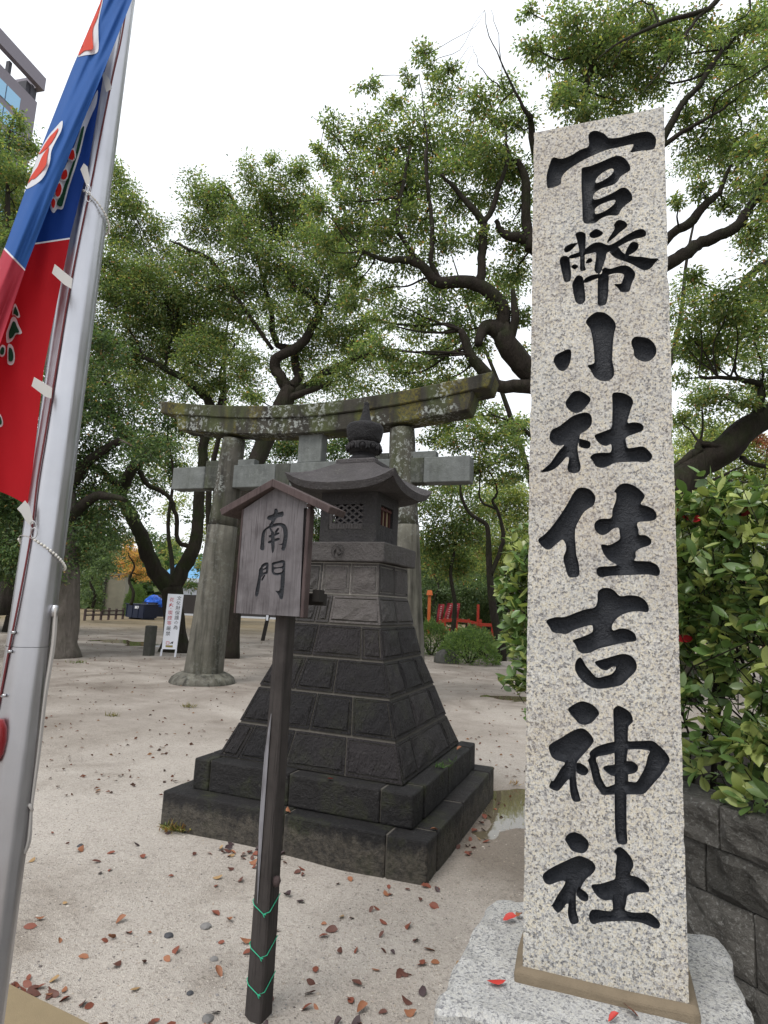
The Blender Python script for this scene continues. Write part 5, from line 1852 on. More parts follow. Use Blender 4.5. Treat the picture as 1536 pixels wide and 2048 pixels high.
def grow(name, label, base, trunk, blobs, pal, limbs=(), bark=BARK, leaf=0.088, lai=2.2, group=None, cat='tree', clump=80, twig=True, trunk_name='trunk', droop=0.35, seed=0, cl_r=0.31, jit=0.7, tint=None):
    """trunk and limbs: [(x, y, Y, radius)...] read off the photograph at distance Y, or world points with a radius when trunk[0] has 'w'.
    blobs: (x, y, r, Y) masses of foliage"""
    global TREES
    TREES += 1
    rs = np.random.default_rng(100 + TREES * 7 + seed)
    random.seed(TREES)
    Tt = thing(name, label, cat, base, group=group)
    sk = []

    def resolve(line):
        P = [at(x, y, Y) if not isinstance(x, str) else None for x, y, Y, r in line]
        R = [r for *_, r in line]
        PR = catmull(np.column_stack([np.array(P), R]), 4)
        return PR[:, :3], PR[:, 3]
    tm = MB()
    if trunk:
        P, R = resolve(trunk)
        # root flare at the foot
        P2, R2 = list(P), list(R)
        if P[0][2] < 0.6:
            P2[0] = np.array([P[0][0], P[0][1], -0.12])
            R2[0] *= 1.25
            if len(R2) > 2: R2[1] *= 1.12
        tm.tube(P2, R2, 12, wob=0.16)
        sk += list(zip(P, R))
        tm.build(trunk_name, bark, Tt, smooth=True, world=True)
    for ln in limbs:
        P, R = resolve(ln)
        lm = MB()
        P = P + rs.normal(0, 0.012, P.shape)
        lm.tube(P, R, 9, wob=0.15)
        sk += list(zip(P, R))
        lm.build('limb', BARK if bark is BARK_GREY else bark, Tt, smooth=True, world=True)
    # foliage
    PV, PT, PC = [], [], []
    nv = 0
    tw = MB()
    skP = np.array([p for p, r in sk]) if sk else None
    skR = np.array([r for p, r in sk]) if sk else None
    for bi, (x, y, r, Y) in enumerate(blobs):
        Yb = Y + rs.uniform(-0.6, 1.5) * jit
        c = at(x, y, Yb)
        rm = r / FPX * Yb
        if skP is not None and twig:
            k = int(np.argmin(np.linalg.norm(skP - c, axis=1) + (skP[:, 2] > c[2] + 0.3) * 1.5))
            s0 = skP[k]
            L = np.linalg.norm(c - s0)
            if 0.25 < L < 7:
                mid = (s0 + c) / 2 + rs.normal(0, 0.10, 3) * L * 0.5 + np.array([0, 0, -0.05 * L])
                r0 = min(skR[k] * 0.6, 0.018 + 0.012 * L)
                PP = catmull([s0, s0 * 0.65 + mid * 0.35 + rs.normal(0, 0.03, 3) * L, mid, mid * 0.4 + c * 0.6 + rs.normal(0, 0.04, 3) * L, c], 3)
                tw.tube(PP, np.linspace(r0, 0.010, len(PP)), 5, caps=False)
        area = math.pi * rm * rm
        nl = int(1.45 * lai * area / (leaf * leaf * 0.42 * 0.62))
        nc = max(3, nl // clump)
        U = rs.normal(0, 1, (nc, 3))
        U /= np.linalg.norm(U, axis=1, keepdims=True)
        rr = rs.random(nc) ** 0.45
        CC = c + U * (rr * rm)[:, None] * np.array([1.0, 0.9, 0.82])
        kcl = min(cl_r, rm * 0.55)
        if twig:
            for q in range(0, nc, 2):
                e = CC[q]
                m_ = c + (e - c) * 0.5 + rs.normal(0, 0.06, 3)
                tw.tube([c + (e - c) * 0.08, m_, e], [0.010, 0.007, 0.003], 3, caps=False)
        ct = np.repeat(rs.uniform(0.72, 1.28, nc), clump)
        P = np.repeat(CC, clump, 0) + rs.normal(0, 1, (nc * clump, 3)) * kcl * np.array([0.5, 0.5, 0.30])
        D = (P - np.repeat(CC, clump, 0)) * 1.6 / kcl + rs.normal(0, 0.6, P.shape) + np.array([0, 0, -droop])
        v, t, cc = leaf_cloud(P, D, leaf, pal, rs=rs)
        cc[:, :3] *= np.repeat(ct, 4)[:, None]
        PV.append(v); PT.append(t + nv); PC.append(cc)
        nv += len(v)
    if tw.v: tag(tw.build('branches', bark, Tt, smooth=True, world=True), kind='stuff')
    if PV:
        me = np_mesh('crown', np.concatenate(PV) - np.array(Tt.location), np.concatenate(PT), 4, False, cols=np.concatenate(PC))
        tag(link('crown', me, LEAF, Tt), kind='stuff')
    return Tt


def B(Y, *xs): return [(x, y, r, Y) for x, y, r in xs]


# 1 the stout grey trunk behind the flag pole
grow('camphor_tree', 'stout tree with grey furrowed trunk behind the aluminium flagpole', on_ground(133, 1318),
     [(112, 1318, 14.6, 0.46), (118, 1240, 14.6, 0.42), (124, 1150, 14.6, 0.40), (126, 1080, 14.6, 0.37), (122, 980, 14.5, 0.30), (120, 860, 14.4, 0.24), (105, 720, 14.2, 0.18), (90, 560, 14, 0.10)],
     B(14.2, (60, 900, 110), (30, 1020, 100), (190, 975, 70), (240, 1015, 45), (190, 1065, 55), (120, 1040, 90), (60, 1120, 80), (120, 820, 110), (225, 830, 75), (300, 900, 50), (170, 760, 70), (215, 700, 55), (-40, 960, 120), (0, 1100, 90), (-90, 820, 150),
       (40, 760, 120), (160, 1110, 30), (250, 880, 45), (180, 900, 60)),
     PAL_DARK, limbs=[[(136, 1060, 14.6, 0.18), (165, 1010, 14.2, 0.13), (200, 990, 13.9, 0.10), (250, 1000, 13.6, 0.05)], [(130, 980, 14.5, 0.16), (180, 920, 14.3, 0.12), (240, 880, 14, 0.07)],
                      [(125, 900, 14.5, 0.14), (60, 860, 14.2, 0.1), (0, 800, 14, 0.06)]], bark=BARK_GREY, lai=1.8)
# 2 the forked tree left of the gate
grow('camphor_tree', 'dark mossy tree forking low into a V behind the white notice board', on_ground(347, 1306),
     [(350, 1306, 17.3, 0.400), (350, 1260, 17.3, 0.304), (346, 1215, 17.3, 0.288), (343, 1175, 17.3, 0.304)],
     B(16.8, (255, 470, 70), (240, 390, 48), (310, 450, 38), (330, 575, 75), (285, 640, 75), (385, 640, 75), (225, 700, 65), (330, 705, 65), (430, 680, 60), (400, 735, 50), (225, 600, 65), (480, 735, 50), (185, 760, 45), (255, 780, 50), (455, 610, 55), (350, 520, 45), (215, 520, 55),
       (190, 660, 50), (280, 545, 50), (340, 640, 60), (250, 560, 45), (270, 720, 50), (395, 690, 45), (440, 770, 34), (230, 360, 36), (275, 410, 32)),
     PAL_CAMPHOR, limbs=[[(343, 1178, 17.3, 0.272), (318, 1150, 17.2, 0.240), (296, 1110, 17.1, 0.216), (281, 1070, 17.0, 0.192), (262, 1030, 17, 0.176), (243, 990, 17, 0.168), (258, 948, 16.9, 0.160), (279, 912, 16.9, 0.160), (276, 888, 16.9, 0.144), (240, 855, 16.8, 0.112), (220, 812, 16.8, 0.096), (222, 785, 16.8, 0.088), (206, 755, 16.7, 0.064)],
                         [(345, 1176, 17.3, 0.256), (365, 1140, 17.4, 0.216), (384, 1105, 17.4, 0.200), (394, 1060, 17.5, 0.176), (398, 1005, 17.5, 0.160), (403, 950, 17.5, 0.152), (408, 880, 17.5, 0.144), (420, 812, 17.5, 0.144), (402, 786, 17.4, 0.136), (372, 759, 17.3, 0.112), (330, 738, 17.2, 0.080), (285, 712, 17, 0.056)],
                         [(241, 975, 17, 0.104), (210, 946, 16.8, 0.096), (178, 930, 16.6, 0.080), (145, 928, 16.4, 0.064)], [(236, 856, 16.8, 0.072), (212, 812, 16.7, 0.064), (178, 836, 16.6, 0.056), (150, 868, 16.5, 0.040)],
                         [(277, 942, 17, 0.072), (299, 972, 17.1, 0.072), (335, 990, 17.2, 0.064), (352, 1030, 17.3, 0.064), (356, 1082, 17.3, 0.064), (388, 1096, 17.4, 0.072)],
                         [(438, 815, 17.5, 0.080), (448, 775, 17.4, 0.056), (441, 742, 17.3, 0.048), (470, 690, 17.2, 0.024)], [(330, 730, 17.2, 0.048), (338, 690, 17.1, 0.040), (352, 640, 17, 0.024)]],
     bark=BARK_MOSSY, lai=2.1)
# 3 the tree whose trunk shows between gate column and notice board
grow('camphor_tree', 'tall crooked tree rising right behind the middle of the torii lintel', on_ground(462, 1318),
     [(462, 1318, 16.3, 0.20), (470, 1200, 16.3, 0.17), (476, 1080, 16.4, 0.17), (492, 980, 16.6, 0.19), (514, 920, 16.8, 0.24), (540, 860, 17, 0.26), (566, 810, 17, 0.27), (580, 776, 17, 0.24)],
     B(16.6, (400, 385, 45), (440, 420, 55), (392, 450, 42), (510, 350, 46), (580, 345, 42), (505, 430, 55), (565, 420, 55), (615, 400, 46), (480, 510, 55), (560, 505, 62), (620, 485, 55), (525, 575, 52), (585, 580, 45), (640, 560, 45), (480, 575, 36), (665, 620, 50), (640, 690, 48), (565, 660, 34), (705, 685, 50),
       (605, 715, 36), (500, 790, 30), (640, 770, 36), (690, 750, 42), (735, 720, 42), (440, 470, 45), (380, 520, 40), (430, 540, 50), (660, 520, 40), (520, 480, 50), (600, 540, 45), (500, 640, 34), (545, 320, 24), (450, 380, 30), (540, 390, 45), (620, 440, 50), (690, 600, 34), (660, 670, 40), (720, 650, 34), (580, 460, 45), (470, 450, 45), (415, 415, 40), (555, 545, 40),
       (415, 580, 40), (370, 590, 35), (600, 620, 45), (545, 610, 30), (670, 470, 40), (690, 520, 34), (600, 340, 24), (670, 540, 36)),
     PAL_CAMPHOR, limbs=[[(578, 782, 17, 0.19), (560, 752, 16.9, 0.17), (549, 735, 16.9, 0.16), (556, 714, 16.8, 0.15), (585, 700, 16.7, 0.14), (610, 682, 16.6, 0.13), (626, 650, 16.5, 0.12), (638, 628, 16.5, 0.11), (628, 600, 16.4, 0.09), (600, 580, 16.3, 0.06), (570, 540, 16.2, 0.04)],
                         [(582, 775, 17, 0.17), (598, 757, 17.1, 0.15), (590, 728, 17.2, 0.13), (584, 700, 17.3, 0.11), (556, 690, 17.3, 0.10), (545, 660, 17.4, 0.09), (540, 610, 17.4, 0.07), (520, 540, 17.4, 0.05), (500, 460, 17.4, 0.03)],
                         [(585, 790, 17, 0.16), (620, 770, 17.0, 0.14), (650, 745, 16.9, 0.12), (700, 722, 16.8, 0.10), (750, 705, 16.6, 0.06)],
                         [(570, 800, 17, 0.14), (610, 785, 16.8, 0.10), (660, 765, 16.6, 0.07)], [(638, 628, 16.5, 0.07), (655, 590, 16.3, 0.06), (660, 560, 16.2, 0.04)],
                         [(545, 700, 16.9, 0.06), (470, 590, 16.6, 0.06), (420, 520, 16.5, 0.06), (380, 500, 16.4, 0.05), (340, 480, 16.3, 0.02)], [(500, 460, 17.2, 0.06), (470, 410, 17, 0.05), (450, 370, 17, 0.03)],
                         [(530, 560, 17.2, 0.05), (545, 450, 17, 0.04), (530, 390, 17, 0.02)]], bark=BARK, lai=1.75, seed=2)
# 4 the great spreading tree behind the pillar
Y4 = 13.5
grow('camphor_tree', 'great spreading tree with dark crooked limbs directly behind the granite pillar', on_ground(1210, 1345),
     [(1210, 1345, Y4, 0.62), (1205, 1250, Y4, 0.48), (1200, 1120, Y4, 0.44), (1190, 1000, Y4, 0.42), (1180, 900, Y4, 0.40), (1160, 830, Y4, 0.38), (1130, 790, Y4, 0.32)],
     B(12.8, (838, 105, 30), (865, 130, 24), (820, 160, 22), (740, 175, 26), (790, 205, 34), (662, 258, 34), (720, 270, 46), (780, 300, 64), (850, 262, 62), (900, 195, 48), (955, 205, 46), (930, 285, 62), (860, 340, 64), (770, 370, 62), (700, 330, 42), (690, 400, 36), (985, 300, 56), (1030, 250, 44), (1010, 185, 36),
       (1040, 335, 44), (760, 445, 52), (840, 440, 62), (910, 400, 54), (980, 395, 44), (1025, 450, 34), (715, 490, 40), (820, 520, 52), (890, 490, 50), (955, 480, 40), (1025, 560, 52), (985, 610, 40), (880, 600, 50), (920, 650, 50), (840, 650, 40), (800, 610, 32), (880, 705, 40), (830, 720, 30), (760, 640, 30), (1040, 625, 32),
       (960, 690, 32), (945, 735, 24), (720, 560, 24), (1045, 700, 24), (790, 700, 28), (750, 500, 40), (690, 450, 24), (640, 300, 18), (895, 150, 26), (1045, 400, 30), (940, 580, 34), (1030, 500, 34), (870, 560, 38), (800, 410, 50), (900, 340, 50), (960, 340, 50), (720, 400, 36), (1010, 330, 40), (820, 360, 50), (680, 350, 26), (760, 240, 26), (980, 250, 36), (650, 330, 36), (645, 420, 40), (655, 495, 36), (690, 545, 36), (705, 610, 34), (745, 690, 34), (790, 745, 34), (840, 775, 34), (880, 755, 26), (700, 450, 36), (760, 580, 34)),
     PAL_CAMPHOR, limbs=[[(1150, 815, Y4, 0.34), (1090, 765, Y4, 0.30), (1050, 738, 13.4, 0.27), (1015, 690, 13.2, 0.25), (1004, 664, 13.2, 0.24), (970, 655, 13.1, 0.15), (955, 690, 13, 0.08)],
                         [(1140, 800, Y4, 0.2), (1060, 772, 13.3, 0.17), (1000, 773, 13.3, 0.14), (970, 745, 13.1, 0.13), (938, 705, 13, 0.12), (920, 660, 12.9, 0.08)],
                         [(1004, 668, 13.2, 0.17), (1003, 610, 13, 0.16), (960, 572, 12.9, 0.15), (920, 563, 12.8, 0.14), (880, 566, 12.8, 0.13), (850, 540, 12.7, 0.11), (820, 520, 12.6, 0.09), (770, 520, 12.5, 0.06), (735, 505, 12.4, 0.04)],
                         [(958, 572, 12.9, 0.12), (963, 540, 12.8, 0.10), (965, 490, 12.7, 0.10), (967, 445, 12.6, 0.09), (930, 400, 12.5, 0.06), (905, 370, 12.4, 0.05), (880, 350, 12.3, 0.03)],
                         [(966, 448, 12.6, 0.07), (990, 405, 12.5, 0.06), (997, 370, 12.4, 0.055), (1015, 320, 12.3, 0.04), (1010, 260, 12.2, 0.02)],
                         [(1130, 600, 13.2, 0.20), (1080, 510, 13, 0.16), (1050, 480, 12.9, 0.13), (1010, 470, 12.8, 0.09), (990, 440, 12.8, 0.05)],
                         [(1060, 500, 12.9, 0.12), (1052, 420, 12.8, 0.11), (1050, 360, 12.7, 0.09), (1035, 320, 12.6, 0.07)],
                         [(880, 566, 12.8, 0.08), (862, 520, 12.6, 0.06), (865, 450, 12.5, 0.05), (855, 380, 12.4, 0.04), (850, 300, 12.3, 0.03)], [(850, 540, 12.7, 0.07), (800, 470, 12.6, 0.05), (795, 430, 12.5, 0.05), (820, 290, 12.4, 0.03)],
                         [(1015, 690, 13.2, 0.12), (1030, 640, 13, 0.10), (1025, 580, 12.9, 0.05)],
                         [(855, 400, 12.4, 0.03), (850, 240, 12.3, 0.016), (840, 150, 12.2, 0.008)], [(1063, 235, 12.4, 0.06), (1040, 200, 12.3, 0.035), (1000, 120, 12.2, 0.016), (975, 60, 12.1, 0.010), (970, 20, 12.1, 0.005)],
                         [(1000, 120, 12.2, 0.012), (996, 70, 12.1, 0.008), (982, 20, 12.1, 0.004)], [(1000, 175, 12.2, 0.016), (965, 140, 12.2, 0.009), (945, 95, 12.1, 0.004)],
                         [(1150, 700, 13.4, 0.3), (1120, 500, 13.2, 0.2), (1070, 300, 12.8, 0.10), (1062, 230, 12.5, 0.07)],
                         [(700, 310, 12.5, 0.02), (650, 250, 12.4, 0.012), (625, 235, 12.4, 0.005)]],
     bark=BARK, lai=1.95, seed=5)
# 5 the crown over and right of the pillar, on the limbs that sweep right
grow('camphor_tree', 'tall leaning tree whose heavy limbs sweep to the right of the pillar top', on_ground(1330, 1350),
     [(1345, 1352, 12.0, 0.40), (1330, 1200, 12, 0.36), (1325, 1050, 12, 0.34), (1355, 975, 12, 0.33), (1400, 925, 12, 0.30), (1450, 900, 12, 0.28), (1490, 860, 12, 0.26), (1545, 825, 12, 0.22), (1660, 740, 11.2, 0.18), (1850, 640, 9.6, 0.13), (2150, 560, 7.5, 0.07)],  # last points: unseen limb added to carry the off-frame foliage
     B(11.5, (1400, 290, 50), (1480, 285, 70), (1440, 205, 60), (1505, 360, 62), (1400, 370, 30), (1450, 410, 30), (1180, 150, 78), (1230, 205, 52), (1150, 210, 52), (1110, 100, 46), (1245, 60, 70), (1150, 45, 60), (1060, 95, 34), (1345, 105, 60), (1300, 175, 60), (1420, 120, 62), (1505, 150, 62), (1480, 60, 54), (1530, 20, 44),
       (1250, 120, 70), (1060, 25, 24), (1200, 90, 70), (1180, 230, 34), (1120, 190, 40), (1400, 620, 50), (1460, 600, 52), (1520, 560, 52), (1375, 695, 42), (1440, 680, 52), (1510, 670, 52), (1370, 755, 24), (1400, 800, 34), (1450, 790, 32), (1520, 745, 40), (1505, 485, 40), (1560, 420, 70), (1560, 620, 60), (1380, 560, 30), (1470, 640, 50), (1420, 720, 34), (1365, 640, 30),
       (1350, 400, 24), (1530, 300, 50), (1370, 240, 34), (1545, 100, 60), (1490, 800, 24), (1330, 60, 46), (1400, 50, 46), (1365, 830, 20)) +
     B(8.0, (1680, 300, 190), (1740, 620, 190), (1950, 420, 240), (1900, 800, 220), (2150, 650, 260), (2350, 400, 280), (2300, 850, 260), (1720, -60, 200), (2000, 60, 260), (1780, 920, 130)) + B(5.5, (2300, 500, 330), (2600, 750, 330), (2450, 150, 330), (2900, 500, 380)),  # unseen foliage right of the frame, added to darken the lantern's right side
     PAL_CAMPHOR, limbs=[[(1180, 640, 12.8, 0.2), (1280, 560, 12.3, 0.16), (1345, 522, 12, 0.14), (1375, 505, 12, 0.14), (1395, 487, 12, 0.13), (1435, 472, 11.9, 0.12), (1470, 455, 11.8, 0.11), (1495, 420, 11.8, 0.10), (1515, 395, 11.8, 0.09), (1540, 340, 11.7, 0.05)],
                         [(1280, 540, 12.3, 0.11), (1345, 470, 12, 0.10), (1385, 440, 11.9, 0.10), (1410, 410, 11.8, 0.09), (1438, 385, 11.8, 0.06), (1460, 330, 11.7, 0.03)],
                         [(1470, 585, 11.8, 0.05), (1500, 550, 11.8, 0.07), (1545, 520, 11.8, 0.08), (1620, 470, 11.8, 0.09)],
                         [(1505, 855, 12, 0.12), (1520, 800, 11.9, 0.09), (1520, 770, 11.9, 0.07), (1480, 757, 11.8, 0.05), (1400, 755, 11.7, 0.03)], [(1345, 940, 12, 0.09), (1395, 905, 11.8, 0.07), (1400, 885, 11.8, 0.06), (1440, 895, 11.8, 0.05), (1470, 895, 11.9, 0.06)],
                         [(1480, 915, 12, 0.05), (1510, 930, 11.9, 0.05), (1560, 935, 11.9, 0.04)], [(1325, 1040, 12, 0.1), (1380, 985, 11.8, 0.05), (1430, 960, 11.7, 0.03), (1490, 930, 11.6, 0.015)],
                         [(1280, 540, 12.2, 0.12), (1300, 350, 11.8, 0.10), (1360, 215, 11.5, 0.07), (1400, 170, 11.4, 0.06), (1435, 115, 11.3, 0.05), (1475, 70, 11.2, 0.03)],
                         [(1310, 300, 11.7, 0.06), (1380, 255, 11.5, 0.045), (1410, 240, 11.4, 0.035), (1470, 200, 11.3, 0.02)], [(1250, 500, 12.3, 0.12), (1180, 300, 12, 0.10), (1170, 180, 11.8, 0.07), (1200, 80, 11.6, 0.04)]],
     bark=BARK, lai=2.15, seed=9)
# 6 thin bare twigs of a nearer tree hanging in from the top right corner
grow('overhanging_branch', 'dark leafless branch reaching in from the top right corner above the pillar', at(1620, -300, 9.0),
     [(1620, -300, 9, 0.10), (1520, -120, 9, 0.07), (1430, 5, 9, 0.045), (1395, 25, 9, 0.042), (1340, 40, 9, 0.035), (1280, 65, 9, 0.026), (1230, 90, 9, 0.016), (1195, 118, 9, 0.007)],
     B(9, (1430, 60, 34), (1340, 90, 30), (1480, 130, 36), (1300, 40, 24)), PAL_CAMPHOR,
     limbs=[[(1410, 18, 9, 0.03), (1375, 65, 9, 0.024), (1345, 105, 9, 0.018), (1310, 155, 9, 0.012), (1280, 190, 9, 0.005)], [(1315, 48, 9, 0.018), (1305, 12, 9, 0.014), (1280, 5, 9, 0.010), (1255, 25, 9, 0.004)], [(1262, 73, 9, 0.014), (1235, 110, 9, 0.008), (1215, 135, 9, 0.004)],
            [(1480, -60, 9, 0.03), (1500, 20, 9, 0.014), (1440, 60, 9, 0.007)], [(1375, 65, 9, 0.010), (1370, 130, 9, 0.007), (1352, 200, 9, 0.004)]], cat='branch', trunk_name='main_branch', lai=1.3, jit=0.3, leaf=0.08)
# 7 slim twin-stemmed tree beyond the shrubs
grow('slender_tree', 'slender tree with two thin winding stems beyond the round shrubs', on_ground(1002, 1290),
     [(1002, 1290, 19.5, 0.16), (990, 1240, 19.5, 0.13), (982, 1180, 19.5, 0.11), (978, 1120, 19.5, 0.10), (976, 1060, 19.4, 0.075), (968, 1045, 19.4, 0.07), (950, 1035, 19.3, 0.06), (935, 1020, 19.3, 0.055), (922, 990, 19.2, 0.045), (921, 965, 19.2, 0.03)],
     B(19, (905, 935, 40), (960, 900, 46), (1000, 915, 46), (950, 945, 34), (1030, 900, 34), (1000, 960, 30), (1020, 870, 40), (970, 865, 46), (905, 885, 36), (1030, 940, 30)), PAL_CAMPHOR,
     limbs=[[(980, 1150, 19.5, 0.08), (1003, 1095, 19.4, 0.07), (1005, 1060, 19.4, 0.065), (995, 1020, 19.3, 0.05), (984, 1002, 19.3, 0.045), (993, 990, 19.2, 0.04), (990, 965, 19.2, 0.03), (975, 935, 19.1, 0.02)],
            [(992, 1018, 19.3, 0.04), (965, 1005, 19.2, 0.035), (958, 985, 19.2, 0.03), (960, 940, 19.1, 0.022), (955, 930, 19, 0.012)]], bark=BARK, lai=1.7, leaf=0.12)
# 8 small tree over the gate's right end, sky behind
grow('camphor_tree', 'light leafy branch top showing between lintel end and pillar', at(1190, 1290, 22) * [1, 1, 0],
     [(1190, 1290, 22, 0.25), (1170, 1100, 22, 0.2), (1120, 950, 22, 0.12), (1050, 860, 22, 0.07), (985, 830, 22, 0.03)], B(22, (960, 800, 34), (985, 830, 36), (1015, 850, 34), (920, 825, 30), (880, 830, 30), (870, 870, 34), (900, 850, 30), (1035, 860, 30)), PAL_CAMPHOR, lai=1.7, leaf=0.14)
# 9 the wood beyond: several trees behind each other
FW = 'trees of the wood beyond the gate'
def wood(label, base, Y, pal, blobs, lean=0, leaf=0.15, lai=2.4, name='woodland_tree', r=0.11, twig=False):
    x, y = base
    ys = min(b[1] for b in blobs)
    grow(name, label, at(x, y, Y) * [1, 1, 0], [(x, y, Y, r), (x + lean * 0.22 + 5, y - (y - ys) * 0.2, Y, r * 0.85), (x + lean * 0.35 - 4, y - (y - ys) * 0.4, Y, r * 0.7), (x + lean * 0.62 + 7, y - (y - ys) * 0.62, Y, r * 0.5), (x + lean * 0.8 - 5, y - (y - ys) * 0.8, Y, r * 0.3), (x + lean, ys + 20, Y, r * 0.1)], [(a, b, c, Y) for a, b, c in blobs], pal, leaf=leaf, lai=lai, group=FW, twig=twig, clump=60, cl_r=0.55, jit=1.2)
wood('tall mid-green tree far behind the right gate column', (905, 1270), 27, PAL_CAMPHOR, [(895, 960, 50), (930, 1000, 50), (870, 1010, 46), (905, 1060, 52), (860, 1080, 40), (940, 1070, 46), (890, 1120, 46), (925, 1130, 40)])
wood('dark pine-like tree low behind the red banners', (870, 1275), 37, PAL_PINE, [(850, 1110, 40), (890, 1150, 46), (850, 1170, 40), (930, 1175, 40), (880, 1195, 30), (960, 1190, 36), (915, 1205, 26), (845, 1215, 30), (990, 1210, 30), (935, 1215, 26), (1010, 1180, 34), (880, 1225, 22), (960, 1232, 22), (1000, 1240, 22), (845, 1245, 26)])
wood('yellow-green tree far behind the slender stems', (1015, 1275), 33, PAL_YELLOW, [(1010, 985, 50), (1045, 1010, 46), (980, 1030, 46), (1035, 1060, 46), (1000, 1090, 50), (1050, 1110, 46), (975, 1120, 40)])
wood('dark tree far behind the hedge end', (1040, 1275), 38, PAL_DARK, [(1030, 1130, 46), (1000, 1170, 40), (1045, 1190, 46), (1020, 1220, 40), (1060, 1060, 46), (985, 1200, 30)])
wood('russet little tree among the far green ones', (955, 1270), 40, PAL_RED, [(965, 1105, 13), (985, 1085, 12), (995, 1130, 10), (955, 1120, 8), (905, 1200, 10)], leaf=0.11, lai=1.6, r=0.07)
wood('bright yellow-green tree far beyond the leaning limb right of the pillar', (1440, 1290), 30, PAL_YELLOW, [(1380, 880, 40), (1430, 870, 40), (1480, 900, 46), (1530, 930, 46), (1360, 930, 40), (1410, 930, 46), (1460, 960, 50), (1520, 990, 50), (1380, 990, 50), (1440, 1030, 60), (1520, 1060, 60), (1370, 1060, 50), (1580, 960, 60), (1450, 1110, 60)], leaf=0.16)
wood('small red maple far beyond the leaning limb at the right edge', (1535, 1290), 28, PAL_RED, [(1530, 880, 20), (1550, 900, 24), (1515, 875, 10)], leaf=0.13, r=0.08)
wood('dark green tree far beyond the hedge right of the pillar', (1400, 1290), 24, PAL_DARK, [(1360, 1110, 60), (1420, 1150, 60), (1500, 1160, 60), (1370, 1200, 60), (1460, 1220, 60), (1540, 1210, 60), (1590, 1130, 60)])
wood('deep green tree behind the middle of the gate', (640, 1260), 30, PAL_DARK, [(600, 890, 45), (660, 900, 40), (560, 900, 34), (700, 880, 40), (500, 930, 40), (470, 870, 30), (620, 840, 34), (540, 960, 50), (620, 980, 60), (760, 960, 50), (480, 1000, 40), (740, 1040, 60), (650, 1070, 60), (560, 1060, 50)])
wood('pale thin tree seen between forked trunk and gate column', (420, 1235), 34, PAL_YELLOW, [(380, 960, 36), (350, 930, 30), (420, 1000, 34), (440, 900, 34), (400, 900, 34), (310, 930, 34), (330, 880, 40), (440, 830, 30), (370, 850, 40), (480, 1040, 24), (335, 960, 24), (395, 1070, 26), (420, 1060, 26), (360, 1010, 30), (375, 1120, 22), (345, 1090, 20), (330, 1030, 24), (415, 1120, 20), (320, 1130, 18)], lai=1.2, r=0.05)
wood('orange autumn tree in front of the beige wall', (262, 1210), 36, PAL_AUTUMN, [(250, 1100, 22), (275, 1120, 24), (262, 1145, 22), (285, 1150, 18), (240, 1130, 14), (255, 1085, 16), (290, 1110, 16)], leaf=0.16, lai=1.5, r=0.1, twig=True)
wood('blue-green tree left of the beige wall', (185, 1215), 31, PAL_PINE, [(180, 1110, 26), (205, 1100, 26), (225, 1090, 20), (190, 1140, 22), (175, 1170, 24), (215, 1125, 20), (180, 1195, 22), (200, 1210, 12)], leaf=0.14, r=0.09)
wood('dark tree at the left edge behind the stout trunk', (30, 1240), 22, PAL_DARK, [(20, 1060, 60), (70, 1100, 50), (-20, 1120, 60), (60, 1170, 40), (20, 1180, 50), (-60, 1080, 70), (95, 1150, 30), (90, 1060, 40), (-40, 1180, 60)], r=0.3)
wood('grey-green tree in front of the office tower', (20, 1230), 19, PAL_CAMPHOR, [(15, 280, 60), (40, 240, 22), (50, 350, 40), (10, 370, 50), (35, 430, 46), (-30, 320, 70), (70, 290, 20), (20, 480, 50), (-30, 450, 70), (60, 520, 50), (15, 570, 60), (60, 610, 60), (60, 690, 60), (0, 680, 70), (78, 395, 16), (110, 560, 40)], leaf=0.12, r=0.3, twig=True)
wood('dark broad tree behind the left end of the lintel', (340, 1230), 25, PAL_DARK, [(320, 850, 50), (300, 800, 40), (345, 780, 36), (380, 830, 40), (290, 900, 46), (330, 900, 40), (355, 945, 26), (260, 950, 40), (300, 970, 34), (220, 980, 40), (420, 870, 30), (180, 1030, 40), (230, 1060, 40), (430, 950, 26), (390, 1030, 22)], lai=1.9)


wood('broad pale-leaved tree filling the sky behind the crooked tree and lintel', (398, 1240), 23, PAL_CAMPHOR, [(300, 560, 46), (420, 600, 46), (520, 640, 50), (610, 640, 46), (470, 700, 50), (560, 730, 46), (360, 700, 46), (640, 740, 46), (500, 780, 46), (440, 780, 46), (590, 800, 46), (680, 800, 46), (540, 850, 40), (660, 850, 40), (480, 840, 40), (270, 640, 46), (300, 760, 50), (390, 760, 40), (230, 560, 46), (700, 700, 44), (620, 880, 36)], lai=1.25, leaf=0.13, r=0.16, lean=70)
wood('broad tree filling the sky behind the great tree left of the pillar', (1150, 1265), 21, PAL_CAMPHOR, [(700, 560, 44), (760, 600, 46), (820, 660, 46), (730, 660, 46), (780, 720, 46), (860, 730, 46), (700, 760, 44), (770, 790, 44), (850, 800, 44), (910, 760, 40), (900, 690, 40), (960, 620, 40), (1010, 560, 40), (680, 480, 36), (940, 850, 30), (880, 850, 34)], lai=1.25, leaf=0.125, r=0.16, lean=-250)
wood('broad tree behind the limbs right of the pillar', (1230, 1280), 20, PAL_CAMPHOR, [(1370, 590, 44), (1430, 640, 46), (1500, 610, 50), (1380, 690, 44), (1460, 720, 46), (1520, 710, 46), (1400, 780, 44), (1480, 800, 46), (1530, 800, 40), (1370, 840, 40), (1440, 850, 40), (1510, 480, 40), (1380, 330, 36), (1430, 300, 40)], lai=1.25, leaf=0.12, r=0.16, lean=190)
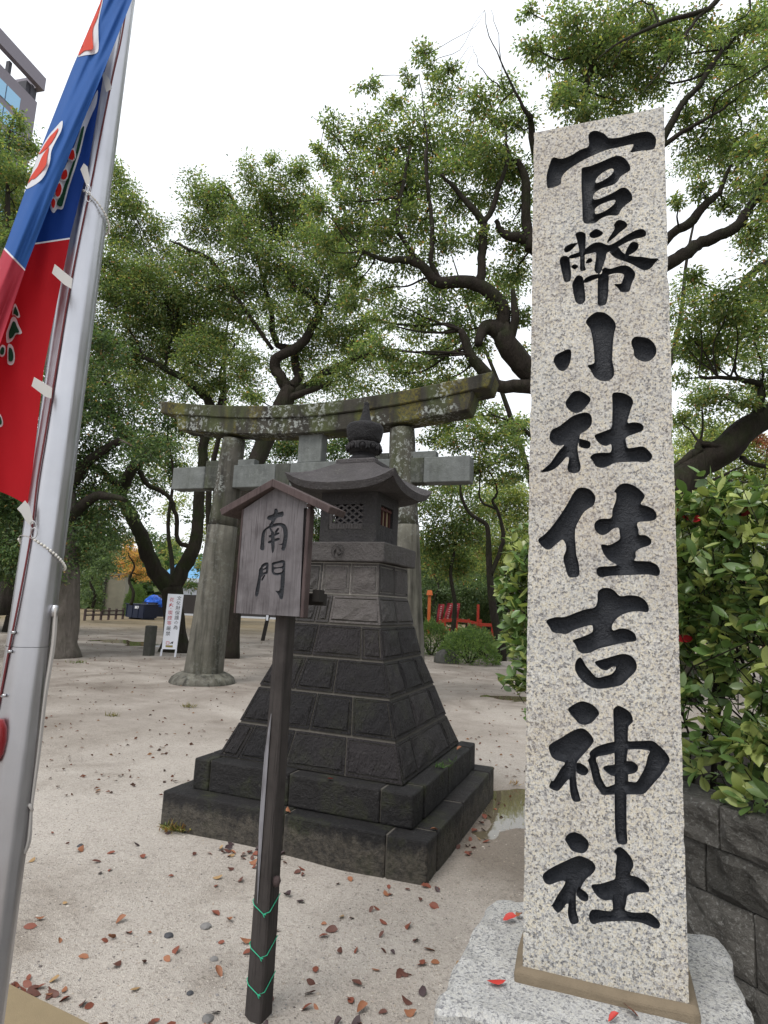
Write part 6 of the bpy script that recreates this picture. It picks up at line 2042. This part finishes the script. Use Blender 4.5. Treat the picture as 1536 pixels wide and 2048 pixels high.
wood('dark understorey tree behind forked tree and gate column', (440, 1235), 40, PAL_DARK, [(150, 1120, 34), (190, 1150, 30), (420, 1140, 26), (450, 1110, 30), (480, 1140, 34), (520, 1110, 40), (380, 1170, 18), (430, 1180, 22), (470, 1190, 24), (330, 1090, 22), (300, 1070, 26), (230, 1130, 16), (560, 1140, 40), (300, 1160, 14), (390, 1130, 20)], lai=2.0, leaf=0.2)
wood('dark layered conifer behind the vermilion rail', (930, 1270), 42, PAL_PINE, [(850, 1220, 28), (890, 1230, 24), (930, 1225, 28), (970, 1222, 28), (1010, 1228, 28), (1045, 1225, 28), (870, 1175, 34), (940, 1150, 40), (1000, 1150, 40), (1040, 1165, 34), (860, 1120, 36), (910, 1100, 36), (985, 1235, 18)], lai=2.2, leaf=0.2)


# a far dark tree line that closes the horizon
def tree_line():
    rs = np.random.default_rng(77)
    P, D = [], []
    N = 42000
    az = rs.uniform(-1.0, 1.05, N)
    R = rs.uniform(60, 76, N)
    hmax = 6.5 + 2.2 * np.sin(az * 9) + 1.3 * np.sin(az * 23 + 1) + 0.9 * np.sin(az * 51)
    z = rs.random(N) ** 0.9 * hmax
    P = np.stack([R * np.sin(az), R * np.cos(az), z], 1)
    D = rs.normal(0, 1, (N, 3))
    v, t, c = leaf_cloud(P, D, 0.85, PAL_DARK, width=0.8, rs=rs)
    me = np_mesh('far_woodland', v, t, 4, False, cols=c)
    tag(link('far_woodland', me, LEAF), kind='stuff')


tree_line()


def shrub(label, px, py, rpx, hpx, Y, pal, group='clipped round shrubs beyond the gate'):
    rs = np.random.default_rng(int(px))
    base = at(px, py, Y)
    base[2] = 0
    rx = rpx / FPX * Y
    h = hpx / FPX * Y
    S = thing('round_shrub', label, 'shrub', base, group=group)
    n = int(2600 * rx * h * 2.2)
    U = rs.normal(0, 1, (n, 3))
    U[:, 2] = np.abs(U[:, 2])
    U /= np.linalg.norm(U, axis=1, keepdims=True)
    bump = 1 + 0.10 * np.sin(U[:, 0] * 9 + 1) * np.sin(U[:, 1] * 8) + 0.05 * np.sin(U[:, 2] * 21 + U[:, 0] * 17)
    rr = rs.uniform(0.72, 1.0, n) ** 0.6 * bump
    P = U * rr[:, None] * np.array([rx, rx * 0.9, h]) + np.array([0, 0, 0.02])
    D = U + rs.normal(0, 0.55, (n, 3)) + np.array([0, 0, 0.3])
    v, t, c = leaf_cloud(P, D, 0.075, pal, width=0.5, rs=rs)
    tag(link('foliage', np_mesh('foliage', v, t, 4, False, cols=c), LEAF, S), kind='stuff')
    tw = MB()
    for k in range(14):
        u = U[k * 5]
        tw.tube([(0.04 * u[0], 0.04 * u[1], -0.03), (u[0] * rx * 0.45, u[1] * rx * 0.45, h * 0.35), tuple(u * np.array([rx, rx, h]) * 0.8)], [0.02, 0.012, 0.005], 5)
    tw.build('stems', BARK, S)


shrub('large dark green clipped shrub with a mossy rock at its left', 938, 1322, 60, 66, 18.0, PAL_SHRUB)
shrub('mid-green clipped shrub close to the lantern edge', 862, 1300, 40, 64, 20.5, PAL_SHRUB)
shrub('small bright lime shrub behind the large dark one', 925, 1298, 44, 50, 20.0, PAL_LIME)
shrub('dark bushy shrub before the vermilion rail', 950, 1285, 40, 44, 24, PAL_DARK)
shrub('dark bushy shrub at the foot of the slender tree', 1025, 1290, 34, 56, 23, PAL_DARK)
shrub('low green shrub by the slender trunk', 1005, 1300, 28, 34, 20.5, PAL_SHRUB)
shrub('bushy green shrub right of the orange tree', 268, 1228, 22, 62, 43, PAL_SHRUB, group='far bushes by the beige wall')

# ------------------------------------------------------------------ things further off
def boulder(label, px, py, r, Y, flat=0.7):
    p = at(px, py, Y); p[2] = 0
    bm = bmesh.new()
    bmesh.ops.create_icosphere(bm, subdivisions=3, radius=r)
    for v in bm.verts:
        v.co += mnoise.noise_vector(v.co * 2.2 / r * 0.4 + Vector((px, py, 0))) * r * 0.35
        v.co.z *= flat
    me = bpy.data.meshes.new('boulder')
    bm.to_mesh(me); bm.free()
    o = link('boulder', me, m_stone('mossy boulder', (0.07, 0.07, 0.065), moss=0.8))
    o.location = p
    return tag(o, label, 'rock')


boulder('grey mossy rock at the left foot of the large dark shrub', 892, 1318, 0.36, 17.9, 1.0)

# white notice beside the forked tree
def build_notice():
    Y = 15.9
    bl, br, tl, tr = at(323.5, 1298, Y), at(353.0, 1299, Y), at(336, 1187.5, Y), at(367, 1189, Y)
    base = (bl + br) / 2; base[2] = 0
    N = thing('notice_board', 'tall narrow white notice with black and red vertical writing leaning by the forked tree', 'notice', base)
    m = MB()
    nrm = np.cross(br - bl, tl - bl); nrm = nrm / np.linalg.norm(nrm)
    if nrm[1] > 0: nrm = -nrm
    m.add([bl, br, tr, tl] + [p - nrm * 0.03 for p in (bl, br, tr, tl)], [(0, 1, 2, 3), (7, 6, 5, 4), (0, 4, 5, 1), (1, 5, 6, 2), (2, 6, 7, 3), (3, 7, 4, 0)])
    m.build('panel', WHITE_PAINT, N, world=True)
    for a, b in (((323.5, 1298), (321, 1314)), ((352.0, 1299), (349.5, 1314))):
        p, q = at(*a, Y), at(*b, Y); q[2] = -0.03
        MB().bar(p - nrm * 0.015, q, 0.04, 0.03).build('leg', WHITE_PAINT, N, world=True)

    def P(u, v, h=0.0):      # u to the right, v downwards, both 0..1
        return (tl * (1 - u) + tr * u) * (1 - v) + (bl * (1 - u) + br * u) * v + nrm * h
    W = np.linalg.norm(br - bl)
    Ht = np.linalg.norm(bl - tl)

    def glyph(ch, u, v, size, mat):
        cu = bpy.data.curves.new('t', 'FONT')
        cu.body = ch
        cu.size = 1.0
        cu.align_x = 'CENTER'
        cu.align_y = 'CENTER'
        cu.resolution_u = 1
        to = bpy.data.objects.new('t', cu)
        COL.objects.link(to)
        dg = bpy.context.evaluated_depsgraph_get()
        me = bpy.data.meshes.new_from_object(to.evaluated_get(dg))
        bpy.data.objects.remove(to)
        n = len(me.vertices)
        if n == 0: return
        co = np.empty(n * 3, np.float32)
        me.vertices.foreach_get('co', co)
        co = co.reshape(-1, 3)
        cx, cy = (co[:, 0].max() + co[:, 0].min()) / 2, (co[:, 1].max() + co[:, 1].min()) / 2
        for k in range(n):
            x, y = (co[k, 0] - cx) * size, (co[k, 1] - cy) * size
            p = P(u + x / W, v - y / Ht, 0.004) - np.array(N.location)
            me.vertices[k].co = p
        me.name = 'printed_character'
        me.materials.clear()
        link('printed_character', me, mat, N)
    for i, ch in enumerate('文化財保護の為'):
        glyph(ch, 0.755 - 0.0 * i, 0.072 + i * 0.0885, 0.118, INK_BLACK)
    for i, (ch, mat) in enumerate(zip('花火・喫煙等厳禁', [INK_RED] * 6 + [INK_BLACK] * 2)):
        glyph(ch, 0.30, [0.105, 0.20, 0.265, 0.34, 0.435, 0.53, 0.625, 0.72][i], 0.118, mat)
    def quad(name, u0, u1, v0, v1, mat, skew=0.0):
        MB().add([P(u0, v1, 0.004), P(u1, v1, 0.004), P(u1 + skew, v0, 0.004), P(u0 + skew, v0, 0.004)], [(0, 1, 2, 3)]).build(name, mat, N, world=True)
    quad('printed_mark', 0.24, 0.47, 0.862, 0.872, INK_RED)
    quad('printed_mark', 0.24, 0.27, 0.874, 0.905, INK_RED)
    quad('printed_mark', 0.44, 0.47, 0.874, 0.905, INK_RED)
    quad('printed_mark', 0.24, 0.47, 0.907, 0.914, INK_RED)
    MB().add([P(0.50, 0.905, 0.004), P(0.60, 0.868, 0.004), P(0.74, 0.855, 0.004), P(0.70, 0.885, 0.004), P(0.72, 0.91, 0.004), P(0.63, 0.893, 0.004)], [(0, 5, 4, 3, 2, 1)]).build('printed_mark', INK_BLACK, N, world=True)
    quad('printed_band', 0.24, 0.72, 0.928, 0.965, INK_OLIVE)


build_notice()

p = on_ground(297, 1312)
w = 17 / FPX * p[1]
b = MB().box((0, 0, 0.36), (w, w, 0.80)).add([], [])
o = tag(b.build('stone_bollard', m_stone('greenish post stone', (0.075, 0.075, 0.062), moss=0.6), bevel=0.02, rough=0.006, rs=5), 'short square grey-green stone post left of the white notice', 'bollard')
o.location = (p[0], p[1], 0); o.rotation_euler = (0, 0, rad(-14))

p = on_ground(525, 1281)
St = thing('stake', 'thin dark leaning stake with a small white tag beside the signboard post', 'stake', (p[0], p[1], 0))
MB().bar((0, 0, -0.05), (0.16, 0.0, 1.02), 0.13, 0.12, up=(0, 1, 0)).build('post', WOOD_BLACK, St)
MB().box((0.13, -0.075, 0.86), (0.09, 0.01, 0.20)).build('tag', WHITE_PAINT, St)

# dark blue skip with a tarpaulin, behind it a second heap under blue sheet
def build_skip():
    p = at(281, 1237, 38); p[2] = 0
    K = thing('skip', 'dark navy steel skip with white marking on its end', 'skip', p, rad(-24))
    K.scale = (0.72, 0.72, 0.78)
    m = MB()
    L_, W_, H_ = 1.75, 1.5, 1.2
    x0, x1, xb = -1.0, 1.15, 0.0
    o = [(-1.0, 1.15), (-0.85, 0.15), (0.0, 0.12), (1.05, 0.12), (1.15, 1.15)]
    m.prism(o[::-1], -0.75, 0.75)
    m.build('bin', NAVY, K)
    for x in (-0.9, -0.25, 0.4, 1.0):
        MB().box((x, -0.775, 0.66), (0.07, 0.05, 0.96)).build('rib', NAVY, K)
    MB().box((0.07, 0, 1.17), (2.3, 1.62, 0.07)).build('rim', NAVY, K)
    for x in (-0.6, 0.85):
        MB().box((x, 0, 0.05), (0.14, 1.3, 0.16)).build('foot', NAVY, K)
    mk = MB()
    for k, (xa, wd) in enumerate(((0.0, .10), (0.12, .10), (0.24, .05))):
        mk.box((0.05 + xa + wd / 2, -0.803, 0.93), (wd, 0.006, 0.2))
    # a 7
    mk.box((0.42, -0.803, 1.01), (0.15, 0.006, 0.04))
    mk.bar((0.475, -0.803, 1.0), (0.40, -0.803, 0.83), 0.006, 0.045, up=(1, 0, 0.4))
    mk.build('marking', WHITE_PAINT, K)
    # second half of the container, set back
    q = at(306, 1234, 41); q[2] = 0
    K2 = thing('skip', 'navy skip behind, heaped under a bright blue tarpaulin', 'skip', q, rad(-24))
    K2.scale = (0.62, 0.7, 0.85)
    MB().prism([(0.95, 1.15), (0.85, 0.12), (-0.85, 0.12), (-0.9, 1.15)], -0.7, 0.7).build('bin', NAVY, K2)
    MB().box((0.02, 0, 1.17), (1.95, 1.5, 0.07)).build('rim', NAVY, K2)
    bm = bmesh.new()
    bmesh.ops.create_icosphere(bm, subdivisions=4, radius=1)
    for v in bm.verts:
        v.co = Vector((v.co.x * 1.15 + 0.1, v.co.y * 0.7, 1.15 + v.co.z * (0.55 - 0.25 * v.co.x)))
        v.co += mnoise.noise_vector(v.co * 2.3) * 0.22 + mnoise.noise_vector(v.co * 6.0) * 0.09
    me = bpy.data.meshes.new('tarpaulin')
    bm.to_mesh(me); bm.free()
    t = tag(link('tarpaulin', me, TARP), 'crumpled bright blue tarpaulin lying over the rear skip', 'tarpaulin')
    t.scale = (0.62, 0.7, 0.85)
    t.location = q; t.rotation_euler = (0, 0, rad(-24))


build_skip()

# low dark rail fence left of the skip
def build_rail():
    q0, q1 = at(168, 1247, 33), at(245, 1238, 37)
    q0[2] = q1[2] = 0
    Fz = thing('rail_fence', 'low dark wooden rail fence in front of the beige wall', 'fence', q0)
    for k in range(6):
        p = q0 + (q1 - q0) * k / 5 - q0
        MB().bar((p[0], p[1], -0.05), (p[0], p[1], 0.62 + 0.05 * (k % 2)), 0.10, 0.10, up=(0, 1, 0)).build('post', WOOD_RED, Fz)
    d = q1 - q0
    for h in (0.5, 0.28):
        MB().bar((0, -0.06, h), tuple(d + [0, -0.06, h]), 0.05, 0.07).build('rail', WOOD_RED, Fz)


build_rail()


def house(label, name, cat, quad_px, Y, mat, roof=None, depth=6.0, yaw=0.0, rmat=None, over=0.5, rz=2.0):
    """box building whose front fills the given picture rectangle (x0,x1,ytop)"""
    x0, x1, yt = quad_px
    a, b_, c = at(x0, 1200, Y), at(x1, 1200, Y), at((x0 + x1) / 2, yt, Y)
    w = b_[0] - a[0]
    h = c[2]
    Hs = thing(name, label, cat, ((a[0] + b_[0]) / 2, Y, 0), yaw)
    MB().box((0, depth / 2, h / 2 - 0.1), (w, depth, h + 0.2)).build('wall', mat, Hs)
    if rmat:
        m = MB()
        hw = w / 2 + over
        m.add([(-hw, -over, h), (hw, -over, h), (hw, depth + over, h), (-hw, depth + over, h), (-hw + over * 2, depth * 0.5, h + rz), (hw - over * 2, depth * 0.5, h + rz)],
              [(0, 1, 5, 4), (1, 2, 5), (2, 3, 4, 5), (3, 0, 4), (3, 2, 1, 0)])
        m.build('roof', rmat, Hs)
    return Hs, w, h


Hs, w, h = house('white building with light blue roof beyond the forked tree', 'building', 'building', (326, 420, 1158), 54, PLASTER, depth=8, rmat=BLUE_ROOF, over=0.6, rz=2.2)
MB().box((0, -0.06, 1.0), (w * 0.98, 0.1, 1.3)).build('plinth', DARKWALL, Hs)
MB().box((0, -0.35, h - 0.1), (w + 1.0, 0.5, 0.35)).build('eave', PLASTER, Hs)
Hs, w, h = house('beige rendered building end behind the low rail fence', 'building', 'building', (206, 246, 1150), 44, BEIGE, depth=2.5, yaw=rad(16), rmat=DARKWALL, over=0.12, rz=0.25)
MB().box((-w / 2 + 0.1, -0.05, h / 2), (0.16, 0.1, h)).build('corner_post', WOOD_BLACK, Hs)
Fg = thing('boundary_wall', 'dark boundary wall with pale coping behind gate and signboard', 'wall', at(430, 1238, 50) * [1, 1, 0])
MB().box((1.0, 0, 0.75), (12, 0.25, 1.6)).build('wall_body', DARKWALL, Fg)
MB().box((1.0, -0.02, 0.06), (12.2, 0.6, 0.16)).build('kerb', PLASTER, Fg)

# vermilion rail, posts and leaning banners of the little shrine to the right
def red_banner(label, px, pyt, pyb, Y, wpx, lean):
    t, b_ = at(px + lean, pyt, Y), at(px, pyb, Y)
    g = thing('nobori_banner', label, 'banner', b_ * [1, 1, 0], group='crimson banners by the vermilion rail')
    wv = np.array([wpx / FPX * Y, 0, 0])
    m = MB()
    V, F = [], []
    for i in range(9):
        k = i / 8
        c = t * (1 - k) + b_ * k
        for j in range(5):
            u = j / 4
            V.append(tuple(c + wv * u + np.array([0, 0.05 * math.sin(6 * k + u * 3) - 0.02, 0])))
    F = [(i * 5 + j, (i + 1) * 5 + j, (i + 1) * 5 + j + 1, i * 5 + j + 1) for i in range(8) for j in range(4)]
    m.add(V, F)
    m.build('cloth', BANNER_RED, g, world=True)
    MB().tube([tuple(b_ * [1, 1, 0] + (b_ - t) * [0.1, 0, 0] - [0.03, 0, 0.05]), tuple(t + [-0.03, 0.02, 0.12])], 0.022, 6).build('pole', DARKWALL, g, world=True)
    mk = MB()
    for i in range(7):
        k = 0.12 + i * 0.11
        c = t * (1 - k) + b_ * k + wv * 0.5 + np.array([0, -0.06, 0])
        mk.box(tuple(c), (wv[0] * 0.26, 0.01, np.linalg.norm(t - b_) * 0.055))
    tag(mk.build('lettering', plain('pale lettering', (0.4, 0.25, 0.25), 0.7), g, world=True), kind='stuff')


red_banner('leftmost crimson banner beside the orange post, small white plate at its foot', 872, 1208, 1247, 34, 12, 5)
red_banner('tall crimson banner, the middle one of three by the vermilion rail', 886, 1206, 1244, 33.5, 14, 9)
red_banner('crimson banner next to the dark conifer by the vermilion rail', 904, 1206, 1242, 33, 12, 4)
red_banner('lone crimson banner by the hedge end right of the slender tree', 1017, 1219, 1249, 33, 9, 1)
p = at(857, 1250, 35) * [1, 1, 0]
op = thing('orange_post', 'orange painted lantern post left of the crimson banners', 'post', p)
MB().box((0, 0, 1.1), (0.17, 0.17, 2.3)).build('shaft', plain('orange paint', (0.50, 0.12, 0.03), 0.6), op)
MB().box((0, 0, 2.36), (0.34, 0.34, 0.28), taper=0.7).build('cap', plain('orange paint', (0.50, 0.12, 0.03), 0.6), op)
def build_bridge():
    P0 = at(885, 1268, 31) * [1, 1, 0]
    Br = thing('red_rail', 'low arched vermilion rail behind the clipped shrubs', 'railing', P0)
    n = 14
    def arch(x0, x1, y, zb, th, dz):
        V, F = [], []
        for i in range(n + 1):
            t = i / n
            z = zb + dz * math.sin(math.pi * min(1, t * 1.15 + 0.12))
            x = x0 + (x1 - x0) * t
            for yy in (y, y + 0.12):
                V += [(x, yy, z), (x, yy, z + th)]
        for i in range(n):
            a, c = i * 4, (i + 1) * 4
            F += [(a, c, c + 1, a + 1), (a + 3, c + 3, c + 2, a + 2), (a + 1, c + 1, c + 3, a + 3), (a + 2, c + 2, c, a)]
        F += [(0, 1, 3, 2), (n * 4, n * 4 + 2, n * 4 + 3, n * 4 + 1)]
        return MB().add(V, F)
    arch(-0.2, 2.6, 0, 0.72, 0.16, 0.16).build('top_rail', VERMILION, Br)
    arch(0.2, 2.6, 0.02, 0.35, 0.12, 0.1).build('lower_rail', VERMILION, Br)
    for k in range(5):
        MB().box((0.1 + k * 0.6, 0.06, 0.5), (0.11, 0.11, 1.1)).build('baluster', VERMILION, Br)
    MB().box((2.62, 0.06, 0.7), (0.16, 0.16, 1.7)).build('end_post', VERMILION, Br)
    MB().box((1.85, 0.6, 0.85), (0.12, 0.12, 1.9)).build('end_post', VERMILION, Br)


build_bridge()
for lab, x0, x1, yt, Y in (('small teal-roofed hut far behind the crimson banners', 838, 872, 1198, 44), ('pale teal-roofed hut far behind the slender tree', 968, 1003, 1207, 44)):
    Hq, w, h = house(lab, 'hut', 'hut', (x0, x1, yt), Y, DARKWALL, depth=3, rmat=TEAL_ROOF, over=0.5, rz=0.9)

# office tower far off at the upper left
def build_tower():
    Y = 85
    c_top = at(74.5, 205, Y)
    T_ = thing('office_tower', 'purplish grey office tower with an open roof frame at the upper left', 'office building', (c_top[0], Y, 0), rad(76.5))
    H_ = c_top[2]
    MB().box((-25, 8, H_ / 2), (50, 16, H_)).build('block', TOWER_TILE, T_)
    z1 = at(82, 156, Y)[2]
    z0 = at(80.5, 181, Y)[2]
    MB().box((-25 + 0.15, -0.35, (z0 + z1) / 2), (50.0 + 0.3, 0.8, z1 - z0)).build('roof_frame', TOWER_TILE, T_)
    MB().box((-0.101, 8, (z0 + z1) / 2), (0.8, 15.8, z1 - z0 - 0.01)).build('roof_frame', TOWER_TILE, T_)
    for k in range(9):
        MB().box((-1.0 - k * 4.2, 0.5, (H_ + z0) / 2), (0.5, 0.6, z0 - H_)).build('strut', TOWER_DARK, T_)
    MB().box((-1.0, 1.2, (H_ + z0) / 2), (2.0, 1.6, z0 - H_)).build('strut', TOWER_DARK, T_)
    wd = at(20, 190, Y)[2]
    for r in range(6):
        zt = H_ - 2.2 - r * 3.6
        for k in range(16):
            MB().box((-4.2 - k * 2.6, -0.05, zt - 1.1), (2.4, 0.14, 2.4)).build('window', TOWER_GLASS, T_)


build_tower()

# ------------------------------------------------------------------ fallen leaves, stones, tufts
def litter_mesh(k, mat):
    r = random.Random(k)
    l, w = 1.0, r.uniform(0.22, 0.34)
    V, F = leaf_shape(l, w, r.uniform(-0.3, 0.8), r.uniform(-0.25, 0.45), 4)
    V = V - [0, 0.5, 0]
    th = r.uniform(-0.5, 0.5)
    V[:, 2] += 0.12 * np.sin(V[:, 0] * 7 + k) + th * V[:, 0] * V[:, 1] * 0.6
    V[:, 0] += 0.12 * V[:, 1] ** 2 * r.choice([-1, 1])
    V[:, 2] -= V[:, 2].min()
    me = np_mesh('fallen_leaf', V, np.array(F), 4, True)
    me.materials.append(mat)
    return me


LM = {(c, k): litter_mesh(c * 7 + k, LITTER[c]) for c in range(6) for k in range(5)}
LCOL = ['rust-coloured', 'dark brown curled', 'orange-brown', 'purplish black', 'tan dry', 'bright red']


def zone(px, py, x, y):
    """where on the ground a leaf lies, in words one can find in the picture"""
    dx, dy = x - LC[0], y - LC[1]
    c, s = math.cos(-LYAW), math.sin(-LYAW)
    u, v = dx * c - dy * s, dx * s + dy * c
    if u > 0.9 and px > 840 and py < 1770: return 'beside the puddle right of the lantern'
    if -1.22 < v < -0.9 and -1.0 < u < 1.0: return 'in the drift against the lower lantern step'
    if py > 1955 and px < 260: return 'along the tan kerb in the lower left corner'
    if px > 540: return 'between the signboard post and the granite pedestal'
    return 'on the open ground left of the signboard post' if py > 1850 else 'on the open ground between flagpole and lantern step'


def drop(c, x, y, z, size, label=None, group=None, tilt=0.25, name='fallen_leaf'):
    o = bpy.data.objects.new(name, LM[(c, random.randrange(5))])
    COL.objects.link(o)
    o.location = (x, y, z)
    o.scale = (size, size, size)
    o.rotation_euler = (random.uniform(-tilt, tilt), random.uniform(-tilt, tilt), random.uniform(0, 6.28))
    tag(o, label, 'leaf', group)
    return o


random.seed(21)
placed = 0
def sample_color(): return random.choices(range(6), [34, 26, 20, 12, 6, 1])[0]
spots = []
# scattered over the near ground
for _ in range(95):
    py = 2060 - 420 * random.random() ** 1.25
    px = random.uniform(20, 880)
    spots.append((px, py))
# drifts: against the lantern step, round the post, along the kerb, right of the lantern
for _ in range(38): spots.append((random.gauss(600, 90), random.gauss(1712, 16) + 0.0))
for _ in range(22): spots.append((random.gauss(470, 40), random.gauss(1700, 14)))
for _ in range(18): spots.append((random.gauss(55, 40), random.gauss(1990, 9) + 0.0))
for _ in range(26):
    t = random.random()
    spots.append((905 + 90 * t + random.gauss(0, 12), 1730 - 120 * t + random.gauss(0, 16)))
for _ in range(26): spots.append((random.gauss(790, 70), random.gauss(1900, 70)))
def in_lantern(x, y):
    dx, dy = x - LC[0], y - LC[1]
    c, s = math.cos(-LYAW), math.sin(-LYAW)
    return abs(dx * c - dy * s) < 0.955 and abs(dx * s + dy * c) < 0.955
for px, py in spots:
    x, y, _ = on_ground(px, py)
    if in_lantern(x, y): 
        y -= 0.0
        continue
    dx, dy = x - MO[0], y - MO[1]
    if -0.45 < dx < 0.6 and -0.4 < dy < 0.75: continue
    c = sample_color()
    zn = zone(px, py, x, y)
    drop(c, x, y, gz(x, y) + 0.003, random.uniform(0.030, 0.060), '%s fallen leaf lying %s' % (LCOL[c], zn), '%s fallen leaves %s' % (LCOL[c], zn), tilt=0.3)
    placed += 1
# leaves further off, too small to tell apart
rs = np.random.default_rng(4)
n = 3200
Yf = 4.9 + rs.random(n) ** 1.15 * 25
Xf = (rs.random(n) * 1.3 - 0.66) * Yf
P = np.stack([Xf, Yf, np.array([gz(a, b_) for a, b_ in zip(Xf, Yf)]) + 0.012], 1)
keep = np.array([not in_lantern(a, b_) for a, b_ in zip(Xf, Yf)])
P = P[keep]
D = rs.normal(0, 1, (len(P), 3)); D[:, 2] *= 0.12
v, t, c = leaf_cloud(P, D, 0.042, [((0.13, 0.045, 0.026), 0.4), ((0.08, 0.036, 0.025), 0.35), ((0.20, 0.095, 0.045), 0.15), ((0.06, 0.035, 0.03), 0.1)], width=0.6, rs=rs)
tag(link('leaf_litter', np_mesh('leaf_litter', v, t, 4, False, cols=c), LEAF), kind='stuff')


def on_plane_leaf(px, py, z, c, size, label, name='fallen_leaf'):
    x, y, _ = on_ground(px, py, z)
    return drop(c, x, y, z + 0.004, size, label, None, 0.15, name)


on_plane_leaf(1020, 1843, 0.600, 5, 0.042, 'bright red leaf on the pedestal just left of the pillar')
on_plane_leaf(994, 1969, 0.598, 5, 0.050, 'dull red leaf on the pedestal left of the mortar bed')
on_plane_leaf(1262, 2027, 0.598, 0, 0.048, 'rust leaf on the pedestal front under the pillar')
on_plane_leaf(1228, 2044, 0.598, 5, 0.030, 'small red leaf at the front edge of the pedestal')
on_plane_leaf(1038, 1835, 0.600, 2, 0.030, 'small pale orange leaf beside the bright red one on the pedestal')
on_plane_leaf(576, 1625, 0.231, 2, 0.05, 'pale orange leaf on the lower lantern step behind the post')
on_plane_leaf(868, 1660, 0.231, 2, 0.05, 'orange leaf on the lower lantern step near its right corner')
on_plane_leaf(660, 1560, 0.436, 5, 0.05, 'dark red leaf on the upper lantern step')
on_plane_leaf(918, 1500, 0.436, 2, 0.05, 'small orange leaf on the upper lantern step near its right end')

for k, (px, py, s, c) in enumerate(((412, 1851, 0.026, 0), (337, 1872, 0.022, 1), (428, 1919, 0.018, 0), (380, 1990, 0.014, 1), (415, 2040, 0.022, 0), (160, 1693, 0.02, 1))):
    x, y, _ = on_ground(px, py)
    bm = bmesh.new()
    bmesh.ops.create_icosphere(bm, subdivisions=2, radius=s)
    for v_ in bm.verts:
        v_.co += mnoise.noise_vector(v_.co / s * 0.9 + Vector((k * 7, 0, 0))) * s * 0.3
        v_.co.z *= 0.5
    me = bpy.data.meshes.new('pebble')
    bm.to_mesh(me); bm.free()
    o = link('pebble', me, PEBBLE if c == 0 else plain('dark pebble', (0.05, 0.052, 0.058), 0.8))
    o.location = (x, y, gz(x, y) + s * 0.12)
    o.rotation_euler = (0, 0, k * 1.3)
    tag(o, 'small grey pebble half sunk in the sandy ground' if c == 0 else 'small blackish pebble on the sandy ground', 'pebble', 'grey pebbles on the sandy ground' if c == 0 else 'blackish pebbles on the sandy ground')


def tuft(label, px, py, n, size, spread, cols, z=0.0, name='grass_tuft'):
    rs = np.random.default_rng(int(px * 3))
    x, y, _ = on_ground(px, py, z)
    g = thing(name, label, 'grass' if name == 'grass_tuft' else 'weed', (x, y, z))
    P = np.stack([rs.normal(0, spread, n), rs.normal(0, spread * 0.5, n), np.zeros(n)], 1)
    D = np.stack([rs.normal(0, 0.7, n), rs.normal(0, 0.7, n), rs.uniform(0.4, 1.2, n)], 1)
    v, t, c = leaf_cloud(P, D, size, [(q, 1) for q in cols], width=0.12, rs=rs)
    tag(link('blades', np_mesh('blades', v, t, 4, False, cols=c), LEAF, g), kind='stuff')


tuft('yellowing grass tuft at the left corner of the lantern step', 350, 1662, 130, 0.075, 0.045, [(0.16, 0.16, 0.04), (0.30, 0.25, 0.09), (0.08, 0.11, 0.03), (0.20, 0.10, 0.04)])
tuft('small grass tuft on the open ground left of the lantern', 225, 1435, 60, 0.07, 0.04, [(0.12, 0.12, 0.04), (0.2, 0.16, 0.06)])
tuft('small dry grass tuft beyond the lantern on its left', 375, 1415, 70, 0.07, 0.05, [(0.12, 0.12, 0.04), (0.2, 0.16, 0.06)])
tuft('green weed growing on the upper lantern step', 880, 1536, 26, 0.06, 0.025, [(0.10, 0.19, 0.05), (0.07, 0.14, 0.04)], z=0.434, name='weed')
tuft('tiny green weed on the upper lantern step further back', 903, 1525, 14, 0.05, 0.02, [(0.10, 0.19, 0.05)], z=0.434, name='weed')
tuft('grass tuft by the foot of the stout grey trunk', 155, 1327, 60, 0.10, 0.10, [(0.08, 0.13, 0.03), (0.14, 0.14, 0.04)])
tuft('dry leaf clump on the wet ground right of the lantern', 1028, 1570, 12, 0.07, 0.03, [(0.24, 0.14, 0.05), (0.3, 0.2, 0.08)], name='weed')
